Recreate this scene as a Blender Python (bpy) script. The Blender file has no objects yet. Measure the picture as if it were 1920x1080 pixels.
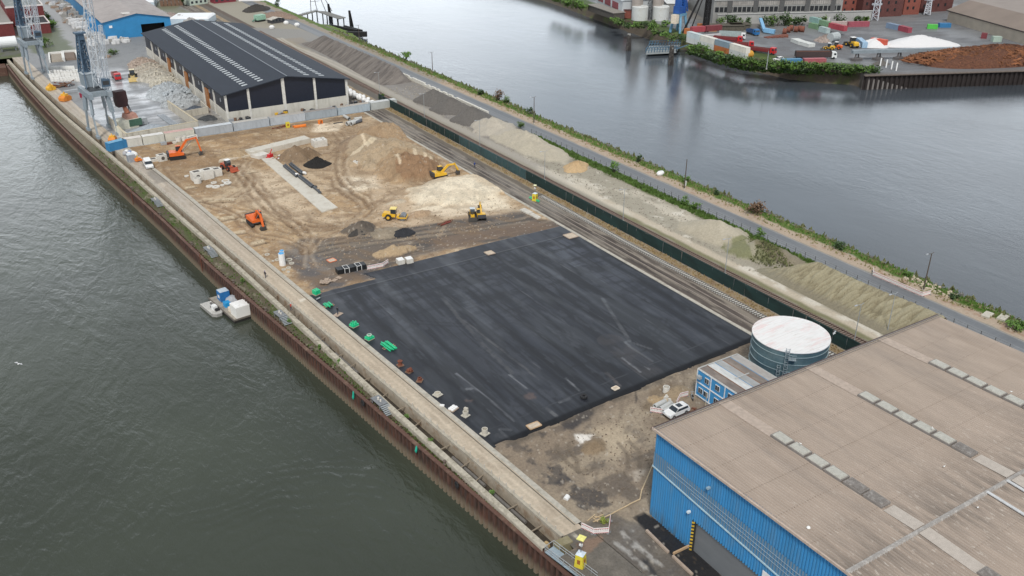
import bpy, math, random
import numpy as np
from mathutils import Vector, Matrix
S = bpy.context.scene
C = S.collection
R = math.radians
# ---------------- camera ----------------
CAM_H, PITCH, YAW, FOC = 88.0, R(26.5), R(-31.7), 1665.0
cam = bpy.data.objects.new('camera', bpy.data.cameras.new('camera'))
C.objects.link(cam)
cam.location = (0, 0, CAM_H)
cam.rotation_euler = (math.pi/2 - PITCH, 0, YAW)
cam.data.sensor_width = 36.0
cam.data.lens = FOC/1920*36
cam.data.clip_start = 1.0
cam.data.clip_end = 6000
S.camera = cam
S.render.resolution_x, S.render.resolution_y = 1920, 1080
# ---------------- world, sun, exposure ----------------
SUN_EL, SUN_AZ = R(52), R(215)          # azimuth measured clockwise from +Y
w = bpy.data.worlds.new("World"); S.world = w; w.use_nodes = True
nt = w.node_tree; nt.nodes.clear()
out = nt.nodes.new('ShaderNodeOutputWorld'); bg = nt.nodes.new('ShaderNodeBackground')
sky = nt.nodes.new('ShaderNodeTexSky'); sky.sky_type = 'NISHITA'; sky.sun_disc = False
sky.sun_elevation = SUN_EL; sky.sun_rotation = SUN_AZ
sky.air_density = 1.0; sky.dust_density = 4.0; sky.ozone_density = 1.0
tc = nt.nodes.new('ShaderNodeTexCoord'); mp = nt.nodes.new('ShaderNodeMapping'); mp.inputs['Scale'].default_value = (1, 1, 2.6)
nz = nt.nodes.new('ShaderNodeTexNoise'); nz.inputs['Scale'].default_value = 2.3; nz.inputs['Detail'].default_value = 5
cr = nt.nodes.new('ShaderNodeValToRGB')
cr.color_ramp.elements[0].position = .32; cr.color_ramp.elements[0].color = (4.2, 4.75, 5.3, 1)
cr.color_ramp.elements[1].position = .68; cr.color_ramp.elements[1].color = (8.9, 9.3, 9.7, 1)
mx = nt.nodes.new('ShaderNodeMixRGB'); mx.inputs[0].default_value = .88
nt.links.new(tc.outputs['Generated'], mp.inputs[0]); nt.links.new(mp.outputs[0], nz.inputs['Vector'])
# the overcast is brighter low over the horizon, most of all to the north
sp_ = nt.nodes.new('ShaderNodeSeparateXYZ'); nt.links.new(tc.outputs['Generated'], sp_.inputs[0])
zr = nt.nodes.new('ShaderNodeMapRange'); zr.interpolation_type = 'SMOOTHSTEP'; zr.inputs[1].default_value = .08; zr.inputs[2].default_value = .62; zr.inputs[3].default_value = 2.75; zr.inputs[4].default_value = .66
nt.links.new(sp_.outputs['Z'], zr.inputs[0])
dt = nt.nodes.new('ShaderNodeVectorMath'); dt.operation = 'DOT_PRODUCT'; dt.inputs[1].default_value = (.60, .79, .12); nt.links.new(tc.outputs['Generated'], dt.inputs[0])
ar = nt.nodes.new('ShaderNodeMapRange'); ar.interpolation_type = 'SMOOTHSTEP'; ar.inputs[1].default_value = .3; ar.inputs[2].default_value = 1; ar.inputs[3].default_value = .66; ar.inputs[4].default_value = 1.35
nt.links.new(dt.outputs['Value'], ar.inputs[0])
m1 = nt.nodes.new('ShaderNodeMath'); m1.operation = 'MULTIPLY'; nt.links.new(zr.outputs[0], m1.inputs[0]); nt.links.new(ar.outputs[0], m1.inputs[1])
vs = nt.nodes.new('ShaderNodeVectorMath'); vs.operation = 'SCALE'; nt.links.new(cr.outputs[0], vs.inputs[0]); nt.links.new(m1.outputs[0], vs.inputs['Scale'])
nt.links.new(nz.outputs['Fac'], cr.inputs[0]); nt.links.new(sky.outputs[0], mx.inputs[1]); nt.links.new(vs.outputs[0], mx.inputs[2])
nt.links.new(mx.outputs[0], bg.inputs[0]); bg.inputs[1].default_value = .1
nt.links.new(bg.outputs[0], out.inputs[0])
sl = bpy.data.lights.new('sun', 'SUN'); sl.energy = 2.5; sl.angle = R(10); sl.color = (1, .97, .92)
so = bpy.data.objects.new('sun', sl); C.objects.link(so)
sd = Vector((math.sin(SUN_AZ)*math.cos(SUN_EL), math.cos(SUN_AZ)*math.cos(SUN_EL), math.sin(SUN_EL)))
so.rotation_euler = (-sd).to_track_quat('-Z', 'Y').to_euler(); so.location = (0, 0, 200)
S.view_settings.view_transform = 'Standard'; S.view_settings.look = 'None'
S.view_settings.exposure = 0.0; S.view_settings.gamma = 1.0
# ---------------- pixel -> world (authoring aid: everything stands on real planes) ----------------
_fw = Vector((-math.sin(YAW)*math.cos(PITCH), math.cos(YAW)*math.cos(PITCH), -math.sin(PITCH)))
_rt = Vector((math.cos(YAW), math.sin(YAW), 0)); _up = _rt.cross(_fw)
def at(px, py, z=0.0):
    d = _rt*(px-960) - _up*(py-540) + _fw*FOC
    t = (z-CAM_H)/d.z
    return (d.x*t, d.y*t)
def pl(pts, z=0.0): return [at(p[0], p[1], z) for p in pts]
def heading(p, q, z=0.0):
    a = at(*p, z); b = at(*q, z); return math.atan2(b[1]-a[1], b[0]-a[0])
# ---------------- materials ----------------
MC = {}
def M(name, col=(), rough=.7, metal=0.0, var=.18, scale=1.5, dirt=None, dirt_amt=.35, dirt_scale=.6, bump=0.0, spec=.5, stretch=None):
    if name in MC: return MC[name]
    m = bpy.data.materials.new(name); m.use_nodes = True; n = m.node_tree; p = n.nodes['Principled BSDF']
    t = n.nodes.new('ShaderNodeTexCoord'); mp_ = n.nodes.new('ShaderNodeMapping')
    if stretch: mp_.inputs['Scale'].default_value = stretch
    n.links.new(t.outputs['Object'], mp_.inputs[0])
    a = n.nodes.new('ShaderNodeTexNoise'); a.inputs['Scale'].default_value = scale; a.inputs['Detail'].default_value = 5; a.inputs['Roughness'].default_value = .65
    n.links.new(mp_.outputs[0], a.inputs['Vector'])
    r = n.nodes.new('ShaderNodeValToRGB'); e = r.color_ramp.elements
    e[0].position = .28; e[1].position = .72
    e[0].color = tuple(max(0, c*(1-var)) for c in col)+(1,); e[1].color = tuple(min(1, c*(1+var)) for c in col)+(1,)
    n.links.new(a.outputs['Fac'], r.inputs[0]); last = r.outputs[0]
    if dirt:
        b = n.nodes.new('ShaderNodeTexNoise'); b.inputs['Scale'].default_value = dirt_scale; b.inputs['Detail'].default_value = 6; b.inputs['Roughness'].default_value = .7
        n.links.new(mp_.outputs[0], b.inputs['Vector'])
        r2 = n.nodes.new('ShaderNodeValToRGB'); r2.color_ramp.elements[0].position = .5; r2.color_ramp.elements[1].position = .72
        r2.color_ramp.elements[0].color = (0, 0, 0, 1); r2.color_ramp.elements[1].color = (dirt_amt,)*3+(1,)
        n.links.new(b.outputs['Fac'], r2.inputs[0])
        x = n.nodes.new('ShaderNodeMixRGB'); x.inputs[2].default_value = tuple(dirt)+(1,)
        n.links.new(r2.outputs[0], x.inputs[0]); n.links.new(last, x.inputs[1]); last = x.outputs[0]
    n.links.new(last, p.inputs['Base Color'])
    p.inputs['Roughness'].default_value = rough; p.inputs['Metallic'].default_value = metal
    p.inputs['Specular IOR Level'].default_value = spec
    if bump:
        bb = n.nodes.new('ShaderNodeBump'); bb.inputs['Strength'].default_value = bump; bb.inputs['Distance'].default_value = .1
        n.links.new(a.outputs['Fac'], bb.inputs['Height']); n.links.new(bb.outputs[0], p.inputs['Normal'])
    MC[name] = m; return m
def painted(name, rough=.9, fine=.25, scale=2.2, bump=.6, wet=False, dist=.12, spec=.3):
    if name in MC: return MC[name]
    m = bpy.data.materials.new(name); m.use_nodes = True; n = m.node_tree; p = n.nodes['Principled BSDF']
    at_ = n.nodes.new('ShaderNodeAttribute'); at_.attribute_name = 'Col'
    t = n.nodes.new('ShaderNodeTexCoord')
    a = n.nodes.new('ShaderNodeTexNoise'); a.inputs['Scale'].default_value = scale; a.inputs['Detail'].default_value = 7; a.inputs['Roughness'].default_value = .75
    n.links.new(t.outputs['Object'], a.inputs['Vector'])
    mr = n.nodes.new('ShaderNodeMapRange'); mr.inputs[1].default_value = .3; mr.inputs[2].default_value = .7
    mr.inputs[3].default_value = 1-fine; mr.inputs[4].default_value = 1+fine
    n.links.new(a.outputs['Fac'], mr.inputs[0])
    vm = n.nodes.new('ShaderNodeVectorMath'); vm.operation = 'SCALE'
    n.links.new(at_.outputs['Color'], vm.inputs[0]); n.links.new(mr.outputs[0], vm.inputs['Scale'])
    n.links.new(vm.outputs[0], p.inputs['Base Color'])
    p.inputs['Roughness'].default_value = rough; p.inputs['Specular IOR Level'].default_value = spec
    if wet:
        mr2 = n.nodes.new('ShaderNodeMapRange'); mr2.inputs[1].default_value = 0; mr2.inputs[2].default_value = 1
        mr2.inputs[3].default_value = rough; mr2.inputs[4].default_value = .12
        n.links.new(at_.outputs['Alpha'], mr2.inputs[0]); n.links.new(mr2.outputs[0], p.inputs['Roughness'])
    b = n.nodes.new('ShaderNodeBump'); b.inputs['Strength'].default_value = bump; b.inputs['Distance'].default_value = dist
    n.links.new(a.outputs['Fac'], b.inputs['Height']); n.links.new(b.outputs[0], p.inputs['Normal'])
    MC[name] = m; return m
def streaks(mat, axis, c0, half, col, amt, sc, stretch, lo=.42, hi=.62):
    "adds soiling of its own shape: strongest where |axis-c0| is small, broken up by stretched noise"
    n = mat.node_tree; p = n.nodes['Principled BSDF']; src = p.inputs['Base Color'].links[0].from_socket
    t = n.nodes.new('ShaderNodeTexCoord'); sx = n.nodes.new('ShaderNodeSeparateXYZ'); n.links.new(t.outputs['Object'], sx.inputs[0])
    a = n.nodes.new('ShaderNodeMath'); a.operation = 'SUBTRACT'; a.inputs[1].default_value = c0; n.links.new(sx.outputs[axis], a.inputs[0])
    b = n.nodes.new('ShaderNodeMath'); b.operation = 'ABSOLUTE'; n.links.new(a.outputs[0], b.inputs[0])
    m = n.nodes.new('ShaderNodeMapRange'); m.inputs[1].default_value = 0; m.inputs[2].default_value = half; m.inputs[3].default_value = 1; m.inputs[4].default_value = 0; n.links.new(b.outputs[0], m.inputs[0])
    mp = n.nodes.new('ShaderNodeMapping'); mp.inputs['Scale'].default_value = stretch; n.links.new(t.outputs['Object'], mp.inputs[0])
    z = n.nodes.new('ShaderNodeTexNoise'); z.inputs['Scale'].default_value = sc; z.inputs['Detail'].default_value = 6; n.links.new(mp.outputs[0], z.inputs['Vector'])
    k = n.nodes.new('ShaderNodeMapRange'); k.inputs[1].default_value = lo; k.inputs[2].default_value = hi; k.inputs[3].default_value = 0; k.inputs[4].default_value = amt; n.links.new(z.outputs['Fac'], k.inputs[0])
    q = n.nodes.new('ShaderNodeMath'); q.operation = 'MULTIPLY'; n.links.new(m.outputs[0], q.inputs[0]); n.links.new(k.outputs[0], q.inputs[1])
    x = n.nodes.new('ShaderNodeMixRGB'); x.inputs[2].default_value = tuple(col)+(1,); n.links.new(q.outputs[0], x.inputs[0]); n.links.new(src, x.inputs[1]); n.links.new(x.outputs[0], p.inputs['Base Color'])
# ---------------- objects ----------------
def tag(o, label=None, cat=None, group=None, kind=None):
    if label: o['label'] = label
    if cat: o['category'] = cat
    if group: o['group'] = group
    if kind: o['kind'] = kind
    return o
def thing(name, label, cat, loc=(0, 0, 0), rz=0.0, group=None):
    o = bpy.data.objects.new(name, None); C.objects.link(o); o.empty_display_size = .5
    if len(loc) == 2: loc = (loc[0], loc[1], 0)
    o.location = loc; o.rotation_euler = (0, 0, rz)
    return tag(o, label, cat, group)
def dup(o, parent=None, loc=None, rz=None, label=None):
    c = o.copy(); C.objects.link(c)
    if parent is not None: c.parent = parent
    if loc is not None: c.location = loc if len(loc) == 3 else (loc[0], loc[1], 0)
    if rz is not None: c.rotation_euler = (0, 0, rz)
    if label: c['label'] = label
    for ch in list(o.children): dup(ch, c)
    return c
class MB:
    def __init__(s): s.v = []; s.f = []
    def add(s, vs, fs):
        k = len(s.v); s.v += [tuple(v) for v in vs]; s.f += [tuple(i+k for i in f) for f in fs]; return s
    def box(s, x, y, z, sx, sy, sz, rz=0.0, tx=1.0, ty=1.0):
        "centre x,y; bottom z; tx,ty shrink the top"
        c, n = math.cos(rz), math.sin(rz); vs = []
        for (zz, ax, ay) in ((z, 1, 1), (z+sz, tx, ty)):
            for (a, b) in ((-.5, -.5), (.5, -.5), (.5, .5), (-.5, .5)):
                u, v = a*sx*ax, b*sy*ay; vs.append((x+u*c-v*n, y+u*n+v*c, zz))
        return s.add(vs, [(3, 2, 1, 0), (4, 5, 6, 7), (0, 1, 5, 4), (1, 2, 6, 5), (2, 3, 7, 6), (3, 0, 4, 7)])
    def bar(s, p, q, w, h=None):
        h = h or w; p = Vector(p); q = Vector(q); d = (q-p)
        if d.length < 1e-6: return s
        d.normalize(); u = d.cross(Vector((0, 0, 1)))
        if u.length < 1e-3: u = Vector((1, 0, 0))
        u.normalize(); v = u.cross(d); vs = []
        for e in (p, q):
            for (a, b) in ((-.5, -.5), (.5, -.5), (.5, .5), (-.5, .5)): vs.append(e+u*a*w+v*b*h)
        return s.add(vs, [(0, 1, 2, 3), (7, 6, 5, 4), (0, 4, 5, 1), (1, 5, 6, 2), (2, 6, 7, 3), (3, 7, 4, 0)])
    def cyl(s, p, q, r, r2=None, n=10, cap=True):
        r2 = r if r2 is None else r2; p = Vector(p); q = Vector(q); d = (q-p).normalized(); u = d.cross(Vector((0, 0, 1)))
        if u.length < 1e-3: u = Vector((1, 0, 0))
        u.normalize(); v = d.cross(u); vs = []
        for (e, rr) in ((p, r), (q, r2)):
            for i in range(n):
                a = 2*math.pi*i/n; vs.append(e+u*math.cos(a)*rr+v*math.sin(a)*rr)
        fs = [(i, (i+1) % n, n+(i+1) % n, n+i) for i in range(n)]
        if cap: fs += [tuple(range(n-1, -1, -1)), tuple(range(n, 2*n))]
        return s.add(vs, fs)
    def lathe(s, prof, x=0, y=0, z=0, n=24):
        vs = []; k = len(prof)
        for i in range(n):
            a = 2*math.pi*i/n
            for (r, h) in prof: vs.append((x+r*math.cos(a), y+r*math.sin(a), z+h))
        fs = []
        for i in range(n):
            j = (i+1) % n
            for t in range(k-1): fs.append((i*k+t, j*k+t, j*k+t+1, i*k+t+1))
        return s.add(vs, fs)
    def prism(s, poly, z0, z1):
        n = len(poly); vs = [(p[0], p[1], z0) for p in poly]+[(p[0], p[1], z1) for p in poly]
        return s.add(vs, [tuple(range(n-1, -1, -1)), tuple(range(n, 2*n))]+[(i, (i+1) % n, n+(i+1) % n, n+i) for i in range(n)])
    def side(s, poly, y0, y1):
        "prism of an x-z outline between y0 and y1"
        n = len(poly); vs = [(p[0], y0, p[1]) for p in poly]+[(p[0], y1, p[1]) for p in poly]
        return s.add(vs, [tuple(range(n)), tuple(range(2*n-1, n-1, -1))]+[(i, n+i, n+(i+1) % n, (i+1) % n) for i in range(n)])
    def quad(s, a, b, c, d): return s.add([a, b, c, d], [(0, 1, 2, 3)])
    def xf(s, m): s.v = [tuple(m @ Vector(v)) for v in s.v]; return s
    def rot(s, rz, x=0, y=0, z=0): return s.xf(Matrix.Translation((x, y, z)) @ Matrix.Rotation(rz, 4, 'Z'))
    def build(s, name, mat, parent=None, loc=None, rz=0.0, smooth=False, label=None):
        me = bpy.data.meshes.new(name); me.from_pydata(s.v, [], s.f); me.materials.append(mat)
        if smooth: me.polygons.foreach_set('use_smooth', [True]*len(me.polygons))
        me.update()
        o = bpy.data.objects.new(name, me); C.objects.link(o)
        if parent: o.parent = parent
        if loc is not None: o.location = loc if len(loc) == 3 else (loc[0], loc[1], 0)
        if rz: o.rotation_euler = (0, 0, rz)
        if label: o['label'] = label
        return o
    def solo(s, name, mat, label, cat, loc=None, rz=0.0, group=None, kind=None, smooth=False):
        return tag(s.build(name, mat, None, loc, rz, smooth), label, cat, group, kind)
# ---------------- numpy fields for painted grounds ----------------
_T = {}
def vnoise(X, Y, seed):
    if seed not in _T: _T[seed] = np.random.RandomState(seed).rand(256, 256)
    T = _T[seed]; xi = np.floor(X).astype(int); yi = np.floor(Y).astype(int); fx = X-xi; fy = Y-yi
    fx = fx*fx*(3-2*fx); fy = fy*fy*(3-2*fy); xi &= 255; yi &= 255; x1 = (xi+1) & 255; y1 = (yi+1) & 255
    return (T[xi, yi]*(1-fx)+T[x1, yi]*fx)*(1-fy)+(T[xi, y1]*(1-fx)+T[x1, y1]*fx)*fy
def fbm(X, Y, sx, sy=None, seed=1, o=4):
    sy = sy or sx; r = 0; a = .5; t = 0
    for i in range(o):
        r = r+a*vnoise(X/sx*2**i+i*17.3+500, Y/sy*2**i+i*9.1+500, seed+i); t += a; a *= .55
    return r/t
def sstep(a, b, x):
    t = np.clip((x-a)/(b-a), 0, 1); return t*t*(3-2*t)
def seg_dist(X, Y, pts, closed=False):
    d = np.full(X.shape, 1e9); n = len(pts)
    for i in range(n if closed else n-1):
        x0, y0 = pts[i]; x1, y1 = pts[(i+1) % n]; dx, dy = x1-x0, y1-y0; L = dx*dx+dy*dy+1e-9
        t = np.clip(((X-x0)*dx+(Y-y0)*dy)/L, 0, 1); d = np.minimum(d, np.hypot(X-x0-t*dx, Y-y0-t*dy))
    return d
def inside(X, Y, pts):
    r = np.zeros(X.shape, bool); n = len(pts)
    for i in range(n):
        x0, y0 = pts[i]; x1, y1 = pts[(i+1) % n]
        if y0 == y1: continue
        c = ((y0 > Y) != (y1 > Y)) & (X < (x1-x0)*(Y-y0)/(y1-y0)+x0); r ^= c
    return r
class Field:
    def __init__(s, xl, xr, y0, y1, res, nx):
        ny = int((y1-y0)/res)+1; yy = np.linspace(y0, y1, ny)[:, None]; u = np.linspace(0, 1, nx)[None, :]
        fl = xl(yy) if callable(xl) else xl+0*yy; fr = xr(yy) if callable(xr) else xr+0*yy
        s.X = fl+(fr-fl)*u; s.Y = yy+0*u; s.Z = np.zeros(s.X.shape); s.c = np.zeros(s.X.shape+(4,)); s.hole = None
    def base(s, c): s.c[..., :3] = c
    def mix(s, m, c):
        for i in range(3): s.c[..., i] = s.c[..., i]*(1-m)+c[i]*m
    def mul(s, k): s.c[..., :3] *= k[..., None] if hasattr(k, 'shape') else k
    def poly(s, pts, soft=1.0, namp=2.0, ns=4.0, seed=3):
        d = seg_dist(s.X, s.Y, pts, True); d = np.where(inside(s.X, s.Y, pts), d, -d)
        return sstep(-soft, soft, d+namp*(fbm(s.X, s.Y, ns, seed=seed)-.5)*2)
    def line(s, pts, wd, soft=.3, wob=0.0, seed=5):
        X = s.X+wob*(fbm(s.X, s.Y, 6, seed=seed)-.5); d = seg_dist(X, s.Y, pts); return 1-sstep(wd, wd+soft, d)
    def heap(s, x, y, rx, ry, h, rz=0.0, pw=1.0, rough=.25, seed=9):
        c, n = math.cos(rz), math.sin(rz); dx, dy = s.X-x, s.Y-y
        r = np.hypot((dx*c+dy*n)/rx, (-dx*n+dy*c)/ry); r = r*(1+.35*(fbm(s.X, s.Y, max(rx, ry)*.45, seed=seed)-.5)*2)
        t = np.clip(1-r, 0, 1); z = h*t**pw; z = z*(1+rough*(fbm(s.X, s.Y, 1.6, seed=seed+3)-.5)*2)
        s.Z = np.where(t > 0, np.maximum(s.Z, z), s.Z); return sstep(0, .08, t)
    def build(s, name, mat, kind='structure', flip=False, keep=None):
        ny, nx = s.X.shape
        co = np.stack([s.X, s.Y, s.Z], -1).reshape(-1, 3)
        I = np.arange(ny*nx).reshape(ny, nx)
        F = np.stack([I[:-1, :-1], I[:-1, 1:], I[1:, 1:], I[1:, :-1]], -1)
        if keep is not None: F = F[keep[:-1, :-1]]
        F = F.reshape(-1, 4)
        me = bpy.data.meshes.new(name); me.vertices.add(len(co)); me.vertices.foreach_set('co', co.ravel())
        me.loops.add(F.size); me.loops.foreach_set('vertex_index', F.ravel())
        me.polygons.add(len(F)); me.polygons.foreach_set('loop_start', np.arange(len(F))*4)
        me.polygons.foreach_set('loop_total', np.full(len(F), 4)) if False else None
        me.update(calc_edges=True)
        a = me.color_attributes.new('Col', 'FLOAT_COLOR', 'POINT'); a.data.foreach_set('color', np.clip(s.c, 0, 1).reshape(-1, 4).ravel())
        me.polygons.foreach_set('use_smooth', [True]*len(F))
        me.materials.append(mat); me.validate()
        o = bpy.data.objects.new(name, me); C.objects.link(o); o['kind'] = kind
        return o
def interp(tab):
    tab = sorted(tab); ys = [t[0] for t in tab]; xs = [t[1] for t in tab]
    return lambda y: np.interp(y, ys, xs)
RL = interp([(40, 60.6), (60, 58.8), (79, 57.1), (101, 55.1), (125, 52.7), (192, 46.2), (228, 42.8), (270, 38.9), (315, 34.9), (363, 30.1), (416, 25.6), (475, 21.5)])
RR = interp([(40, 64.5), (60, 63), (80.6, 61.2), (95, 60), (109, 58.8), (150, 55), (205, 49.9), (245, 46.5), (264, 44.6), (287, 42.1), (311, 39.6), (354, 35.2), (408, 30.9), (475, 26)])
BM = interp([(40, 57.6), (60, 56.3), (79, 54.8), (100, 53), (121, 51.1), (194, 45.0), (230, 41.4), (275, 37.2), (315, 33.2), (363, 28.2), (416, 23.9), (475, 20)])
PW = interp([(40, 58.2), (79.6, 53.5), (199, 39.3), (235, 36.2), (276, 32.0), (314, 28.1), (340, 25.8), (364, 23.8), (421, 20), (475, 17.6)])
WATER = -6.0
# =====================================================================
# GROUNDS
# =====================================================================
def k3(*p): return [at(250+x/2.249, 200+y/2.249) for x, y in p]
# ---- construction site sand ----
s = Field(lambda y: RR(y)+.02, lambda y: 122.4+0*y, 20, 302.6, .36, 215)
X, Y = s.X, s.Y
s.base((.43, .295, .17))
n1 = fbm(X, Y, 22, seed=11); n2 = fbm(X, Y, 5, seed=21); n3 = fbm(X, Y, 1.6, seed=31)
s.mix(sstep(.45, .7, n1), (.52, .40, .27)); s.mix(sstep(.5, .68, n2)*.7, (.27, .18, .105)); s.mix(sstep(.56, .75, n3)*.6, (.62, .51, .37))
# northern brown band and darker soil
s.mix(s.poly(k3((90, 190), (480, 200), (480, 420), (120, 330)), 4, 6, 9, 4)*.5, (.27, .185, .11))
s.mix(s.poly(k3((620, 120), (900, 60), (1100, 90), (1330, 250), (1250, 330), (900, 290), (640, 240)), 4, 5, 8, 6)*.55, (.33, .235, .15))
# lighter trafficked sand in the middle
s.mix(s.poly(k3((440, 250), (600, 280), (800, 470), (870, 480), (600, 480), (470, 420)), 4, 4, 9, 8)*.8, (.62, .50, .36))
s.mix(s.poly(k3((560, 450), (760, 545), (700, 600), (560, 520)), 4, 3, 6, 12)*.6, (.50, .36, .21))
s.mix(s.poly(k3((350, 300), (470, 285), (470, 350), (380, 370)), 3, 3, 5, 14)*.6, (.60, .48, .33))
# pale sand zones
pale = (.80, .70, .54)
s.mix(s.poly(k3((1180, 390), (1240, 340), (1330, 310), (1400, 295), (1560, 380), (1640, 445), (1480, 450), (1300, 470), (1190, 440)), 2, 3, 5, 16)*.95, pale)
s.mix(s.poly(k3((900, 300), (1010, 300), (1030, 340), (960, 360), (890, 350)), 2, 3, 5, 17)*.95, (.84, .74, .58))
s.mix(s.poly(k3((750, 70), (880, 70), (870, 105), (760, 105)), 1.5, 2, 4, 18)*.9, (.80, .68, .52))
s.mix(s.poly(k3((1000, 290), (1150, 340), (1180, 440), (1040, 480), (1000, 400)), 3, 4, 6, 19)*.6, (.58, .46, .33))
s.mix(s.poly(k3((1240, 440), (1640, 445), (1650, 455), (1480, 500), (1100, 540), (1000, 500)), 3, 4, 6, 20)*.6, (.62, .50, .37))
# graded dark gravel band
band = s.poly(k3((640, 620), (720, 560), (880, 545), (1180, 500), (1480, 470), (1640, 440), (1800, 500), (1760, 520), (1200, 630), (960, 710), (800, 690)), 1.6, 3.2, 7, 22)
s.mix(band*.93, (.135, .115, .10)); bl = fbm(X+Y*.25, Y, 9, 1.6, 41)
s.mix(band*sstep(.5, .62, bl)*.75, (.085, .078, .075)); s.mix(band*sstep(.6, .75, fbm(X, Y, 7, 1.5, 43))*.7, (.31, .25, .19))
s.mix(s.poly(k3((1350, 480), (1600, 450), (1650, 470), (1400, 520)), 1.5, 2, 5, 23)*.6, (.12, .11, .105))
s.mix(s.poly(k3((1250, 560), (1700, 480), (1780, 510), (1300, 600)), 1.5, 3, 5, 24)*.6, (.2, .14, .1))
# driveway of fine tarmac dust beside the quay, fading into the pavement
dr = s.poly([(54.5, 193), (62, 190), (66, 184), (69, 176), (69, 171), (55, 171)], 1.6, 2.2, 4, 26)
s.mix(dr*.9, (.10, .10, .108)); s.mix(s.poly([(57, 205), (61, 190), (64, 176), (61, 174), (57.5, 188)], 1.2, 1.2, 3, 27)*.55, (.27, .24, .21))
s.mix(s.poly(k3((780, 650), (840, 640), (990, 680), (860, 706)), .5, .5, 3, 28)*.9, (.165, .135, .11))
# wheel ruts
def rut(pts, wd=.55, a=.6, gap=2.2, col=(.19, .125, .075), z=-.2):
    w_ = k3(*pts)
    for g in ((-gap/2, gap/2) if gap else (0,)):
        q = []
        for i, p in enumerate(w_):
            a0 = w_[max(0, i-1)]; a1 = w_[min(len(w_)-1, i+1)]; dx, dy = a1[0]-a0[0], a1[1]-a0[1]; L = math.hypot(dx, dy)+1e-6
            q.append((p[0]-dy/L*g, p[1]+dx/L*g))
        m = s.line(q, wd*.5, .55, 2.2, seed=int(abs(q[0][0])*3) % 90)*(.55+.45*sstep(.3, .6, fbm(X, Y, 5, seed=63)))
        s.mix(m*a*.8, col); s.Z += z*.6*m
        m2 = s.line([(p[0]+.9, p[1]+.3) for p in q], .25, .5, 2.2, seed=int(abs(q[0][0])*3) % 90); s.mix(m2*a*.45, (.62, .50, .36)); s.Z += .07*m2
loop = [(430, 250), (470, 300), (520, 370), (590, 440), (680, 500), (760, 515), (860, 505), (940, 480), (985, 440), (965, 400), (910, 370), (870, 330), (850, 300)]
rut(loop, .9, .75, 2.6); rut([(x-25, y+22) for x, y in loop[:8]], .6, .5, 2.4); rut([(x+22, y-14) for x, y in loop[1:]], .6, .45, 2.2)
rut([(860, 110), (895, 150), (885, 200), (870, 240), (880, 290), (910, 330)], .9, .7, 2.6); rut([(840, 100), (880, 120), (950, 110)], .6, .5)
rut([(300, 400), (400, 395), (480, 350), (500, 300), (470, 275)], 1., .75, 2.4); rut([(110, 260), (180, 340), (300, 410), (420, 450), (520, 540)], .8, .6)
rut([(520, 330), (600, 420), (700, 510), (740, 560), (730, 620)], .8, .65); rut([(720, 620), (760, 560), (860, 520), (960, 480)], .9, .65)
rut([(540, 540), (640, 560), (720, 600), (740, 680)], .7, .5); rut([(240, 200), (340, 190), (480, 230), (420, 330), (300, 300)], .8, .5)
rut([(1000, 430), (1080, 380), (1180, 330), (1260, 330)], .8, .45); rut([(1040, 520), (1200, 480), (1400, 450), (1560, 420)], .9, .3, 2.6, (.3, .24, .17))
rut([(760, 620), (900, 590), (1100, 560), (1400, 520), (1650, 480)], 1., .35, 2.6, (.1, .09, .08)); rut([(780, 590), (1000, 570), (1300, 530)], .7, .35, 2.6, (.1, .09, .08))
rut([(600, 215), (700, 200), (830, 190), (860, 140)], .8, .5)
for j in range(26):
    random.seed(200+j); x0, y0 = random.uniform(60, 118), random.uniform(182, 292); an = random.uniform(-.6, .6)+(.2 if j % 2 else 1.4)
    q = [(x0+math.cos(an+t*.05)*t*3, y0+math.sin(an+t*.05)*t*3) for t in range(6)]
    m = s.line(q, .25, .5, 2.5, seed=j)*.35; s.mix(m, random.choice([(.16, .11, .07), (.46, .37, .27), (.2, .14, .09)])); s.Z -= .06*m
# broken old paving plates beside the quay road
for j, (a, b, c_, d, e) in enumerate([(330, 470, 4.2, 2.6, .1), (400, 470, 3.5, 2.4, .3), (385, 395, 5, 2.5, .0), (440, 530, 3.8, 2.2, .2), (530, 572, 3.2, 2.2, .5), (345, 400, 3.2, 2, .3), (480, 480, 3, 2.2, .1), (300, 395, 4, 1.8, .2), (240, 340, 3, 1.6, .4), (500, 275, 2.5, 1.4, .2)]):
    x0, y0 = k3((a, b))[0]; an = -.35+e; co, si = math.cos(an), math.sin(an)
    q = [(x0+(u*co-v*si), y0+(u*si+v*co)) for u, v in ((-c_/2, -d/2), (c_/2, -d/2), (c_/2, d/2), (-c_/2, d/2))]
    m = s.poly(q, .25, .5, 1.6, 50+j); s.mix(m*.75, (.62, .52, .37)); s.Z += .12*m
    ed = s.line([q[0], q[1]], .3, .5, 1.2); s.mix(ed*.6, (.11, .075, .05)); s.Z -= .25*ed
s.mix(sstep(.52, .66, fbm(X, Y, 6.5, 3.5, 45))*.45*(1-band), (.24, .16, .095)); s.mix(sstep(.56, .66, fbm(X+Y*.4, Y, 2.2, 5, 46))*.4, (.21, .14, .085)); s.mix(s.line([(60, 299.5), (90, 299.6), (121, 298)], 1.6, 1.5, 2)*.55, (.16, .11, .07))
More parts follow.
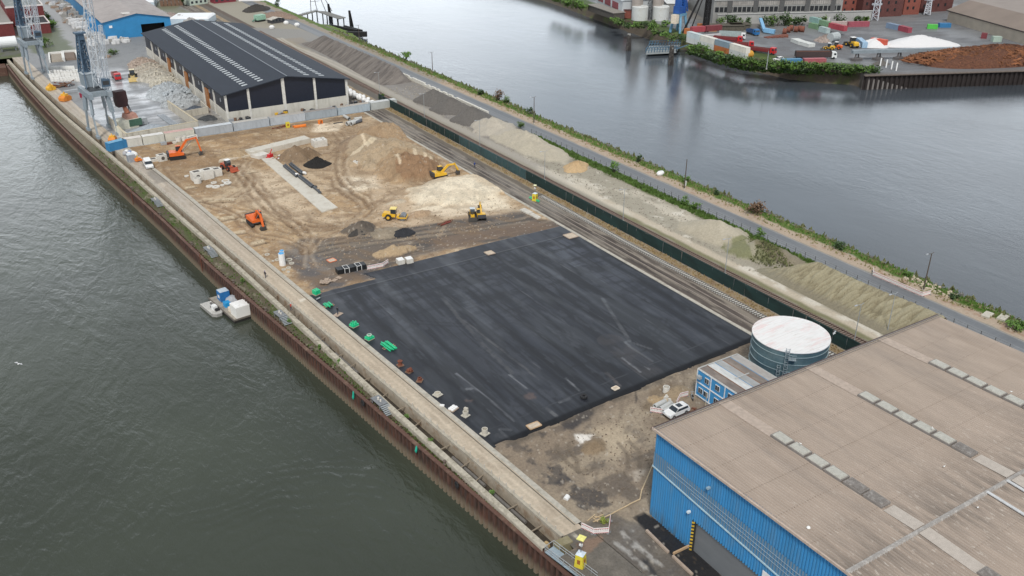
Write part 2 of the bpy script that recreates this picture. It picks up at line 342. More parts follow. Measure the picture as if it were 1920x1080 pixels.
# mounds of soil and sand
def mound(px, py, rx, ry, h, col, rz=0, pw=1.0, rough=.25, amt=.85, seed=9):
    x0, y0 = k3((px, py))[0]; m = s.heap(x0, y0, rx, ry, h*1.5, rz, pw, rough, seed); s.mix(m*amt, col); r_ = np.hypot(X-x0, Y-y0)/max(rx, ry); s.mix(sstep(1.0, .8, r_)*sstep(.55, .72, fbm(X, Y, 1.7, 3, seed+500))*.5, tuple(c*.6 for c in col)); return m
mound(980, 175, 9, 11, 3.4, (.28, .205, .14), .3, .9, .15, .8, 3)
mound(1060, 120, 9, 9, 3.0, (.35, .245, .15), 0, .8, .3, .7, 4)
mound(1090, 215, 13, 16, 3.6, (.42, .33, .225), .2, .7, .3, .75, 5)
mound(1150, 270, 9, 9, 3.6, (.35, .245, .15), .5, .7, .35, .8, 6)
mound(1210, 280, 8, 7, 3.6, (.27, .165, .095), .2, .6, .3, .85, 7)
mound(690, 215, 6, 6, 2.6, (.2, .14, .09), 0, .9, .3, .8, 8)
mound(740, 210, 4.5, 4, 2, (.19, .13, .08), 0, .9, .3, .8, 18)
mound(1370, 355, 15, 11, 1.3, (.80, .71, .55), 0, .5, .05, .5, 10)
mound(960, 520, 5, 3, 1.6, (.10, .088, .078), 0, .8, .3, .85, 12)
mound(1070, 535, 4.5, 3.5, .8, (.36, .30, .22), 0, .8, .4, .7, 13)
mound(1100, 615, 5.5, 2.5, 1.3, (.46, .34, .21), 0, .8, .5, .85, 14)
mound(1210, 455, 3.6, 2.0, .9, (.40, .28, .18), 0, .8, .5, .7, 15)
mound(300, 225, 7, 5, .9, (.31, .21, .125), 0, .8, .4, .6, 16)
mound(440, 205, 6, 4, 1.2, (.42, .31, .19), 0, .8, .4, .6, 17)
mound(1110, 405, 3, 1.5, .5, (.55, .48, .37), 0, .8, .4, .7, 19)
for j, (a, b) in enumerate([(1120, 270), (1200, 245), (1270, 250), (980, 190), (1245, 250), (1300, 270)]):
    q = k3((a-12, b-22), (a-4, b-6), (a+10, b+14)); m = s.line(q, .3, .4, 1.5); s.mix(m*.8, (.66, .55, .4))
s.mix(s.line(k3((930, 215), (1000, 190), (1020, 180)), .8, .6, 1)*.7, (.68, .58, .42))
# ---- apron between the tarmac and the blue warehouse ----
ap = sstep(105.6, 104.4, Y - (X-60)*.055)
s.mix(ap*.95, (.25, .20, .15)); s.mix(ap*sstep(.42, .62, fbm(X, Y, 7, seed=71))*.7, (.37, .305, .225)); s.mix(ap*sstep(.52, .68, fbm(X, Y, 2.6, seed=73))*.6, (.23, .185, .14)); s.mix(ap*sstep(.6, .7, fbm(X+Y, Y-X, 5, 1.2, 74))*.5, (.19, .15, .115))
def c5(*p): return [at(900+x/6, 780+y/6) for x, y in p]
dk = (.055, .052, .055)
for pts, a in (([(740, 520), (880, 570), (980, 620), (1060, 720), (900, 760), (820, 760), (720, 730), (690, 640), (820, 640)], .92), ([(1040, 740), (1280, 800), (1400, 880), (1460, 980), (1280, 1040), (1180, 1060), (1060, 960), (980, 860)], .85),
               ([(510, 310), (580, 340), (620, 400), (560, 390)], .8), ([(940, 60), (1180, 0), (1040, 120), (960, 110)], .8), ([(640, 160), (740, 170), (720, 210), (650, 190)], .7), ([(540, 470), (620, 450), (630, 540), (560, 560)], .7), ([(330, 320), (500, 330), (520, 370), (380, 380)], .55), ([(820, 130), (900, 90), (940, 130), (860, 160)], .5), ([(880, 370), (960, 430), (1000, 470), (960, 430)], .5)):
    s.mix(s.poly(c5(*pts), .35, 1.5, 1.3, 77)*a*(.75+.25*sstep(.4, .6, fbm(X, Y, .7, seed=76))), dk)
s.mix(ap*sstep(.55, .66, fbm(X, Y, 4.5, 2.2, 101))*.6*sstep(86, 80, X), (.10, .085, .075)); s.mix(s.poly(c5((1080, 200), (1180, 180), (1300, 190), (1240, 230), (1190, 290), (1120, 300)), .4, .9, 1.3, 78)*.95, (.78, .74, .68))
s.mix(s.poly(c5((1160, 130), (1600, 60), (1700, 300), (1540, 440), (1400, 430), (1420, 320), (1300, 200)), 1.5, 1.5, 3, 79)*.55, (.56, .46, .33))
x0, y0 = c5((1290, 330))[0]; m = s.heap(x0, y0, 2.4, 2.0, 1.1, .3, .9, .4, 81); s.mix(m*.75, (.25, .18, .11))
s.mix(s.poly(c5((1720, 610), (1760, 590), (1860, 590), (1840, 660), (1750, 720)), .4, .5, 1.2, 82)*.7, (.46, .40, .33))
for q in ([(1000, 300), (1010, 380), (1100, 480), (1120, 600)], [(870, 300), (880, 380), (990, 500), (1130, 610)], [(1680, 260), (1800, 380), (1790, 560)], [(1560, 280), (1660, 400), (1670, 560)], [(1120, 600), (1240, 590), (1300, 560)]):
    m = s.line(c5(*q), .2, .35, .8); s.mix(m*.6, (.15, .12, .09)); s.Z -= .06*m
def c6(*p): return [at(1060+x/6, 640+y/6) for x, y in p]
s.mix(s.poly(c6((100, 780), (260, 730), (340, 780), (230, 880), (90, 960), (0, 960), (0, 860)), .5, 1.2, 2, 83)*.85, (.06, .055, .055))
s.mix(s.poly(c6((780, 530), (800, 540), (810, 640), (790, 680)), .2, .3, 1, 84)*.8, (.07, .06, .055))
m = s.line(c6((930, 720), (1000, 640), (1000, 560), (1100, 500), (1250, 520)), .5, 1, 1.2); s.mix(m*.6, (.17, .125, .08)); s.Z -= .1*m
x0, y0 = c6((1260, 560))[0]; m = s.heap(x0, y0, 3.4, 2, 1.3, .2, .9, .4, 85); s.mix(m*.7, (.33, .25, .16)); x0, y0 = c6((1040, 650))[0]; m = s.heap(x0, y0, 1.6, 1.8, .7, .2, .9, .4, 86); s.mix(m*.7, (.46, .33, .19))
# dark wet tarmac in front of the door and along the quay end
def c4(*p): return [at(920+x/6, 900+y/6) for x, y in p]
end = s.poly([(55, 79.3), (66, 79.5), (72, 70), (72, 20), (40, 20)], .6, .8, 2, 90); s.mix(end*.9, (.13, .115, .10))
s.mix(end*sstep(.5, .65, fbm(X, Y, 4, 2, 91))*.7, (.20, .175, .145))
st = s.poly(c4((1600, 420), (1730, 355), (2400, 800), (2700, 1200), (2500, 1300)), .15, .15, 1, 92); s.mix(st, (.022, .022, .024))
s.mix(s.poly(c4((1700, 890), (1760, 880), (2000, 1200), (1900, 1200)), .3, .4, 1, 93)*.85, (.035, .036, .04))
s.c[..., 3] = np.maximum(s.c[..., 3], end*sstep(.52, .66, fbm(X, Y, 5, 2.5, 95))*.5)
for q in ([(1420, 700), (1560, 800), (1700, 960), (1830, 1100)], [(1480, 580), (1620, 740)], [(1620, 700), (1800, 870), (1900, 950)], [(1530, 520), (1600, 560)]):
    m = s.line(c4(*q), .22, .3, 1.4); s.mix(m*.8*sstep(.35, .55, fbm(X, Y, 1.2, seed=97)), (.42, .40, .37))
s.mix(s.line([(59.6+.0, 20), (59.6, 78.6)], .06, .12)*.0, (.4, .4, .4))
s.mix(s.poly(c4((1060, 700), (1240, 620), (1270, 650), (1100, 800)), .1, .15, 1, 98)*.6, (.30, .19, .13))
# small stones and grit
g = fbm(X, Y, .55, seed=99, o=2); s.mix((g > .80)*.5, (.5, .45, .38)); s.mix((g < .2)*.4, (.12, .09, .06))
s.Z += .10*(n3-.5)+.16*(n2-.5)*sstep(0, 6, 122.4-X)
s.Z -= .35*ap*sstep(62, 64, X)
s.Z = np.where(Y < 79.5, np.minimum(s.Z, .02)*.3, s.Z); s.Z = np.where(X < RR(Y)+1.2, np.minimum(s.Z, -.02), s.Z)
s.mix(sstep(100.2, 101.6, Y-(X-60)*.055)*ap*sstep(.3, .6, fbm(X, Y, 3, seed=75))*.8, (.12, .10, .08)); und = (Y > 103.6+(X-60)*.055) & (Y < 173.2) & ((X > 69.5) | (Y < 169)); s.Z = np.where(und, -.8, s.Z)  # dark strip below the tarmac edge: its shadow line painted into the ground colour
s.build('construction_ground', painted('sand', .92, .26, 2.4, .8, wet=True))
# ---- tarmac pavement ----
a = Field(lambda y: RR(y)+.05, lambda y: 122.2+0*y, 101.0, 176.5, .25, 240)
X, Y = a.X, a.Y; lowedge = 102.0+(X-60)*.055
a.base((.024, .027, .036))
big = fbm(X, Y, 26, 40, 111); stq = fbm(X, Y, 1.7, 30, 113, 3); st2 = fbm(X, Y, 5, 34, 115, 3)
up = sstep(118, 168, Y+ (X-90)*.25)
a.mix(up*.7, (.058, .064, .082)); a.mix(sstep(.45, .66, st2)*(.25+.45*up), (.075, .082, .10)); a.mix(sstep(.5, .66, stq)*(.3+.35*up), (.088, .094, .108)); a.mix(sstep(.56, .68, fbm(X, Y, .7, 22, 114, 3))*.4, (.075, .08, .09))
a.mix(sstep(.50, .36, stq)*.7, (.010, .011, .015)); a.mix(sstep(.47, .36, fbm(X, Y, .8, 26, 116, 3))*.6, (.011, .012, .016))
ix = np.floor(X/4.2+.7*np.sin(Y*.013)).astype(int); a.mul(.78+.44*np.random.RandomState(5).rand(64)[ix & 63])
hb = fbm(X, Y, 8, 1.6, 117, 4); a.mix(up*sstep(.5, .62, hb)*.85, (.020, .022, .028)); a.mix(sstep(.56, .66, fbm(X, Y, 2.2, 7, 119, 4))*.45, (.017, .018, .022)); a.mix(sstep(.6, .72, fbm(X, Y, 1.1, 5, 121, 4))*.35, (.1, .105, .12)); a.mix(sstep(.62, .78, fbm(X, Y, 3, 2, 118))*.5, (.025, .027, .032))
for j in range(8): # lane seams
    xs = 64+j*7.4; m = 1-sstep(.05, .22, np.abs(X-xs-.25*np.sin(Y*.05+j))); a.mix(m*(.35+.5*sstep(.35, .7, fbm(X, Y, 2, 9, 120+j))), (.016, .017, .02)); 
    m = 1-sstep(.03, .16, np.abs(X-xs-.35-.25*np.sin(Y*.05+j))); a.mix(m*.5*sstep(.5, .7, fbm(X, Y, 2, 12, 140+j)), (.2, .2, .205))
tb = sstep(.3, -.3, (Y-168.3+(X-61)*.0)); a.mix((1-tb)*.5, (.055, .058, .068)); m = 1-sstep(.06, .22, np.abs(Y-168.3)); a.mix(m*.7, (.17, .17, .175)); m = 1-sstep(.1, .5, np.abs(Y-167.7)); a.mix(m*.6, (.018, .019, .023))
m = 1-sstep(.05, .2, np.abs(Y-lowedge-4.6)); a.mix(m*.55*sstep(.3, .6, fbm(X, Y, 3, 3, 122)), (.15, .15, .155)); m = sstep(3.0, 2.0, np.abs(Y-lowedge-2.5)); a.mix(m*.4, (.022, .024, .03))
m = 1-sstep(.1, .3, np.abs(X-RR(Y)-5.2)); a.mix(m*.5, (.017, .018, .022)); a.mix(sstep(5.0, 4.8, X-RR(Y))*.45, (.028, .031, .038))
for q in ([(70, 112), (84, 116), (100, 113), (112, 122), (116, 140)], [(63, 150), (75, 140), (80, 120), (76, 108)], [(95, 170), (100, 150), (112, 135), (119, 112)], [(66, 168), (80, 160), (104, 163), (118, 168)]):
    for g_ in (0, 2.1): m = a.line([(u_+g_, v_) for u_, v_ in q], .12, .25, 1.5); a.mix(m*.45*sstep(.35, .6, fbm(X, Y, 5, seed=147)), (.015, .016, .019))
def scr(ptsl, wd, amt, col=(.36, .36, .36), ns=.7):
    m = a.line(ptsl, wd, .15, .6, 7); a.mix(m*amt*.75*(.35+.65*sstep(.35, .6, fbm(X, Y, ns*3, seed=131))), col)
def c2(x, y): return at(740+x/6, 700+y/6)
scr([c2(700, 0), c2(960, 210), c2(1340, 540)], .10, .9, (.28, .28, .29), 2); scr([c2(1290, 20), c2(1480, 180)], .12, .8); scr([c2(1180, 640), c2(1300, 740)], .15, .6)
scr([c2(1720, 400), c2(1820, 480)], .3, .5, (.34, .33, .31)); scr([c2(1860, 330), c2(1960, 290)], .2, .6); scr([c2(1190, 630), c2(1310, 640)], .25, .6); scr([c2(1160, 700), c2(1230, 720)], .5, .5, (.2, .19, .19)); scr([c2(820, 180), c2(870, 175)], .3, .5)
def c9(x, y): return at(1060+x/6, 640+y/6)
scr([c9(670, 10), c9(760, 90), c9(980, 230)], .2, .75, (.38, .38, .38), 3); scr([c9(640, 190), c9(720, 260), c9(840, 350)], .14, .9); scr([c9(890, 290), c9(940, 320)], .15, .8); scr([c9(0, 420), c9(150, 560)], .12, .7); scr([c9(700, 0), c9(960, 90)], .2, .3)
scr([c9(460, 360), c9(620, 510)], .25, .5, (.3, .25, .22)); scr([at(1130, 560), at(1180, 640)], .3, .3); scr([at(830, 560), at(900, 640), at(960, 700)], .35, .5, (.17, .165, .16)); scr([at(870, 600), at(1010, 712)], .15, .5, (.22, .21, .2))
scr([(97, 120), (96, 105)], 2.5, .35, (.14, .12, .11)); scr([at(1105, 770), at(1060, 785)], .5, .4, (.16, .16, .16))
for q, r_ in ((c2(835, 305), .7), (c2(1530, 260), 1.1), (at(640, 566), 1.2)):
    m = 1-sstep(r_*.6, r_*1.4, np.hypot(X-q[0], Y-q[1])); a.mix(m*.55*sstep(.3, .6, fbm(X, Y, .6, seed=133)), (.22, .14, .11) if r_ < 1.2 else (.1, .1, .11))
m = 1-sstep(2.2, 4.2, np.hypot(X-63.8, Y-160+0)); a.mix(m*.4*sstep(.4, .6, fbm(X, Y, 2, seed=135)), (.018, .019, .024))
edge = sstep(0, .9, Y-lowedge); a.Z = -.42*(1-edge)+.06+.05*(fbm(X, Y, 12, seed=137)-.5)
a.Z = np.where(Y < lowedge-.15+.5*(fbm(X, Y, 1.5, seed=138)-.5), -1.3, a.Z); a.Z = np.where((X < RR(Y)+.6) & (Y > lowedge), .02, a.Z); top = 174.3+.15*np.sin(X*.2)-.0*X
a.Z = np.where(Y > top-.0, -.30, a.Z); tl = (X < 68.8-(Y-171)*.45) & (Y > 166); a.Z = np.where(tl & (Y > 170), -.3+.32*sstep(2.0, 0, Y-170), a.Z)
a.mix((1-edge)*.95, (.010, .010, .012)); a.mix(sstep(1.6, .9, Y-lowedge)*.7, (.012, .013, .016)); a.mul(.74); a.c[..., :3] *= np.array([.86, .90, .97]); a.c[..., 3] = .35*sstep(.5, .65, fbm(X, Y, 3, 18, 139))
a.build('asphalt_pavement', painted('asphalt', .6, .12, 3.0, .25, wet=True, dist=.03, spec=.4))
# ---- eastern strip: ballast, track bed, yard, verge, bank ----
e = Field(123.0, 186.0, 20, 700, .55, 200)
X, Y = e.X, e.Y; e.base((.32, .295, .24)); nn = fbm(X, Y, 2.2, 9, 151); nb = fbm(X, Y, 7, 14, 153); n5 = fbm(X, Y, 1.3, seed=155)
def band_x(x0, x1, col, amt=1, y0=-9, y1=999, wob=.5, soft=.35, sd_=160):
    wv = wob*(fbm(X, Y, 4, seed=sd_)-.5)*2; m = sstep(x0-soft, x0+soft, X+wv)*sstep(x1+soft, x1-soft, X+wv)*sstep(y0-4, y0+4, Y)*sstep(y1+4, y1-4, Y); e.mix(m*amt, col); return m
band_x(120, 129.3, (.115, .098, .085), 1, sd_=161); band_x(124, 129, (.215, .20, .18), .6, 180, 999, .6, .6, 162)
mm = band_x(123, 129.2, (.20, .17, .14), 0); e.mix(mm*sstep(.52, .64, nn)*.6, (.26, .235, .205)); e.mix(mm*sstep(.5, .38, nn)*.7, (.075, .062, .055))
band_x(123, 129.2, (.10, .082, .072), .75, 0, 136, 1.2, .4, 168); e.mix(mm*sstep(.52, .62, fbm(X, Y, .7, 9, 169))*.6, (.33, .29, .24))
for xr_ in (125.4, 127.2, 128.8): e.mix((1-sstep(.06, .3, np.abs(X-xr_)))*.55*sstep(.35, .55, fbm(X, Y, 3, 14, 167))*(Y > 60), (.34, .30, .25))
for xr_ in (126.0, 124.7): e.mix((1-sstep(.1, .5, np.abs(X-xr_)))*.5*sstep(.35, .6, fbm(X, Y, 3, 20, 163)), (.05, .045, .042))
band_x(129.2, 131.0, (.14, .12, .10), .9, sd_=164); band_x(131.1, 133.5, (.33, .26, .17), .95, sd_=165); e.mix(sstep(131, 131.5, X)*sstep(133.6, 133, X)*sstep(.5, .65, n5)*.6, (.22, .14, .085))
band_x(133.6, 137.3, (.13, .115, .10), .95, sd_=166); band_x(137.2, 140.3, (.115, .085, .07), .95, wob=.2, sd_=167)
band_x(140.3, 142.2, (.17, .165, .07), .75, 0, 175, .6, .5, 168); band_x(142.0, 144.8, (.54, .47, .37), .85, 0, 200, .4, .6, 169); band_x(141.5, 144.8, (.40, .37, .33), .7, 200, 420, .6, .8, 170)
band_x(144.8, 158, (.36, .33, .265), .9, 90, 215, 1, 1, 171); e.mix(sstep(140.5, 143, X)*sstep(159, 157, X)*sstep(.55, .68, nb)*sstep(245, 225, Y)*.7, (.58, .53, .44))
band_x(144.8, 159, (.225, .21, .20), .85, 235, 445, 1, 1, 172); band_x(146, 150, (.30, .285, .27), .5, 240, 420, 1, 1, 173)
e.mix(sstep(142, 144, X)*sstep(158, 156, X)*sstep(.6, .7, fbm(X, Y, 4, 5, 174))*sstep(270, 150, Y)*.8, (.66, .62, .54))
band_x(157.0, 160.2, (.085, .11, .035), .85, 128, 245, 1.6, .7, 175); band_x(158.5, 160.2, (.085, .11, .035), .8, 0, 128, .5, .4, 176)
band_x(160.1, 166.9, (.17, .175, .18), 1, 0, 999, .15, .15, 177)
band_x(166.9, 171.5, (.43, .345, .265), 1, 0, 330, .8, .5, 178); band_x(166.9, 171, (.30, .26, .21), .8, 330, 999, .8, .5, 179); e.mix(sstep(167, 168, X)*sstep(171.5, 170.5, X)*sstep(.58, .7, n5)*.5, (.30, .16, .10))
gr = band_x(170.8, 174.4, (.085, .15, .025), .95, -9, 999, 1.8, .5, 180); e.mix(gr*sstep(.5, .7, n5)*.6, (.14, .17, .04)); band_x(174.2, 186, (.10, .092, .082), 1, -9, 999, .6, .4, 181); e.mix(sstep(175, 176, X)*(n5 > .6)*.5, (.22, .21, .2))
# north of the heaps: junction, tarmac and grass tip
e.mix(e.poly([at(430, 50), at(560, 55), at(640, 75), at(620, 90), at(540, 75), at(470, 62)], 2, 2, 6, 183)*.85, (.27, .265, .255))
e.mix(e.poly([(133, 452), (152, 452), (151, 440), (136, 430), (131, 500)], 2, 3, 6, 184)*.5, (.30, .25, .19)); e.mix(e.poly([(125, 470), (133, 470), (140, 440), (131, 380), (125, 420)], 1.5, 2.5, 5, 185)*.7, (.20, .17, .08))
for q in ([(141, 455), (139, 430), (142, 400), (143.5, 340)], [(143, 455), (141.5, 430), (144.5, 400), (146, 340)]): e.mix(e.line(q, .5, .5, 1)*.6, (.5, .46, .4))
tip = e.poly([(174, 497), (183.5, 494), (186, 468), (178, 425), (174, 430)], 1.2, 1, 4, 186)
e.Z = -.004+0*X; slope = sstep(174.3, 178.2, X+1.0*(fbm(X, Y, 5, seed=188)-.5)); e.Z -= 7.4*slope
e.Z += .25*(n5-.5)*sstep(170, 172, X); e.Z += .1*(n5-.5)*sstep(144, 146, X)*sstep(159, 158, X)
e.Z = np.where(tip > .5, -1.6-.15*(X-174), e.Z); e.mix(tip*.95, (.12, .19, .03)); e.mix(tip*sstep(.5, .7, n5)*.5, (.17, .21, .05))
# piled heaps that melt into the yard: rubble slopes and the gullied ridge
rz_ = .06
def eheap(x, y, rx, ry, h, col, rz=0, pw=1., rough=.2, amt=.9, seed=9):
    m = e.heap(x, y, rx, ry, h, rz, pw, rough, seed); e.mix(m*amt, col); return m
eheap(152.5, 238, 7.5, 22, 4.2, (.46, .415, .33), 0, .9, .3, .9, 191); eheap(152, 258, 8, 12, 4.0, (.45, .41, .345), 0, .9, .35, .9, 192)
eheap(152.3, 148, 6.6, 13, 4.2, (.43, .385, .30), .12, .9, .15, .9, 193); eheap(153, 136, 6.5, 7, 3.0, (.17, .18, .08), .1, .8, .3, .8, 194); eheap(155.5, 131, 4, 8, 2.4, (.18, .15, .10), .1, .8, .35, .7, 195)
for q in ([(148, 140), (151, 143)], [(150, 133), (153, 139)]): e.mix(e.line(q, .5, .5, 1)*.6, (.40, .36, .29))
e.build('yard_ground', painted('yard', .92, .2, 2.2, .5))
# ---- northern yard ----
n = Field(lambda y: RR(y)+.02, lambda y: 123.0+0*y, 302.6, 700, .7, 150)
X, Y = n.X, n.Y; n.base((.24, .245, .25)); nb = fbm(X, Y, 10, seed=201); st = fbm(X, Y, 26, 2.2, 203); n5 = fbm(X, Y, 2.0, seed=205)
conc = n.poly([(40, 303), (76, 303), (76, 372), (68, 400), (60, 430), (42, 430), (36, 360)], 1, 2, 6, 207)
n.mix(conc*.9, (.33, .34, .355)); n.mix(conc*sstep(.5, .63, st)*.85, (.50, .51, .53)); n.mix(conc*sstep(.48, .36, st)*.7, (.22, .23, .245)); n.mix(sstep(.58, .7, n5)*.35, (.15, .15, .15))
n.c[..., 3] = conc*.55*sstep(.35, .6, nb)+.2
n.mix(n.poly([(76, 303), (60, 303), (64, 340), (76, 352)], .8, 1, 3, 208)*.6, (.22, .20, .17))
n.mix(n.line([(51, 470), (52, 540), (54, 700)], 3.2, .8, 1)*.9, (.33, .33, .33)); n.mix(n.poly([(30, 480), (47, 474), (50, 560), (49, 700), (30, 700)], 2, 5, 9, 209)*.8, (.09, .11, .04))
n.mix(n.poly([(88, 455), (100, 455), (104, 700), (92, 700)], 1, 2, 6, 210)*.6, (.33, .31, .28)); n.mix(n.poly([(110, 460), (123, 445), (123, 560), (112, 700), (104, 700)], 2, 5, 9, 211)*.75, (.16, .16, .08))
n.Z = -.01+.06*(n5-.5); n.build('storage_yard_ground', painted('yard_concrete', .7, .15, 1.2, .3, wet=True, dist=.05))
g4 = Field(-140, lambda y: 26.0+0*y, 475, 900, 4, 60); g4.base((.13, .13, .12)); g4.mix(sstep(.45, .6, fbm(g4.X, g4.Y, 16, seed=215)), (.10, .12, .05)); g4.Z -= .05
g4.build('far_ground', painted('far_soil', .9, .2, 1, .3))
g6 = Field(26, lambda y: 186.0+0*y, 700, 1000, 5, 50); g6.base((.14, .15, .10)); g6.Z -= .05; g6.build('north_ground', painted('far_soil'))
ge = Field(lambda y: np.maximum(PW(y)+.4, 57.2-(y < 76)*3), lambda y: RR(y)+.1, 20, 79.4, .4, 24); ge.base((.15, .135, .115)); ge.mix(sstep(.5, .65, fbm(ge.X, ge.Y, 3, seed=96))*.6, (.22, .195, .165)); ge.mix(ge.poly([at(1078, 1018), at(1120, 1005), at(1132, 1012), at(1095, 1045)], .1, .15, 1, 98)*.6, (.30, .19, .13)); ge.mix(ge.poly([at(1072, 1003), at(1078, 1000), at(1088, 1008), at(1084, 1012)], .1, .1, 1, 99)*.8, (.5, .46, .38)); ge.Z -= .02; ge.build('quay_end_ground', painted('sand', .92))
# ---- water ----
def water(name, col, sc, bump, rough, x0, x1, y0, y1, extra=False):
    m = bpy.data.materials.new(name); m.use_nodes = True; t = m.node_tree; p = t.nodes['Principled BSDF']
    tcn = t.nodes.new('ShaderNodeTexCoord'); mpn = t.nodes.new('ShaderNodeMapping'); mpn.inputs['Rotation'].default_value = (0, 0, R(38)); mpn.inputs['Scale'].default_value = (1, .45, 1)
    t.links.new(tcn.outputs['Object'], mpn.inputs[0]); hs = None
    for (s_, d_, amp) in sc:
        a_ = t.nodes.new('ShaderNodeTexNoise'); a_.inputs['Scale'].default_value = s_; a_.inputs['Detail'].default_value = d_; a_.inputs['Roughness'].default_value = .6; a_.inputs['Distortion'].default_value = .6
        t.links.new(mpn.outputs[0], a_.inputs['Vector']); mu = t.nodes.new('ShaderNodeMath'); mu.operation = 'MULTIPLY'; mu.inputs[1].default_value = amp; t.links.new(a_.outputs['Fac'], mu.inputs[0])
        if hs is None: hs = mu.outputs[0]
        else:
            ad = t.nodes.new('ShaderNodeMath'); t.links.new(hs, ad.inputs[0]); t.links.new(mu.outputs[0], ad.inputs[1]); hs = ad.outputs[0]
    if extra:
        for (cx, cy, s_, amp, r0, r1) in extra:
            mp2 = t.nodes.new('ShaderNodeMapping'); mp2.inputs['Location'].default_value = (-cx, -cy, 0); t.links.new(tcn.outputs['Object'], mp2.inputs[0])
            wv = t.nodes.new('ShaderNodeTexWave'); wv.wave_type = 'RINGS'; wv.rings_direction = 'Z'; wv.inputs['Scale'].default_value = s_; wv.inputs['Distortion'].default_value = 16; wv.inputs['Detail'].default_value = 3; wv.inputs['Detail Scale'].default_value = .6
            t.links.new(mp2.outputs[0], wv.inputs['Vector']); ln = t.nodes.new('ShaderNodeVectorMath'); ln.operation = 'LENGTH'; t.links.new(mp2.outputs[0], ln.inputs[0])
            mr = t.nodes.new('ShaderNodeMapRange'); mr.interpolation_type = 'SMOOTHSTEP'; mr.inputs[1].default_value = r0; mr.inputs[2].default_value = r1; mr.inputs[3].default_value = amp; mr.inputs[4].default_value = 0; t.links.new(ln.outputs['Value'], mr.inputs[0])
            mu = t.nodes.new('ShaderNodeMath'); mu.operation = 'MULTIPLY'; t.links.new(wv.outputs['Fac'], mu.inputs[0]); t.links.new(mr.outputs[0], mu.inputs[1])
            ad = t.nodes.new('ShaderNodeMath'); t.links.new(hs, ad.inputs[0]); t.links.new(mu.outputs[0], ad.inputs[1]); hs = ad.outputs[0]
    wp = t.nodes.new('ShaderNodeTexNoise'); wp.inputs['Scale'].default_value = .022; wp.inputs['Detail'].default_value = 3; t.links.new(mpn.outputs[0], wp.inputs['Vector']); wr = t.nodes.new('ShaderNodeMapRange'); wr.inputs[1].default_value = .38; wr.inputs[2].default_value = .62; wr.inputs[3].default_value = .45; wr.inputs[4].default_value = 1.25; t.links.new(wp.outputs['Fac'], wr.inputs[0]); wm = t.nodes.new('ShaderNodeMath'); wm.operation = 'MULTIPLY'; t.links.new(hs, wm.inputs[0]); t.links.new(wr.outputs[0], wm.inputs[1]); hs = wm.outputs[0]
    b = t.nodes.new('ShaderNodeBump'); b.inputs['Strength'].default_value = bump; b.inputs['Distance'].default_value = 1.0; t.links.new(hs, b.inputs['Height']); t.links.new(b.outputs[0], p.inputs['Normal'])
    nc = t.nodes.new('ShaderNodeTexNoise'); nc.inputs['Scale'].default_value = .02; nc.inputs['Detail'].default_value = 4; t.links.new(tcn.outputs['Object'], nc.inputs['Vector'])
    r = t.nodes.new('ShaderNodeValToRGB'); r.color_ramp.elements[0].color = tuple(c*.8 for c in col)+(1,); r.color_ramp.elements[1].color = tuple(c*1.25 for c in col)+(1,); r.color_ramp.elements[0].position = .3; r.color_ramp.elements[1].position = .7
    t.links.new(nc.outputs['Fac'], r.inputs[0]); t.links.new(r.outputs[0], p.inputs['Base Color'])
    p.inputs['Roughness'].default_value = rough; p.inputs['IOR'].default_value = 1.42
    o = MB().quad((x0, y0, WATER), (x1, y0, WATER), (x1, y1, WATER), (x0, y1, WATER)).build(name, m); o['kind'] = 'structure'; return o
water('river_water', (.049, .058, .043), [(.26, 3, .55), (1.1, 4, .20), (4.2, 3, .018)], .55, .08, -700, 58, -60, 1200, [(22, 95, .12, .09, 18, 44), (-60, 200, .08, .06, 60, 150)])
water('harbour_water', (.062, .073, .086), [(.25, 3, .10), (1.8, 4, .06), (6, 3, .012)], .6, .15, 58.02, 1500, -60, 1200)
# ---- quay ----
def strip(name, tab, mat, kind='structure', y0=20, y1=475, dy=2.0, label=None, cat=None, parent=None):
    "tab: list of (x function, z) from left to right"
    v = []; f = []; ys = np.arange(y0, y1+.01, dy); k = len(tab)
    for y in ys:
        for fx, z in tab: v.append((float(fx(y)), float(y), z))
    for i in range(len(ys)-1):
        for j in range(k-1): f.append((i*k+j, i*k+j+1, (i+1)*k+j+1, (i+1)*k+j))
    o = MB().add(v, f).build(name, mat, parent)
    if kind: o['kind'] = kind
    if label: tag(o, label, cat)
    return o
off = lambda fn, d: (lambda y: fn(y)+d)
q = Field(lambda y: RL(y)+.25, lambda y: RR(y)-.55+.6*(y > 302.5), 79.0, 475, .5, 22)
X, Y = q.X, q.Y; q.base((.52, .435, .335)); far_ = sstep(170, 260, Y); q.mix(far_*.8, (.45, .41, .365)); q.mix(sstep(.5, .66, fbm(X, Y, 2, 9, 221))*.5, (.6, .52, .41)); q.mix(sstep(.55, .7, fbm(X, Y, 1.2, 5, 223))*.45, (.36, .295, .225))
u = (X-RL(Y))/(RR(Y)-RL(Y)); q.mix((1-sstep(.04, .16, np.abs(u-.62)))*.35, (.30, .25, .19)); q.mix((1-sstep(.04, .14, np.abs(u-.3)))*.25, (.32, .265, .20))
for yy in list(np.arange(82, 112, 4.3))+list(np.arange(118, 300, 11)): q.mix((1-sstep(.05, .3, np.abs(Y-yy-(X-55)*.12)))*(.45 if yy < 112 else .25), (.52, .46, .37))
q.mix(q.poly([(41, 283), (45, 283), (47, 262), (40, 262)], 1, 2, 3, 225)*.6, (.20, .185, .165)); q.mix(q.poly([at(512, 531), at(540, 522), at(548, 528), at(520, 538)], .2, .3, 1, 226)*.0, (.7, .7, .65)); q.mix(q.poly([at(560, 562), at(572, 558), at(574, 562), at(563, 567)], .2, .2, 1, 226)*.8, (.68, .62, .53))
q.Z += .004; q.build('quay_road', painted('quay_concrete', .88, .2, 1.6, .25, dist=.04))
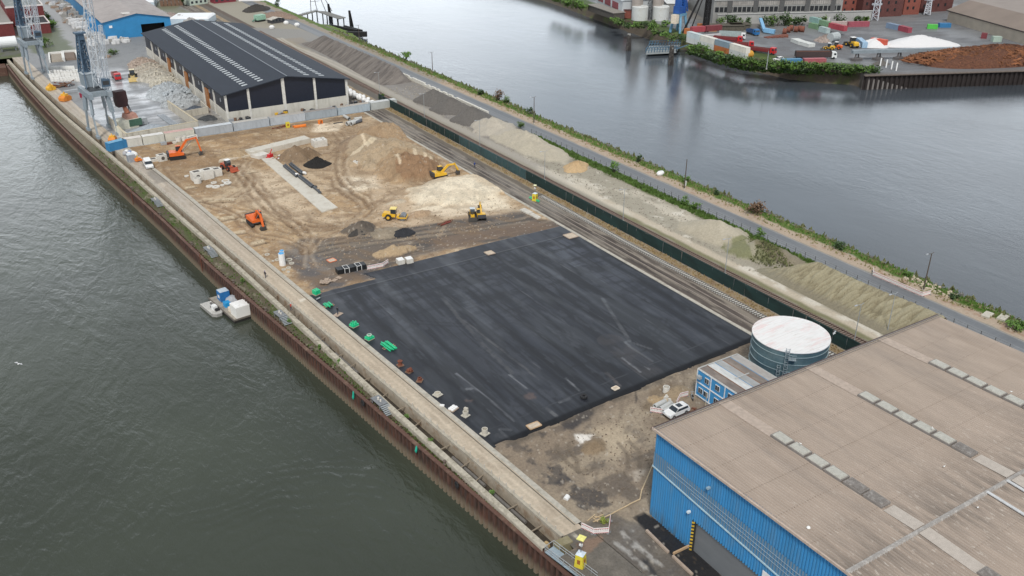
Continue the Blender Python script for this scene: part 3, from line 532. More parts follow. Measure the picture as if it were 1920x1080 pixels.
conc = M('old_concrete', (.42, .38, .31), .9, dirt=(.20, .17, .12), dirt_amt=.7, dirt_scale=.5, scale=1.2, bump=.3)
strip('road_edge', [(off(RR, -.9), .0), (off(RR, -.9), .10), (off(RR, -.02), .12), (off(RR, 0), -.5)], M('edge_concrete', (.46, .43, .37), .9, dirt=(.25, .23, .18), dirt_amt=.8, dirt_scale=.4), y0=80, y1=303)
strip('drain_channel', [(off(RR, -1.25), .006), (off(RR, -1.03), .006)], M('channel', (.14, .125, .10), .9), y0=80, y1=300)
cp = thing('quay_wall', 'long weathered concrete quay wall stained with rust below the pale quay road', 'quay wall')
wallm = M('rusty_concrete', (.43, .37, .29), .9, dirt=(.24, .12, .05), dirt_amt=.9, dirt_scale=.42, scale=.9, bump=.4)
strip('wall_face', [(off(RL, -.02), -2.6), (RL, .05)], wallm, None, y0=79, parent=cp)
strip('coping', [(off(RL, -.12), -.22), (off(RL, -.12), .10), (off(RL, .42), .10), (off(RL, .42), -.05)], conc, None, y0=79, parent=cp)
strip('beam_trench', [(off(BM, -.1), -2.5), (off(RL, .05), -2.5)], M('trench_mud', (.045, .037, .028), .8, dirt=(.12, .095, .06), dirt_amt=.6, dirt_scale=.8), y0=60)
bmw = thing('crane_rail_beam', 'pale weathered concrete beam running beside the dark trench of the quay', 'concrete beam')
strip('beam_top', [(off(BM, -.95), -.75), (off(BM, -.9), -.62), (off(BM, 0), -.62), (off(BM, 0), -2.6)], M('beam_concrete', (.47, .43, .35), .9, dirt=(.16, .14, .09), dirt_amt=.95, dirt_scale=.7, scale=1.5, bump=.3), None, y0=79, parent=bmw)
strip('beam_side', [(off(BM, -1.0), -1.9), (off(BM, -.95), -.75)], conc, None, y0=79, parent=bmw)
b = Field(lambda y: PW(y)+.2, lambda y: np.maximum(BM(y)-.9, PW(y)+.35), 60, 470, .45, 12)
X, Y = b.X, b.Y; b.base((.115, .098, .065)); b.mix(sstep(.5, .68, fbm(X, Y, 1.6, 5, 231))*.8, (.085, .11, .035)); b.mix(sstep(.6, .75, fbm(X, Y, 1.1, 2, 233))*.7, (.26, .23, .17)); b.mix(sstep(280, 330, Y)*.6, (.26, .23, .18)); uu = (X-PW(Y))/(BM(Y)-PW(Y)); b.mix(sstep(.3, .1, uu)*.5, (.17, .14, .09))
b.Z = -1.45-.15*uu+.25*(fbm(X, Y, 2.5, seed=235)-.5); b.build('quay_berm', painted('berm', .95, .35, 2.5, .8))
# timber cross props lying over the trench
rnd = random.Random(4); tmb = M('weathered_timber', (.30, .25, .19), .9)
for i in range(34):
    y = 84+i*6.1+rnd.uniform(-1.5, 1.5); xa, xb = float(BM(y)), float(RL(y+.4)); 
    MB().bar((0, 0, 0), (xb-xa, rnd.uniform(.2, 1.1), .0), .16, .14).solo('cross_prop', tmb, 'short grey timber prop bridging the trench between beam and quay wall', 'prop', (xa, y, -.95-rnd.random()*.5), group='props across the quay trench')
pm = M('drain_pipe_metal', (.17, .16, .15), .5)
for y in (86, 96.5, 138, 150):
    MB().cyl((0, 0, 0), (-.9, 9, 0), .28, n=8).solo('trench_pipe', pm, {86: 'dark pipe lying in the quay trench near its lower end', 96.5: 'dark pipe in the trench beside the white ring on the tarmac', 138: 'dark pipe in the trench below the brown valves', 150: 'dark pipe in the trench beside the long green bundle'}[y], 'pipe', (float((BM(y)+RL(y))/2)+.2, y, -1.9))
# sheet piles
sp = thing('sheet_pile_wall', 'long ribbed rust brown sheet pile wall standing in the river', 'pile wall')
v = []; f = []; y = 50.0; P_ = []
while y < 466:
    for dx, dy_ in ((0, 0), (0, .55), (.95, .66), (.95, 1.08)): P_.append((float(PW(y+dy_))+dx, y+dy_))
    y += 1.2
for p in P_: v += [(p[0], p[1], -8.0), (p[0], p[1], -1.25)]
f = [(2*i, 2*i+1, 2*i+3, 2*i+2) for i in range(len(P_)-1)]
pmn = bpy.data.materials.new('rusty_piles'); pmn.use_nodes = True; t = pmn.node_tree; pb = t.nodes['Principled BSDF']; pb.inputs['Roughness'].default_value = .85
tcn = t.nodes.new('ShaderNodeTexCoord'); mpn = t.nodes.new('ShaderNodeMapping'); mpn.inputs['Scale'].default_value = (1.4, 1.4, .35); nzn = t.nodes.new('ShaderNodeTexNoise'); nzn.inputs['Scale'].default_value = 1.1; nzn.inputs['Detail'].default_value = 6
t.links.new(tcn.outputs['Object'], mpn.inputs[0]); t.links.new(mpn.outputs[0], nzn.inputs[0]); r = t.nodes.new('ShaderNodeValToRGB'); r.color_ramp.elements[0].position = .35; r.color_ramp.elements[0].color = (.045, .028, .022, 1); r.color_ramp.elements[1].position = .7; r.color_ramp.elements[1].color = (.125, .058, .040, 1); t.links.new(nzn.outputs['Fac'], r.inputs[0])
sx = t.nodes.new('ShaderNodeSeparateXYZ'); t.links.new(tcn.outputs['Object'], sx.inputs[0]); ad = t.nodes.new('ShaderNodeMath'); ad.operation = 'MULTIPLY_ADD'; ad.inputs[1].default_value = 1.6; t.links.new(nzn.outputs['Fac'], ad.inputs[0]); t.links.new(sx.outputs['Z'], ad.inputs[2])
mr = t.nodes.new('ShaderNodeMapRange'); mr.inputs[1].default_value = -2.9; mr.inputs[2].default_value = -4.3; mr.inputs[3].default_value = 0; mr.inputs[4].default_value = .62; t.links.new(ad.outputs[0], mr.inputs[0])
mxn = t.nodes.new('ShaderNodeMixRGB'); mxn.inputs[2].default_value = (.27, .225, .155, 1); t.links.new(mr.outputs[0], mxn.inputs[0]); t.links.new(r.outputs[0], mxn.inputs[1]); t.links.new(mxn.outputs[0], pb.inputs['Base Color'])
MB().add(v, f).build('ribbed_piles', pmn, sp)
strip('pile_cap', [(off(PW, -.16), -1.42), (off(PW, -.16), -1.18), (off(PW, .5), -1.18), (off(PW, .5), -1.6)], M('rust_cap', (.12, .062, .046), .85, dirt=(.28, .2, .14), dirt_amt=.6, dirt_scale=.5), None, y0=50, y1=466, parent=sp)
MB().box(17.8-20, 470.5, -8, 40, 9, 5.8).solo('dock_wall', M('rust_cap', ()), 'dark rusty dock wall turning away at the far end of the quay', 'dock wall')
# guard posts along the quay road
pst = M('post_pale', (.55, .52, .46), .7); gp = None; rnd = random.Random(6)
for i in range(112):
    y = 80.5+i*1.95; o = MB().box(0, 0, 0, .09, .09, .75).box(0, 0, .72, .14, .14, .08) if gp is None else None
    if gp is None: gp = o.solo('guard_post', pst, 'thin pale guard post on the coping of the quay road', 'post', (float(RL(y))+.12, y, .1), group='posts along the quay coping')
    else: dup(gp, None, (float(RL(y))+.12+rnd.uniform(-.03, .03), y+rnd.uniform(-.3, .3), .1))
# kerb beside the railway strip, road on the east side
strip('kerb', [(lambda y: 122.3+0*y, -.3), (lambda y: 122.3+0*y, .10), (lambda y: 123.1+0*y, .10), (lambda y: 123.1+0*y, -.1)], M('kerb_concrete', (.48, .45, .39), .9, dirt=(.25, .22, .17), dirt_amt=.8, dirt_scale=.5), y0=60, y1=303)
rd = Field(160.6, 166.6, 20, 700, .6, 16); X, Y = rd.X, rd.Y; rd.base((.155, .165, .178)); rd.mix(sstep(.45, .65, fbm(X, Y, 1.2, 20, 241))*.5, (.20, .21, .222)); rd.mix(sstep(163.2, 162.4, X)*.35, (.25, .26, .27)); rd.mix((1-sstep(.1, .3, np.abs(X-166.45)))*.7, (.45, .42, .37)); rd.mix((1-sstep(.1, .25, np.abs(X-163.3)))*.35, (.32, .33, .34))
rd.Z += .02; rd.build('road', painted('road_tarmac', .6, .12, 1.4, .15, dist=.03))
# =====================================================================
# NEAR BUILDINGS
# =====================================================================
def corrugated(name, p0, p1, h0, h1, z0, z1, pitch, depth, mat, parent, holes=None, normal=None):
    "ribbed wall from p0 to p1; top height runs h0->h1; holes: list of (u0,u1,z0,z1) along the wall in metres"
    p0 = Vector((p0[0], p0[1], 0)); p1 = Vector((p1[0], p1[1], 0)); L = (p1-p0).length; d = (p1-p0)/L; nrm = Vector((d.y, -d.x, 0)) if normal is None else Vector(normal)
    mb = MB(); us = []; u = 0
    while u < L:
        us += [(u, 0), (min(L, u+pitch*.4), 0), (min(L, u+pitch*.5), depth), (min(L, u+pitch*.9), depth)]; u += pitch
    us.append((L, 0)); top = lambda u: h0+(h1-h0)*u/L
    for (a, da), (b, db) in zip(us[:-1], us[1:]):
        if b-a < 1e-5: continue
        segs = [(z0, None)]; mid = (a+b)/2; hs = [h for h in (holes or []) if h[0] < mid < h[1]]
        pa = p0+d*a+nrm*da; pb = p0+d*b+nrm*db; lo = z0
        for h in sorted(hs, key=lambda h: h[2]):
            if h[2] > lo: mb.quad((pa.x, pa.y, lo), (pb.x, pb.y, lo), (pb.x, pb.y, h[2]), (pa.x, pa.y, h[2]))
            lo = h[3]
        mb.quad((pa.x, pa.y, lo), (pb.x, pb.y, lo), (pb.x, pb.y, top(b)), (pa.x, pa.y, top(a)))
    return mb.build(name, mat, parent)
# ---- blue warehouse (south-east) ----
wh = thing('warehouse', 'huge blue corrugated warehouse with ribbed beige roof filling the lower right corner', 'warehouse', (71, 76.4, 0))
blue = M('blue_cladding', (.050, .265, .54), .6, var=.12, scale=.35, dirt=(.12, .24, .36), dirt_amt=.6, dirt_scale=.3, stretch=(1, 1, .25))
L0 = 56; DZ = -.35
corrugated('wall', (0, 0), (0, -32.9), 15.0, 15.72, DZ, 15, .46, .12, blue, wh, holes=[(9.1, 33, DZ, 5.15)], normal=(-1, 0, 0)); corrugated('wall', (0, -32.9), (0, -L0), 15.72, 15.1, DZ, 15, .46, .12, blue, wh, holes=[(-1, 7.1, DZ, 5.15)], normal=(-1, 0, 0))
corrugated('wall', (0, 0), (63, 0), 15.0, 15.0, DZ, 15, .36, .06, blue, wh, normal=(0, 1, 0))
corrugated('wall', (63.0, 0), (63.0, -L0), 15.0, 15.0, DZ, 15, .36, .06, blue, wh, normal=(1, 0, 0))
MB().box(.3, -24, DZ, .1, 31, 5.6).build('sliding_door', M('door_grey', (.17, .18, .19), .6, var=.1, scale=.6, stretch=(1, .3, 1)), wh)
MB().box(.1, -9.0, DZ, .5, .5, 5.5).build('door_jamb', None or M('jamb_black', (.03, .03, .03), .6), wh)
jy = MB()
for i in range(9): jy.add([(-.16, -8.74, .1+i*.6-.3), (-.16, -9.26, .4+i*.6-.3), (-.16, -9.26, .7+i*.6-.3), (-.16, -8.74, .4+i*.6-.3)], [(0, 3, 2, 1)]).add([(-.16, -8.74, .1+i*.6-.3), (.35, -8.74, .4+i*.6-.3), (.35, -8.74, .7+i*.6-.3), (-.16, -8.74, .4+i*.6-.3)], [(0, 1, 2, 3)])
jy.build('warning_stripes', M('warn_yellow', (.75, .50, .05), .6), wh)
MB().box(.15, -24, 5.15, .3, 31, .12).build('door_lintel', M('lintel', (.02, .05, .09), .6), wh)
roofm = M('roof_fibre_cement', (.40, .33, .275), .9, var=.09, scale=.5, dirt=(.24, .205, .18), dirt_amt=.6, dirt_scale=.12, bump=.2, stretch=(1.6, .35, 1))
streaks(roofm, 'Y', -32.9, 9, (.17, .145, .125), .75, .8, (1.5, .25, 1), .36, .62); streaks(roofm, 'Y', -36, 22, (.62, .57, .51), .55, 2.6, (1, .35, 1), .6, .68); streaks(roofm, 'Y', 0, 60, (.28, .22, .175), .35, .35, (1.4, .12, 1), .5, .68)
streaks(blue, 'Z', 0, 2.2, (.10, .11, .10), .7, 1.2, (1, 1, .3), .4, .62); streaks(blue, 'Z', 9, 7, (.16, .30, .42), .45, 1.6, (1, 1, .12), .52, .7)
# roof sheets: ribs run down the slope (along y), ridge across at y=-32.9
def ribroof(x0, x1, ya, za, yb, zb, pitch=.46, h=.13):
    mb = MB(); n = int((x1-x0)/pitch)
    for i in range(n):
        xa = x0+i*pitch
        for (u0, d0), (u1, d1) in (((0, 0), (.30, h)), ((.30, h), (.62, h)), ((.62, h), (.9, 0)), ((.9, 0), (1, 0))):
            mb.quad((xa+u0*pitch, ya, za+d0), (xa+u1*pitch, ya, za+d1), (xa+u1*pitch, yb, zb+d1), (xa+u0*pitch, yb, zb+d0))
    return mb
ribroof(-.45, 63.2, .35, 14.95, -16.8, 15.35).build('roof', roofm, wh); ribroof(-.45, 63.2, -16.6, 15.30, -32.9, 15.75).build('roof', roofm, wh); ribroof(-.45, 63.2, -32.9, 15.75, -57, 15.1).build('roof', roofm, wh)
MB().box(31.4, .42, 14.75, 64, .3, .35).build('gutter', M('gutter_brown', (.075, .045, .04), .6), wh)
MB().box(31.4, .12, 15.08, 64, .12, .16).box(31.4, -.35, 15.1, 64, .05, .12).build('eave_rail', M('old_lead', (.24, .22, .20), .6), wh)
MB().bar((-.52, .4, 15.03), (-.52, -32.9, 15.80), .22, .34).bar((-.52, -32.9, 15.80), (-.52, -57, 15.15), .22, .34).build('verge_trim', M('trim_beige', (.50, .40, .33), .7), wh)
MB().box(31.4, -32.9, 15.74, 64, .7, .32, ty=.5).build('ridge_cap', M('ridge_grey', (.33, .31, .29), .75, dirt=(.6, .58, .55), dirt_amt=.6, dirt_scale=1.5), wh)
skm = M('skylight_plastic', (.46, .45, .40), .55, var=.15, scale=2, dirt=(.25, .24, .2), dirt_amt=.4, dirt_scale=1.2); skd = M('skylight_old', (.19, .17, .155), .7, dirt=(.5, .48, .45), dirt_amt=.6, dirt_scale=1.6)
skf = M('skylight_frame', (.235, .215, .20), .7); flat = M('flat_sheet', (.47, .42, .37), .85, var=.12, scale=1.5)
def roofz(y): return (14.95+(.35-y)*.0233) if y > -16.8 else (15.3+(-16.6-y)*.0276 if y > -32.9 else 15.75-(-32.9-y)*.027)
for x_, ys_ in ((12.6, -10), (31.0, -9.6), (48.0, -9.3)):
    yy = ys_
    for i in range(6):
        yc = yy-i*3.05-1.3; z = roofz(yc)+.12
        fr = MB().box(x_, yc, z, 1.75, 2.75, .34).build('skylight', skf, wh)
        MB().box(x_, yc, z+.34, 1.45, 2.4, .16, tx=.86, ty=.94).build('dome', skd if (i == 5 or (i == 4 and x_ < 20)) else skm, fr)
    y1 = yy-6*3.05; 
    MB().add([(x_-1, yy+.1, roofz(yy)+.17), (x_+1, yy+.1, roofz(yy)+.17), (x_+1, .3, roofz(0)+.17), (x_-1, .3, roofz(0)+.17)], [(0, 1, 2, 3)]).build('flat_strip', M('flat_strip_warm', (.44, .36, .30), .85), wh)
    MB().add([(x_-1, -32.6, 16.0), (x_+1, -32.6, 16.0), (x_+1, y1, roofz(y1)+.2), (x_-1, y1, roofz(y1)+.2)], [(0, 1, 2, 3)]).add([(x_-1, -40.5, roofz(-40.5)+.2), (x_+1, -40.5, roofz(-40.5)+.2), (x_+1, -33.2, 16.0), (x_-1, -33.2, 16.0)], [(0, 1, 2, 3)]).build('flat_strip', flat, wh)
    for i in range(3):
        yc = -41.9-i*3.05; z = roofz(yc)+.12; fr = MB().box(x_, yc, z, 1.75, 2.75, .34).build('skylight', skf, wh); MB().box(x_, yc, z+.34, 1.45, 2.4, .16, tx=.86, ty=.94).build('dome', skd, fr)
for x_ in (25.2, 29.4, 36.5): MB().bar((x_, -33, 16.12), (x_, -56, 15.55), .42, .12).build('conduit', M('conduit_pale', (.56, .57, .58), .6), wh)
# pale glazing band with rails on the river side wall
band = M('wall_glazing', (.17, .27, .37), .5, var=.25, scale=3, stretch=(1, 6, .3))
gl = MB(); 
for i in range(121):
    y0 = -i*.46; zb = 8.75-i*.46*.045; gl.quad((-.18, y0-.02, zb), (-.18, y0-.30, zb-.02), (-.18, y0-.30, 11.2), (-.18, y0-.02, 11.2))
gl.build('glazing_band', band, wh)
pw = M('pale_blue_metal', (.45, .62, .70), .5)
MB().bar((-.26, 0, 8.75), (-.2, -56, 6.3), .10, .22).build('glazing_sill', pw, wh)
gr_ = MB()
for k, (a_, b_) in enumerate(((9.35, 8.2), (9.9, 9.2), (10.5, 10.0))): gr_.bar((-.24, -3 if k else -8, a_), (-.24, -56, b_), .05, .06)
gr_.build('glazing_bars', M('glaze_bar', (.33, .45, .55), .5), wh)
for (yy, zz) in ((-11.2, 12.4), (-32.5, 12.2), (-8.2, 6.2)): MB().box(-.45, yy, zz, .5, .35, .28).bar((-.1, yy, zz+.2), (-.45, yy, zz+.25), .08).build('wall_lamp', M('lamp_casing', (.30, .42, .50), .5) if zz > 8 else M('lamp_pale', (.7, .78, .82), .5), wh)
MB().box(-.12, -22.3, 5.55, .06, 1.5, 1.1).build('blank_panel', M('panel_white', (.85, .85, .85), .6), wh)
MB().cyl((1.6, -25.6, 15.3), (1.6, -25.6, 15.75), .16, n=10).cyl((1.6, -25.6, 15.75), (1.6, -25.6, 15.9), .25, .16, n=10).build('vent', M('vent_white', (.85, .84, .82), .5), wh)
# low wall with timber rail of the ramp in front of the door
lw = MB()
a_, b_ = at(1212, 996), at(1262, 1040)
for (p, q) in (((1212, 996), (1253, 1037)), ((1261, 1044), (1298, 1079))): a_, b_ = at(*p), at(*q); lw.bar((a_[0], a_[1], .15), (b_[0], b_[1], .15), .35, .35)
lw.solo('ramp_kerb', M('timber_pale', (.42, .33, .26), .85), 'pale split kerb beam along the black ramp before the warehouse door', 'kerb beam')
a_, b_ = at(1262, 1042), at(1295, 1026); MB().bar((a_[0], a_[1], .4), (b_[0], b_[1], .4), .22, .35).solo('barrier_beam', M('timber_orange', (.50, .34, .20), .8), 'orange brown timber beam lying from the ramp kerb to the striped door jamb', 'beam')
for y_ in (-5.4, -11, -22, -27.5, -38, -44): MB().box(31.4, y_, roofz(y_)+.0, 63.5, .05, .12).build('sheet_lap', M('lap_dark', (.335, .275, .23), .9), wh)
# ---- round tank ----
tk = thing('storage_tank', 'big round grey green steel tank with a white lid beside the blue site office', 'tank', (117.6-1.2, 92.4+.1, 0))
RT = 6.75; TH = 9.0; tkm = M('tank_steel', (.115, .185, .205), .42, .3, var=.22, scale=.5, dirt=(.26, .33, .34), dirt_amt=.5, dirt_scale=.35)
MB().lathe([(RT, -.4), (RT, TH)], n=72).build('shell', tkm, tk, smooth=True)
for i in range(5):
    z = TH-1.05-i*1.5; MB().lathe([(RT+.0, z-.05), (RT+.10, z-.05), (RT+.10, z+.05), (RT, z+.05)], n=72).build('hoop', M('hoop', (.36, .45, .47), .5, .3), tk)
rfm = M('tank_roof', (.80, .79, .78), .6, var=.04, scale=.8, dirt=(.74, .44, .42), dirt_amt=.7, dirt_scale=.30, stretch=(.5, 2.2, 1)); streaks(rfm, 'X', 0, 7, (.55, .52, .47), .5, 1.4, (.3, 2.5, 1), .5, .7)
MB().lathe([(.01, TH+.42), (RT*.5, TH+.25), (RT+.12, TH+.02), (RT+.14, TH-.12), (RT, TH-.14)], n=72).build('lid', rfm, tk)
sm = MB()
for i in range(-6, 7):
    xx = i*1.0; hw = math.sqrt(max(.1, RT*RT-xx*xx))-.1
    for s_ in (-1, 1): sm.bar((0, xx, TH+.42-abs(xx)/RT*.4+.02), (s_*hw, xx, TH+.42-math.hypot(hw, xx)/RT*.4+.02), .04, .03)
sm.build('lid_seams', M('seam', (.62, .60, .58), .6), tk)
ang = math.atan2(at(1480, 652, 9)[1]-92.5, at(1480, 652, 9)[0]-116.4)
for k, (da, w_, zt) in enumerate(((0, .6, TH+.8), (-.16, .5, 6.2))):
    a0 = ang+da-.02; ux, uy = math.cos(a0), math.sin(a0); tx, ty = -uy, ux; ld = MB(); r_ = RT+.28
    for s_ in (-1, 1): ld.bar((ux*r_+tx*w_/2*s_, uy*r_+ty*w_/2*s_, -.3), (ux*r_+tx*w_/2*s_, uy*r_+ty*w_/2*s_, zt), .07)
    z = 0.2
    while z < zt: ld.bar((ux*r_-tx*w_/2, uy*r_-ty*w_/2, z), (ux*r_+tx*w_/2, uy*r_+ty*w_/2, z), .05); z += .45
    z = 2.2
    while z < zt:
        pts = [(ux*(r_+.7*math.sin(t))+tx*(w_/2+.08)*math.cos(t), uy*(r_+.7*math.sin(t))+ty*(w_/2+.08)*math.cos(t), z) for t in (0, .6, 1.2, 1.9, 2.5, math.pi)]
        for a_, b_ in zip(pts[:-1], pts[1:]): ld.bar(a_, b_, .05)
        z += .75
    ld.build('caged_ladder', M('ladder_metal', (.42, .48, .5), .5, .4), tk)
a0 = ang+.10; ux, uy = math.cos(a0), math.sin(a0); MB().box(ux*(RT+.55), uy*(RT+.55), TH-1.1, 1.1, 1.3, .1, a0).bar((ux*(RT+1.1), uy*(RT+1.1), TH-1), (ux*(RT+1.1), uy*(RT+1.1), TH), .06).box(ux*(RT+1.05), uy*(RT+1.05), TH-.1, .06, 1.3, .06, a0).box(ux*(RT+1.05), uy*(RT+1.05), TH-.55, .06, 1.3, .06, a0).build('platform', M('ladder_metal', ()), tk)
# ---- blue site office made of stacked containers ----
of = thing('site_office', 'two storey blue container site office with white frames beside the round tank', 'site office', (98.4, 96.7, 0))
W_, D_ = 9.4, 10.2; ob = M('office_blue', (.05, .28, .56), .5, var=.06); ow = M('office_frame', (.78, .78, .76), .5)
ofl = of; hh = 2.65
MB().box(W_/2, -D_/2, -.3, W_, D_, .3+2*hh).build('module_walls', ob, of)
fr = MB()
for z in (-.15, hh-.1, 2*hh-.15): fr.box(-.04, -D_/2, z+.05, .14, D_+.1, .18)
for yy in (.02, -3.4, -6.8, -D_): fr.box(-.05, yy, -.2, .16, .14, 2*hh+.2)
fr.build('frame', ow, of)
fr2 = MB(); 
for z in (-.15, hh-.1, 2*hh-.15): fr2.box(W_/2, .04, z, W_, .12, .28)
fr2.build('end_frame', ow, of)
gls = M('window_glass', (.04, .05, .06), .12, spec=.8)
for z in (.75, hh+.75):
    for yy in (-1.2, -2.55, -5.1, -8.4) if z < 2 else (-2.5, -5.1, -8.2):
        fw_ = MB().box(-.1, yy, z+.1, .12, 1.05, 1.05).build('window', ow, of); MB().box(-.17, yy-.25, z+.18, .03, .43, .9).box(-.17, yy+.25, z+.18, .03, .43, .9).build('pane', gls, fw_)
MB().box(-.45, -.9, hh+1.2, .6, .8, .55).bar((-.4, -.9, hh+1.2), (-.1, -.9, hh+.6), .08).build('air_unit', M('unit_grey', (.4, .42, .42), .5), of)
rows = [(.0, 1.95, (.20, .165, .145)), (2.0, 3.8, (.62, .63, .62)), (3.85, 5.65, (.38, .39, .39)), (5.7, 7.5, (.22, .185, .16)), (7.55, 9.4, (.42, .40, .38))]
zt = 2*hh
for i, (xa, xb, c_) in enumerate(rows):
    MB().box((xa+xb)/2, -D_/2, zt, xb-xa-.12, D_-.3, .05).build('roof_panel', M('office_roof%d' % i, c_, .75, var=.2, scale=.9, dirt=(.35, .30, .26), dirt_amt=.7, dirt_scale=.6, stretch=(1, .4, 1)), of)
rb = MB().box(W_/2, 0, zt, W_+.1, .18, .14).box(W_/2, -D_, zt, W_+.1, .18, .14).box(W_/2, -5.9, zt+.02, .0+3.4, .16, .14).box(0, -D_/2, zt, .16, D_, .14).box(W_, -D_/2, zt, .16, D_, .14)
rb.build('roof_edge', M('roof_edge_grey', (.50, .50, .48), .6), of)
rs = MB(); 
for x_ in (2.0, 5.65): rs.box(x_, -D_/2, zt, .14, D_, .08)
rs.build('roof_gutter', M('gutter_rust', (.26, .13, .07), .8), of)
mp_ = MB().cyl((-1.7, -4.3, -.3), (-1.7, -4.3, 3.2), .05, n=6); mp_.solo('flag_pole', M('pole_wood', (.55, .48, .36), .7), 'thin pale pole leaning beside the blue site office', 'pole', (98.4, 96.7, 0))
# ---- dark warehouse (north) ----
dw = thing('warehouse', 'long black warehouse with a dark roof, pale concrete base and rows of skylights', 'warehouse', (76, 315, 0))
WD, LD = 46.0, 134.0; bc = M('pale_concrete', (.60, .575, .51), .85, var=.08, dirt=(.36, .33, .27), dirt_amt=.7, dirt_scale=.35, scale=.6, stretch=(1, 1, .3)); dc = M('black_cladding', (.012, .016, .030), .45, var=.15)
eh, rh, bh = 9.8, 13.6, 3.6
MB().prism([(0, 0), (WD, 0), (WD, LD), (0, LD)], -.2, bh).build('concrete_base', bc, dw)
body = MB().add([(.25, .25, bh), (WD-.25, .25, bh), (WD-.25, LD-.25, bh), (.25, LD-.25, bh), (.25, .25, eh), (WD-.25, .25, eh), (WD-.25, LD-.25, eh), (.25, LD-.25, eh), (WD/2, .25, rh-.1), (WD/2, LD-.25, rh-.1)],
    [(0, 1, 5, 8, 4), (1, 2, 6, 5), (2, 3, 7, 9, 6), (3, 0, 4, 7)]); body.build('cladding', dc, dw)
def zr_(x): return eh+(rh-eh)*(1-abs(x-WD/2)/(WD/2))
for x_ in (.45, 8.6, 21.4, 33.2, WD-.45): MB().box(x_, .05, -.2, .8 if x_ != 21.4 else 1.1, .5, zr_(x_)+.1).build('pillar', M('pillar_white', (.66, .64, .59), .8), dw)
for i in range(1, 9): MB().box(.05, i*14.9-.3, -.2, .5, .8, eh+.1).build('pillar', M('pillar_white', ()), dw)
for i in range(1, 9): MB().box(WD-.05, i*14.9-.3, -.2, .5, .8, eh+.1).build('pillar', M('pillar_white', ()), dw)
rm = M('dark_roof', (.034, .042, .058), .75, spec=.25, var=.08, scale=.3, stretch=(1, .3, 1)); ov = .9
for s_ in (0, 1):
    x0, x1 = (-ov, WD/2) if s_ == 0 else (WD+ov, WD/2); z0 = eh-ov*(rh-eh)/(WD/2)+.25
    MB().add([(x0, -ov, z0), (x1, -ov, rh+.25), (x1, LD+ov, rh+.25), (x0, LD+ov, z0), (x0, -ov, z0-.3), (x1, -ov, rh-.05), (x1, LD+ov, rh-.05), (x0, LD+ov, z0-.3)], [(0, 1, 2, 3), (4, 7, 6, 5), (0, 4, 5, 1), (3, 2, 6, 7), (0, 3, 7, 4)]).build('roof', rm, dw)
MB().box(WD/2, LD/2, rh+.22, .35, LD+1.8, .12).build('ridge_strip', M('ridge_pale', (.19, .21, .24), .6), dw)
sk = M('skylight_pale', (.42, .45, .47), .5, var=.12); rest = MB(); cnt = 0; proto = {}
for x_ in (8.6, 14.4, 31.6, 37.4):
    for i in range(41):
        y_ = 3.5+i*3.15+(0 if (i//7) % 2 else .15); sl_ = (rh-eh)/(WD/2)*(1 if x_ < WD/2 else -1); z = zr_(x_)+.27
        def qd(mb, ox, oy, oz): hw = 1.0; return mb.add([(ox-hw, oy-.62, oz-hw*sl_+.06), (ox+hw, oy-.62, oz+hw*sl_+.06), (ox+hw, oy+.62, oz+hw*sl_+.06), (ox-hw, oy+.62, oz-hw*sl_+.06), (ox-hw, oy-.62, oz-hw*sl_-.02), (ox+hw, oy-.62, oz+hw*sl_-.02), (ox+hw, oy+.62, oz+hw*sl_-.02), (ox-hw, oy+.62, oz-hw*sl_-.02)], [(0, 1, 2, 3), (0, 4, 5, 1), (1, 5, 6, 2), (2, 6, 7, 3), (3, 7, 4, 0)])
        if i < 25:
            key = x_ < WD/2
            if key not in proto: proto[key] = qd(MB(), 0, 0, 0).build('skylight', sk, dw); proto[key].location = (x_, y_, z)
            else: dup(proto[key], dw, (x_, y_, z))
        else: qd(rest, x_, y_, z)
tag(rest.build('skylight', sk, dw), kind='stuff')
for y_, c_ in ((24.5, 1), (56, 1), (86, 1)): MB().box(-.05, y_, -.2, .5, 4.2, 7.2).build('door', M('door_orange', (.36, .15, .05), .6), dw)
tr = MB(); [tr.box(.1, 6+i*14.9, bh+2.6, .3, .5, 1.3) for i in range(8)]; tr.build('wall_vent', M('vent_grey', (.3, .32, .35), .6), dw)
# ---- blue hall in the north ----
bw = thing('warehouse', 'blue hall with a shallow grey brown roof and an open black doorway', 'warehouse')
bl2 = M('hall_blue', (.035, .24, .50), .5, var=.1, scale=.3); gx0, gx1, gy = 66.2, 98.5, 497.0; H1, H2, LB = 8.5, 11.5, 190
cx_ = (gx0+gx1)/2
MB().add([(gx0, gy, 0), (gx0+17.5, gy, 0), (gx0+17.5, gy, 6), (gx0+29, gy, 6), (gx0+29, gy, 0), (gx1, gy, 0), (gx1, gy, H1), (cx_, gy, H2), (gx0, gy, H1)], [(0, 1, 2, 8), (2, 3, 6, 7, 8), (3, 4, 5, 6)]).add([(gx0, gy, 0), (gx0, gy+LB, 0), (gx0, gy+LB, H1), (gx0, gy, H1), (gx1, gy, 0), (gx1, gy+LB, 0), (gx1, gy+LB, H1), (gx1, gy, H1)], [(0, 3, 2, 1), (4, 5, 6, 7)]).build('wall', bl2, bw)
rr_ = MB()
for i in range(95):
    y0 = gy-.8+i*2.0
    for (a_, b_) in ((gx0-1, cx_), (cx_, gx1+1)):
        za, zb = (H1-.1, H2+.15) if b_ == cx_ else (H2+.15, H1-.1)
        rr_.quad((a_, y0, za), (b_, y0, zb), (b_, y0+1.5, zb), (a_, y0+1.5, za)).quad((a_, y0+1.5, za), (b_, y0+1.5, zb), (b_, y0+1.7, zb-.28), (a_, y0+1.7, za-.28)).quad((a_, y0+1.7, za-.28), (b_, y0+1.7, zb-.28), (b_, y0+2, zb), (a_, y0+2, za))
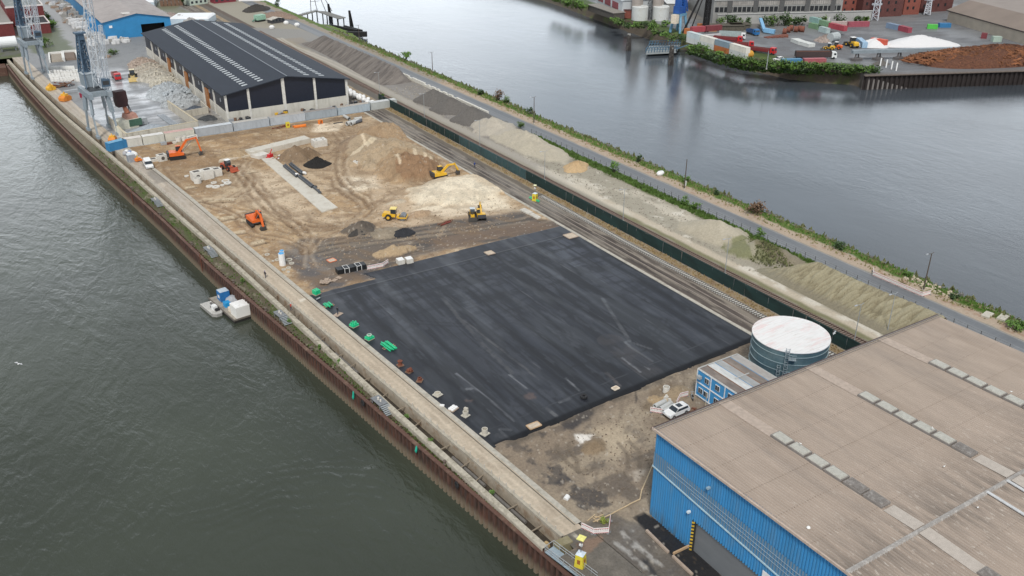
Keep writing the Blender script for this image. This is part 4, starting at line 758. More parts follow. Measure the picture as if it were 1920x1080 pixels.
rr_.build('roof', M('hall_roof', (.36, .33, .32), .85, var=.15, scale=.25, dirt=(.22, .2, .19), dirt_amt=.6, dirt_scale=.08), bw)
MB().box(gx0+23.2, gy+6, .02, 11.4, .2, 6).build('doorway', M('door_dark', (.012, .012, .013), .9), bw)
MB().box(gx0+3, gy-.1, 5.5, 1.5, .1, 1.2).build('blank_panel', M('panel_white', ()), bw)
MB().box(gx0-2.2, gy+22, 0, 4.4, 9, 7).build('side_annex', bl2, bw); MB().box(cx_-4, gy+6, 10.95, 4, 5, .3).build('roof_patch', M('patch_pale', (.6, .58, .55), .8), bw)
# ---- red brick building by the quay in the north west ----
rbk = thing('brick_building', 'dark red brick building with a flat grey roof and white parapet left of the cranes', 'building')
brick = M('dark_brick', (.16, .035, .035), .85, var=.25, scale=1.2); grf = M('grey_felt', (.26, .245, .225), .9, var=.1, scale=.2)
MB().prism([(-60, 531), (28, 531), (28, 618), (-60, 618)], 0, 6.8).build('wall', brick, rbk); MB().prism([(-60, 531.5), (27.5, 531.5), (27.5, 617.5), (-60, 617.5)], 6.8, 6.9).build('roof', grf, rbk)
MB().box(-16, 531, 6.6, 88.5, .5, .7).box(37, 561, 9.9, 18.5, .5, .8).box(46, 580, 9.9, .5, 38, .8).build('parapet', M('parapet_white', (.72, .66, .64), .7), rbk); MB().prism([(28.1, 561), (46, 561), (46, 600), (28.1, 600)], 0, 10).build('wall', brick, rbk); MB().prism([(28.4, 561.4), (45.6, 561.4), (45.6, 599.6), (28.4, 599.6)], 10, 10.2).build('roof', M('roof_green_grey', (.2, .215, .2), .8, dirt=(.5, .5, .48), dirt_amt=.6, dirt_scale=.2), rbk)
an = thing('brick_annex', 'small open topped red brick annex with a white rim before the larger brick building', 'building'); MB().prism([(33.5, 532), (45, 532), (45, 556), (33.5, 556)], 0, 5).build('wall', brick, an); MB().box(39.2, 532, 5, 12, .5, .5).box(45, 544, 5, .5, 24, .5).box(39.2, 556, 5, 12, .5, .5).build('rim', M('parapet_white', ()), an); MB().prism([(34, 532.5), (44.6, 532.5), (44.6, 555.5), (34, 555.5)], 4.9, 5.05).build('roof', M('dark_felt', (.03, .03, .035), .9), an)
# =====================================================================
# SITE OBJECTS
# =====================================================================
black = M('rubber_black', (.02, .02, .022), .8); steel = M('steel_grey', (.22, .23, .24), .5, .5); glass = M('cab_glass', (.03, .04, .05), .1, spec=.8)
white = M('white_paint', (.80, .80, .79), .4, var=.05); greym = M('grey_paint', (.36, .38, .40), .5)
def XF(rz, x, y, z): return Matrix.Translation((x, y, z)) @ Matrix.Rotation(rz, 4, 'Z')
def chain(mb, pts, w0, w1, y=0):
    for i, (a_, b_) in enumerate(zip(pts[:-1], pts[1:])):
        w_ = w0+(w1-w0)*i/max(1, len(pts)-2); mb.bar((a_[0], y, a_[1]), (b_[0], y, b_[1]), .42, w_)
def excavator(name, label, loc, rz, col, up=0.0, boom=((.5, 1.5), (2.4, 3.9), (4.5, 3.7)), stick=((4.3, 3.9), (5.6, 1.2)), cw=(.05, .05, .055), s=1.0, cat='excavator'):
    o = thing(name, label, cat, loc, rz); o.scale = (s, s, s)
    for y_ in (-1.15, 1.15):
        MB().side([(-1.9, .1), (-1.5, 0), (1.5, 0), (1.9, .12), (2.05, .5), (1.85, .85), (-1.85, .85), (-2.05, .5)], y_-.28, y_+.28).build('track', black, o)
    MB().box(0, 0, .45, 2.2, 1.8, .5).build('undercarriage', steel, o)
    m = XF(up, 0, 0, 0)
    MB().side([(-1.9, 1.0), (1.7, 1.0), (1.7, 1.55), (.4, 1.75), (-1.2, 2.0), (-1.9, 1.9)], -1.25, 1.25).xf(m).build('house', col, o)
    MB().side([(-2.5, 1.05), (-1.9, 1.0), (-1.9, 2.05), (-2.35, 2.0)], -1.25, 1.25).xf(m).build('counterweight', M('cw%.2f' % cw[0], cw, .6), o)
    cb = MB().side([(-.1, 1.55), (1.35, 1.55), (1.5, 2.3), (1.1, 3.0), (0, 3.05), (-.1, 2.4)], .3, 1.2).xf(m).build('cab', glass, o)
    MB().box(.55, .75, 3.04, 1.15, .92, .07).xf(m).build('cab_roof', col if up > -9 else col, cb)
    b_ = MB(); chain(b_, boom, .55, .42, -.15); b_.xf(m).build('boom', col, o)
    t_ = MB(); chain(t_, stick, .38, .3, -.15); t_.xf(m).build('stick', col, o)
    MB().bar((boom[0][0]+.6, -.15, 1.5), ((boom[1][0]+boom[2][0])/2, -.15, boom[1][1]-.3), .14).bar((boom[1][0]+.4, -.15, boom[1][1]+.5), (stick[0][0]+.1, -.15, stick[0][1]+.35), .12).xf(m).build('ram', steel, o)
    e_ = stick[-1]; MB().side([(e_[0]-.15, e_[1]+.1), (e_[0]+.3, e_[1]-.1), (e_[0]+.25, e_[1]-.85), (e_[0]-.5, e_[1]-1.0), (e_[0]-.85, e_[1]-.5), (e_[0]-.5, e_[1]-.45)], -.75, .45).xf(m).build('bucket', M('bucket_dark', (.06, .055, .05), .7), o)
    return o
orng = M('digger_orange', (.75, .14, .02), .45, var=.1, dirt=(.3, .18, .1), dirt_amt=.4); yel = M('digger_yellow', (.78, .46, .03), .45, var=.1, dirt=(.35, .25, .12), dirt_amt=.4)
excavator('excavator', 'large orange tracked excavator reaching right beside the concrete shafts and the white van', at(333, 297), heading((325, 298), (365, 293)), orng, 0, ((.5, 1.6), (2.8, 4.6), (5.3, 4.9)), ((5.2, 5.1), (6.0, 1.2)), s=1.22)
excavator('excavator', 'orange tracked excavator digging next to the quay road with its arm folded towards the river', at(479, 420), heading((477, 415), (498, 436)), orng, .1, ((.5, 1.6), (2.3, 3.8), (3.9, 3.4)), ((3.8, 3.5), (4.6, .9)), s=1.18)
excavator('excavator', 'yellow tracked excavator with black cab standing at the edge of the pale sand', at(824, 334), heading((820, 336), (862, 328)), yel, 0, ((.5, 1.5), (2.6, 3.3), (4.6, 3.3)), ((4.5, 3.5), (5.6, 1.3)), s=1.1)
excavator('mini_excavator', 'small yellow excavator with raised arm beside the wheel loader on the dark gravel', at(902, 410), heading((902, 412), (896, 396)), yel, 0, ((.5, 1.5), (1.6, 3.4), (2.9, 4.3)), ((2.8, 4.4), (3.6, 3.1)), s=.85)
def wheel(mb, x, y, r, w_, z=None): mb.cyl((x, y-w_/2, r if z is None else z), (x, y+w_/2, r if z is None else z), r, n=14)
def loader(label, loc, rz, body, roof=white, s=1.0, cat='wheel loader', name='wheel_loader', bucket=None):
    o = thing(name, label, cat, loc, rz); o.scale = (s, s, s)
    for x_ in (-1.5, 1.5):
        for y_ in (-1.05, 1.05):
            m = MB(); wheel(m, x_, y_, .72, .5); wl = m.build('wheel', black, o); m = MB(); wheel(m, x_, y_*1.02, .32, .52, .72); m.build('rim', body, wl)
    MB().side([(-2.7, .8), (-.4, .8), (-.4, 1.9), (-2.2, 1.95), (-2.7, 1.6)], -.8, .8).build('engine_cover', body, o)
    MB().side([(-.3, .7), (2.2, .7), (2.2, 1.3), (-.3, 1.3)], -.45, .45).build('front_frame', body, o)
    cb = MB().side([(-.7, 1.3), (.7, 1.3), (.8, 2.3), (.55, 3.05), (-.6, 3.05)], -.7, .7).build('cab', glass, o); MB().box(-.02, 0, 3.05, 1.5, 1.6, .12).build('cab_roof', roof, cb)
    MB().bar((.9, -.45, 1.4), (3.0, -.45, .6), .18, .3).bar((.9, .45, 1.4), (3.0, .45, .6), .18, .3).build('lift_arm', body, o)
    MB().side([(2.8, .15), (3.9, .05), (3.95, .2), (3.2, .3), (3.05, 1.2), (2.85, 1.2)], -1.35, 1.35).build('bucket', bucket or M('bucket_dark', ()), o)
    return o
loader('wheel loader with white cab roof and reddish bucket beside the concrete shafts', at(428, 318), heading((422, 316), (440, 322)), M('faded_red', (.45, .10, .05), .5), s=1.0, bucket=M('faded_red', ()))
loader('yellow and grey wheel loader with white cab roof facing the camera on the dark gravel', at(886, 408), heading((886, 404), (887, 414)), yel, M('roof_silver', (.55, .6, .62), .4), s=.85)
# roller
o = thing('road_roller', 'yellow single drum roller with yellow cab roof beside the dark gravel heaps', 'roller', at(741, 411), heading((728, 411), (756, 412)))
MB().cyl((1.9, -1.05, .75), (1.9, 1.05, .75), .75, n=20).build('drum', steel, o); MB().box(1.9, -1.15, .65, 2.0, .14, .3).box(1.9, 1.15, .65, 2.0, .14, .3).box(2.85, 0, .65, .16, 2.4, .3).box(.8, 0, .6, .6, 1.6, .5).build('drum_frame', yel, o)
for y_ in (-.95, .95): m = MB(); wheel(m, -1.4, y_, .75, .5); wl = m.build('wheel', black, o); m = MB(); wheel(m, -1.4, y_*1.03, .36, .5, .75); m.build('rim', yel, wl)
MB().side([(-2.9, .8), (.2, .8), (.2, 1.5), (-2.6, 1.75), (-2.9, 1.4)], -.8, .8).build('engine_cover', yel, o); cb = MB().side([(-.9, 1.5), (.35, 1.5), (.3, 2.7), (-.85, 2.7)], -.65, .65).build('cab', glass, o); MB().box(-.28, 0, 2.7, 1.5, 1.6, .14).build('cab_roof', M('roof_yellow', (.85, .68, .22), .5), cb)
o.scale = (1.12,)*3
# cars
def car(name, label, cat, loc, rz, col, prof, wid, wheels, win, roofw=.86, s=1.0, group=None):
    o = thing(name, label, cat, loc, rz, group); o.scale = (s, s, s)
    lo, hi = prof; mb = MB(); n = len(lo)
    mb.side(lo, -wid/2, wid/2); mb.build('body', col, o)
    n = len(hi); v = []; 
    for (yy, k) in ((-wid/2+.04, 1), (wid/2-.04, 1)):
        for (x, z, tp) in hi: v.append((x, yy*(roofw if tp else 1), z))
    gh = MB().add(v, [tuple(range(n)), tuple(range(2*n-1, n-1, -1))]+[(i, n+i, n+(i+1) % n, (i+1) % n) for i in range(n)]).build('roof', col, o)
    for nm, quads in win.items():
        m = MB(); [m.add(q_, [(0, 1, 2, 3)]) for q_ in quads]; m.build(nm, glass, o)
    for x_, r_ in wheels:
        for y_ in (-wid/2+.08, wid/2-.08): m = MB(); wheel(m, x_, y_, r_, .24); wl = m.build('wheel', black, o); m = MB(); wheel(m, x_, y_+(.02 if y_ > 0 else -.02), r_*.55, .24, r_); m.build('rim', M('rim_grey', (.3, .3, .31), .4, .6), wl)
    for y_ in (-wid/2+.25, wid/2-.25): MB().box(lo[-2][0] if False else max(p[0] for p in lo)-.02, y_, .72, .12, .36, .16).build('headlight', M('lens', (.6, .65, .7), .1), o)
    return o
def gq(x0, z0, x1, z1, wid, k=.87):
    return [(x0, -wid/2*1.0+.02, z0), (x0, wid/2-.02, z0), (x1, wid/2*k, z1), (x1, -wid/2*k, z1)]
W2 = 1.84
suv = car('parked_car', 'white SUV with dark panoramic roof glass parked beside three grey concrete pipes', 'car', at(1268, 776), heading((1287, 764), (1252, 779)), white,
    ([(-2.3, .35), (2.25, .35), (2.32, .7), (2.15, .93), (1.0, 1.05), (-2.2, 1.08), (-2.34, .8)], [(-2.2, 1.06, 0), (1.15, 1.03, 0), (.35, 1.6, 1), (-1.5, 1.63, 1), (-2.0, 1.5, 1)]), W2, ((-1.4, .36), (1.42, .36)),
    {'windscreen': [gq(1.08, 1.09, .42, 1.60, W2*.98, .84)], 'rear_window': [[(-2.2, .8, 1.14), (-2.2, -.8, 1.14), (-2.06, -.72, 1.5), (-2.06, .72, 1.5)]],
     'side_window': [[(-1.95, s_*(W2/2-.02), 1.12), (.95, s_*(W2/2-.02), 1.12), (.3, s_*(W2/2*.86), 1.53), (-1.75, s_*(W2/2*.86), 1.53)][::s_] for s_ in (-1, 1)], 'sunroof': [[(-.95, -.5, 1.655), (.05, -.5, 1.645), (.05, .5, 1.645), (-.95, .5, 1.655)]]})
car('parked_van', 'white panel van parked on the quay road beside the grey cabin', 'van', at(279, 313), heading((274, 303), (284, 320)), white,
    ([(-2.5, .35), (2.4, .35), (2.5, .75), (2.3, 1.05), (1.6, 1.2), (-2.5, 1.2)], [(-2.5, 1.2, 0), (1.65, 1.18, 0), (.9, 1.95, 1), (-2.4, 2.05, 1)]), 1.95, ((-1.6, .36), (1.6, .36)),
    {'windscreen': [gq(1.6, 1.24, .98, 1.9, 1.92, .86)], 'side_window': [[(.2, s_*.965, 1.25), (1.35, s_*.965, 1.25), (.85, s_*.86, 1.8), (.2, s_*.86, 1.8)][::s_] for s_ in (-1, 1)]}, s=1.12)
# trucks
def truck(name, label, cat, loc, rz, cabc, bedc, L=8.5, load=None, s=1.0, group=None, bedh=1.5):
    o = thing(name, label, cat, loc, rz, group); o.scale = (s, s, s); f = L/2
    MB().box(0, 0, .6, L-.6, .9, .35).build('chassis', M('chassis_dark', (.05, .05, .05), .7), o)
    cb = MB().side([(f-2.1, .6), (f, .6), (f, 1.7), (f-.25, 2.9), (f-2.1, 3.0)], -1.22, 1.22).build('cab', cabc, o)
    MB().add([(f+.02, -1.05, 1.75), (f+.02, 1.05, 1.75), (f-.19, 1.0, 2.6), (f-.19, -1.0, 2.6)], [(0, 1, 2, 3)]).build('windscreen', glass, cb)
    MB().add([(f-1.3, 1.235, 1.7), (f-.3, 1.235, 1.7), (f-.45, 1.235, 2.5), (f-1.3, 1.235, 2.5)], [(3, 2, 1, 0)]).add([(f-1.3, -1.235, 1.7), (f-.3, -1.235, 1.7), (f-.45, -1.235, 2.5), (f-1.3, -1.235, 2.5)], [(0, 1, 2, 3)]).build('side_window', glass, cb)
    if bedc is not None:
        b0, b1 = -f, f-2.4; cx, ln = (b0+b1)/2, b1-b0
        MB().box(cx, 0, .95, ln, 2.4, .15).box(cx, 1.2, .95, ln, .12, bedh, ).box(cx, -1.2, .95, ln, .12, bedh).box(b0, 0, .95, .12, 2.4, bedh).box(b1, 0, .95, .12, 2.4, bedh+.2).build('bed', bedc, o)
    if load == 'rust': MB().box(cx, 0, 1.1, ln-.3, 2.2, bedh-.4, tx=.9, ty=.85).build('load', M('scrap_rust', (.14, .06, .04), .95, scale=4, bump=1), o)
    if load == 'logs':
        rd_ = random.Random(3); lg = MB()
        for i in range(30): z = 1.1+(i//6)*.42; y_ = -1+(i % 6)*.4; lg.cyl((b0+rd_.uniform(0, .3), y_, z), (b1-rd_.uniform(0, .3), y_, z), .2, n=6)
        lg.build('logs', M('log_bark', (.13, .055, .035), .95, scale=5), o)
    for x_ in (f-1.2, -f+1.0, -f+2.3):
        for y_ in (-1.05, 1.05): m = MB(); wheel(m, x_, y_, .5, .35); m.build('wheel', black, o)
    return o
redt = M('truck_red', (.55, .02, .025), .4, var=.08); 
truck('dump_truck', 'red tipper truck with grey sided bed driving over the wet pale yard', 'truck', at(219, 148), heading((212, 137), (228, 152)), redt, M('bed_redgrey', (.30, .12, .12), .6), 8.2, 'rust')
loader('beige wheel loader next to the red tipper truck in the wet yard', at(250, 149), heading((249, 140), (251, 158)), M('loader_beige', (.62, .47, .20), .5, dirt=(.3, .25, .15)), M('roof_cream', (.7, .62, .42), .5), 1.35, bucket=M('loader_beige', ()))
# ---------------- people ----------------
skin = M('skin', (.55, .34, .25), .6, var=.05)
def person(label, loc, rz, top, legs=(.04, .05, .08), hat=(.8, .8, .78), stride=.25):
    o = thing('person', label, 'person', loc, rz)
    me = bpy.data.meshes.new('body'); V = [(0, 0, .95), (0, 0, 1.15), (0, 0, 1.42), (0, 0, 1.52), (0, .01, 1.66), (0, .10, .88), (stride*.5, .11, .5), (stride*.3-.12, .11, .06), (stride*.3+.08, .11, .03), (0, -.10, .88), (-stride*.3, -.11, .5), (-stride, -.11, .08), (-stride+.18, -.11, .03), (0, .21, 1.40), (-.04, .27, 1.12), (.10, .26, .88), (0, -.21, 1.40), (.05, -.27, 1.12), (.20, -.24, .92)]
    E_ = [(0, 1), (1, 2), (2, 3), (3, 4), (0, 5), (5, 6), (6, 7), (7, 8), (0, 9), (9, 10), (10, 11), (11, 12), (2, 13), (13, 14), (14, 15), (2, 16), (16, 17), (17, 18)]
    rad = [.15, .15, .17, .06, .10, .095, .07, .05, .045, .095, .07, .05, .045, .07, .05, .04, .07, .05, .04]
    me.from_pydata(V, E_, []); b_ = bpy.data.objects.new('body', me); C.objects.link(b_); b_.parent = o; sk_ = b_.modifiers.new('s', 'SKIN'); b_.modifiers.new('d', 'SUBSURF').levels = 1
    for i, r_ in enumerate(rad): me.skin_vertices[0].data[i].radius = (r_, r_)
    me.skin_vertices[0].data[0].use_root = True; me.materials.append(M('trousers%.2f%.2f' % legs[:2], legs, .8))
    MB().lathe([(.17, .92), (.19, 1.15), (.22, 1.35), (.17, 1.47), (.08, 1.5)], n=12).xf(Matrix.Diagonal((.72, 1.15, 1, 1))).build('jacket', M('jacket%.2f%.2f%.2f' % top, top, .7), o)
    MB().lathe([(.001, 1.56), (.075, 1.58), (.095, 1.66), (.085, 1.72)], n=12).build('face', skin, o); MB().lathe([(.125, 1.69), (.115, 1.74), (.07, 1.80), (.001, 1.82)], n=12).build('helmet', M('helmet%.1f' % hat[0], hat, .4), o)
    return o
person('person in orange red work jacket and white helmet walking on the quay road', at(546, 582), 2.2, (.75, .12, .06))
person('person in blue clothes walking along the railway strip beside the green screen', at(890, 314), 1.2, (.03, .07, .28), hat=(.05, .08, .3))
person('person in dark clothes standing on the quay road near the white water tanks', at(498, 521), .5, (.05, .04, .04), hat=(.08, .07, .06))
person('person in black standing on a pale board at the tarmac edge', at(633.5, 590), .5, (.02, .02, .02), hat=(.02, .02, .02))
MB().box(0, 0, 0, 1.9, 1.3, .1).box(.5, .2, .1, .5, .4, .15).solo('timber_board', M('timber_pale', ()), 'pale square board under the person in black on the tarmac edge', 'board', (*at(634, 590), .06-.04), .5)
bpy.data.objects[[o.name for o in C.objects if o.get('label', '').startswith('person in black')][0]].location.z = .13
# ---------------- small things on the tarmac ----------------
grn = M('pipe_green', (.02, .52, .24), .4, var=.12); Z0 = .07
def pipes_bundle(label, px, L, n, rz, extra=True):
    o = thing('pipe_bundle', label, 'pipe bundle', (*at(*px), Z0), rz); rr2 = random.Random(int(px[0]))
    for i in range(n):
        y_ = (i-(n-1)/2)*.26; z = .22+(.22 if i % 3 == 1 else 0); d = rr2.uniform(-.25, .25); MB().cyl((-L/2+d, y_, z), (L/2+d, y_, z), .13, n=10).build('pipe', grn, o)
    for x_ in (-L*.28, L*.28) if not extra else (-.2, .35): MB().box(x_, 0, .0, .12, n*.26+.9, .09).build('bearer', M('timber_orange', (.50, .34, .20), .8), o)
    return o
pipes_bundle('long bundle of bright green pipes strapped over crossed battens on the tarmac', (729, 651), 3.6, 7, heading((718, 643), (742, 661)))
pipes_bundle('short row of green pipes between the green box stack and the person in black', (616, 574), 1.7, 6, heading((610, 570), (620, 579)))
pipes_bundle('pair of green pipes lying at the foot of the yellow tower beside the railway strip', (1002, 376), 4.2, 2, heading((990, 371), (1013, 381)), False)
def gcrate(label, px, kind):
    o = thing('green_crate', label, 'crate', (*at(*px), Z0), .3)
    if kind == 0:
        for x_ in (-.45, 0, .45):
            for y_ in (-.45, 0, .45): MB().box(x_, y_, .15, .38, .38, .95).build('box', grn, o)
    else:
        MB().box(0, 0, .12, 1.5, 1.3, .45).build('base', grn, o); 
        for a_ in range(5): MB().box(.5*math.cos(a_*1.25), .45*math.sin(a_*1.25), .5, .25, .3, .5 if kind == 1 else .3).build('fitting', grn, o)
        if kind == 2: MB().lathe([(.35, .85), (.5, .85), (.5, 1.0), (.35, 1.0)], n=16).build('ring', M('pale_ring', (.55, .62, .55), .6), o)
    MB().box(0, 0, 0, 1.6, 1.4, .12).build('pallet', M('timber_pale', ()), o)
gcrate('green block of nine stacked boxes on a pallet beside the quay road', (593.5, 552), 0); gcrate('pallet of green pipe fittings with upright ends on the tarmac', (664, 612), 1); gcrate('green fittings with a pale ring on top on the tarmac edge', (693, 636), 2)
rst = M('rust_iron', (.17, .055, .03), .85, var=.3, scale=4)
def bollard(label, px, k):
    o = thing('iron_bollard', label, 'bollard', (*at(*px), Z0), .4*k); MB().box(0, 0, 0, 1.2, 1.1, .18).build('pallet', M('timber_dark', (.2, .12, .08), .9), o)
    if k == 0: MB().lathe([(.5, .18), (.36, .3), (.34, .8), (.5, .95), (.5, 1.05), (.01, 1.1)], n=16).build('bollard', rst, o)
    elif k == 1: MB().cyl((-.5, 0, .45), (.5, 0, .45), .35, n=12).cyl((.0, .4, .35), (.1, -.6, .4), .28, n=12).build('bollard', rst, o)
    else: MB().lathe([(.45, .18), (.3, .3), (.3, .6), (.4, .7), (.2, .72)], n=14).box(.3, -.1, .2, .3, .4, .3).build('bollard', rst, o)
bollard('upright rust brown iron bollard on a pallet on the tarmac edge', (750.5, 686), 0); bollard('rust brown iron pieces lying on a pallet between two other rusty bollards', (767.5, 698), 1); bollard('dark rust iron bollard nearest the first pale ring on the tarmac', (787, 715), 2)
crm = M('shaft_concrete', (.52, .49, .42), .85, var=.12)
def ringp(name, label, loc, r=.55, h=.5, th=.14, sq=.0, rz=0.3, mat=None, cat='concrete ring'):
    o = thing(name, label, cat, loc, rz); MB().lathe([(r-th, .02), (r-th, h), (r, h), (r, 0)], n=20).build('ring', mat or crm, o)
    if sq: MB().box(0, 0, -.02, sq, sq, .16).build('foot', mat or crm, o)
    return o
ringp('concrete_ring', 'low pale concrete ring on a square foot on the tarmac edge', (*at(820.5, 741), Z0), .6, .45, .2, 1.4)
o = ringp('concrete_ring', 'tall pale ring with a second pale block leaning on it on the tarmac edge', (*at(873, 780), Z0), .5, .9, .16, 1.2); MB().box(.45, .3, .1, .45, .7, 1.15, .2).build('block', crm, o)
ringp('concrete_ring', 'tall pale concrete ring standing nearest the lower corner of the tarmac', (*at(909, 814), Z0), .52, 1.05, .14, 1.3)
o = thing('white_bags', 'pallet of white sacks and small pieces on the pale tarmac edge', 'sacks', (*at(850, 768), Z0), .4)
for i in range(6): MB().lathe([(.01, 0), (.3, .03), (.33, .2), (.2, .32), (.01, .34)], (i % 3)*.5-.5, (i//3)*.55-.2, .12, n=10).build('sack', white, o)
MB().box(0, 0, 0, 1.7, 1.2, .12).build('pallet', M('timber_pale', ()), o)
MB().box(0, 0, 0, .8, .35, .25).solo('kerb_stone', white, 'small white stone lying on the light edge of the quay road', 'stone', (*at(829, 762), .12), -.7)
MB().lathe([(.28, .02), (.28, .4), (.62, .45), (.7, .22), (.62, 0)], n=18).solo('tyre', black, 'single black tyre lying on the lower tarmac near the pale scratches', 'tyre', (*at(1094.5, 746), .07))
MB().cyl((-.5, 0, .14), (.5, 0, .14), .16, n=10).solo('pipe_stub', M('grey_paint', ()), 'short grey pipe piece beside the green crate on the quay edge', 'pipe', (*at(597, 561), .05), .4)
def frame(label, px, a_, b_, rz, mat, fill=True, nm='timber_cover'):
    o = thing(nm, label, 'cover', (*at(*px), Z0), rz)
    for (x_, y_, sx, sy) in ((0, b_/2, a_, .14), (0, -b_/2, a_, .14), (a_/2, 0, .14, b_), (-a_/2, 0, .14, b_)): MB().box(x_, y_, 0, sx, sy, .16).build('edge', mat, o)
    if fill: MB().box(0, 0, .01, a_-.1, b_-.1, .09).build('board', M('plywood', (.55, .46, .36), .8, var=.2), o)
    return o
tor = M('timber_orange', ())
frame('orange brown timber cover frame at the lower corner of the tarmac', (1001, 799), 2.3, 1.35, heading((990, 802), (1013, 793)), tor); frame('small cream cover box on the lower edge of the tarmac', (1154, 729), 1.2, .95, .1, M('cream_box', (.78, .68, .55), .7))
frame('square pinkish board cover in the upper middle of the tarmac', (918, 475), 2.0, 2.0, .0, M('timber_pale', ())); frame('large square pale cover beside the upper kerb corner of the tarmac', (1070, 443), 2.8, 2.8, .0, M('timber_pale', ()))
frame('orange square plate in the brown plot beside the black crates', (622, 489), 1.8, 1.7, 0.1, M('plate_orange', (.75, .22, .10), .6), True)
o = thing('pallet_pile', 'loose pile of broken pallets on the dusty tarmac near the quay road', 'pallets', at(619, 527), .3)
rd_ = random.Random(8)
for i in range(9): MB().box(0, 0, 0, 1.3, .9, .1).box(0, .4, .1, 1.3, .1, .06).box(0, -.4, .1, 1.3, .1, .06).build('pallet', M('timber_pale', ()), o, (rd_.uniform(-2.4, 2.2), rd_.uniform(-.7, .7), .12*i*.5), rd_.uniform(-.6, 3))
o = thing('crate_row', 'row of black crates with white strapping frames behind the tarmac corner', 'crates', at(663, 506), heading((640, 508), (687, 498)))
for i in range(5): MB().box(-3.4+i*1.4, 0, 0, 1.28, 1.9, 1.15).build('crate', M('crate_black', (.012, .014, .016), .5), o)
for i in (0.5, 2.6): x_ = -3.4+i*1.4+.3; MB().box(x_, -1.0, 0, .1, .08, 1.25).box(x_+1.1, -1.0, 0, .1, .08, 1.25).box(x_+.55, -1.0, 1.15, 1.2, .08, .08).box(x_, 0, 1.16, .08, 2, .06).box(x_+1.1, 0, 1.16, .08, 2, .06).box(x_+.55, .9, 1.16, 1.2, .08, .06).build('strap_frame', white, o)
for i, (px, py) in enumerate(((751, 490), (767, 488))):
    o = thing('white_box', ('left' if i == 0 else 'right')+' one of two pale square concrete boxes at the upper edge of the tarmac', 'box', at(px, py+4), -.05); MB().box(0, 0, 0, 1.6, 1.7, 1.1).build('box', M('pale_block', (.62, .59, .53), .8), o); MB().box(0, 0, 1.1, 1.5, 1.6, .12).box(0, 0, 1.2, 1.1, 1.2, .05).build('lid', white, o)
# tanks
o = thing('water_tank', 'tall white round tank with blue lid standing among concrete rings', 'tank', at(530, 497)); MB().cyl((0, 0, 0), (0, 0, 3.0), .72, n=20).build('tank_body', white, o, smooth=False); MB().cyl((0, 0, 3.0), (0, 0, 3.1), .62, n=20).build('blue_top', M('bright_blue', (.02, .32, .68), .4), o)
o = thing('water_tank', 'shorter white round tank with blue lid behind the taller white tank', 'tank', at(530.5, 489)); MB().cyl((0, 0, 0), (0, 0, 2.6), .55, n=20).build('tank_body', white, o); MB().cyl((0, 0, 2.6), (0, 0, 2.7), .48, n=20).build('blue_top', M('bright_blue', ()), o)
for lb, px, py, r_ in (('pale ring to the right of the white water tank', 542, 488, .8), ('small pinkish disc right of the white water tank', 547, 494.5, .6), ('pale ring half hidden left of the white water tank', 520, 488, .6), ('small white disc between quay road and white water tank', 512, 490, .3), ('pale ring on the sand above the quay edge left of the tanks', 501, 478, .6), ('upper white ring of the heap below the white water tank', 541, 503, .55), ('left white ring of the heap below the white water tank', 532, 506, .5), ('lower small ring of the heap below the white water tank', 541, 510.5, .35)): ringp('concrete_ring', lb, at(px, py), r_, .22, .25, 0)
# concrete shafts
wcon = M('white_concrete', (.66, .64, .59), .85, var=.08, dirt=(.4, .37, .31), dirt_amt=.6)
def shaft(label, px, a_, b_, h, rz=.1, hole=None, round_=False):
    o = thing('concrete_shaft', label, 'concrete shaft', at(*px), rz)
    if round_: MB().lathe([(a_/2-.25, .1), (a_/2-.25, h), (a_/2, h), (a_/2, 0)], n=20).build('shaft', wcon, o)
    else:
        MB().box(0, 0, 0, a_, b_, h).build('shaft', wcon, o); MB().box(0, 0, h-.02, a_*.6, b_*.6, .03).build('opening', M('hole_dark', (.10, .09, .08), .9), o)
        if hole: MB().cyl((0, -b_/2-.01, h*.5), (0, -b_/2-.03, h*.5), .55, n=16).build('side_hole', M('hole_dark', ()), o)
    return o
shaft('square concrete shaft with a round side hole, left of the shaft group', (370, 337), 3.0, 2.6, 2.6, .1, True); shaft('largest blank white square shaft in the middle of the shaft group', (390, 334), 3.0, 2.6, 2.8); shaft('narrower square shaft right of the largest white shaft', (407, 329), 2.6, 2.2, 2.2); shaft('round shaft behind the narrower square shaft', (400, 322), 2.6, 2, 1.2, round_=True); shaft('round shaft standing in front of the shaft with the side hole', (371, 343), 2.1, 2, 1.6, round_=True)
shaft('square white shaft left of the large orange excavator', (304, 301), 2.6, 2.2, 2.0, .2, True); shaft('low pale slab stack between white van and the square shaft', (287, 302), 2.8, 2.2, .8)
for lb, px, py, r_ in (('lower left white cover disc of the disc group', 393, 350, 1.0), ('largest white cover disc of the disc group', 405, 351, 1.15), ('raised rim ring at the top of the disc group', 401, 343.5, .85), ('upper right ring of the disc group', 423, 340, 1.15), ('right white disc of the disc group', 427, 344, 1.1), ('grey disc between the white discs', 417, 348, .6), ('pale ring left of the concrete shafts', 350, 331, .65)): ringp('cover_disc', lb, at(px, py), r_, .28, r_*.6 if 'ring' not in lb else .35, 0, cat='cover disc', mat=wcon)
o = thing('concrete_block', 'large white concrete block with four round holes behind the retaining wall end', 'block', at(599, 273), .0); MB().box(0, 0, 0, 4.4, 3.4, 2.2).build('block', wcon, o)
for x_ in (-1.1, 1.1):
    for y_ in (-.8, .8): MB().cyl((x_, y_, 2.2), (x_, y_, 2.23), .3, n=12).build('hole', M('hole_dark', ()), o)
o = thing('concrete_block', 'small grey concrete block with two holes beside the black soil heap', 'block', at(671, 308), .4); MB().box(0, 0, 0, 2.2, 1.8, 1.2).build('block', wcon, o)
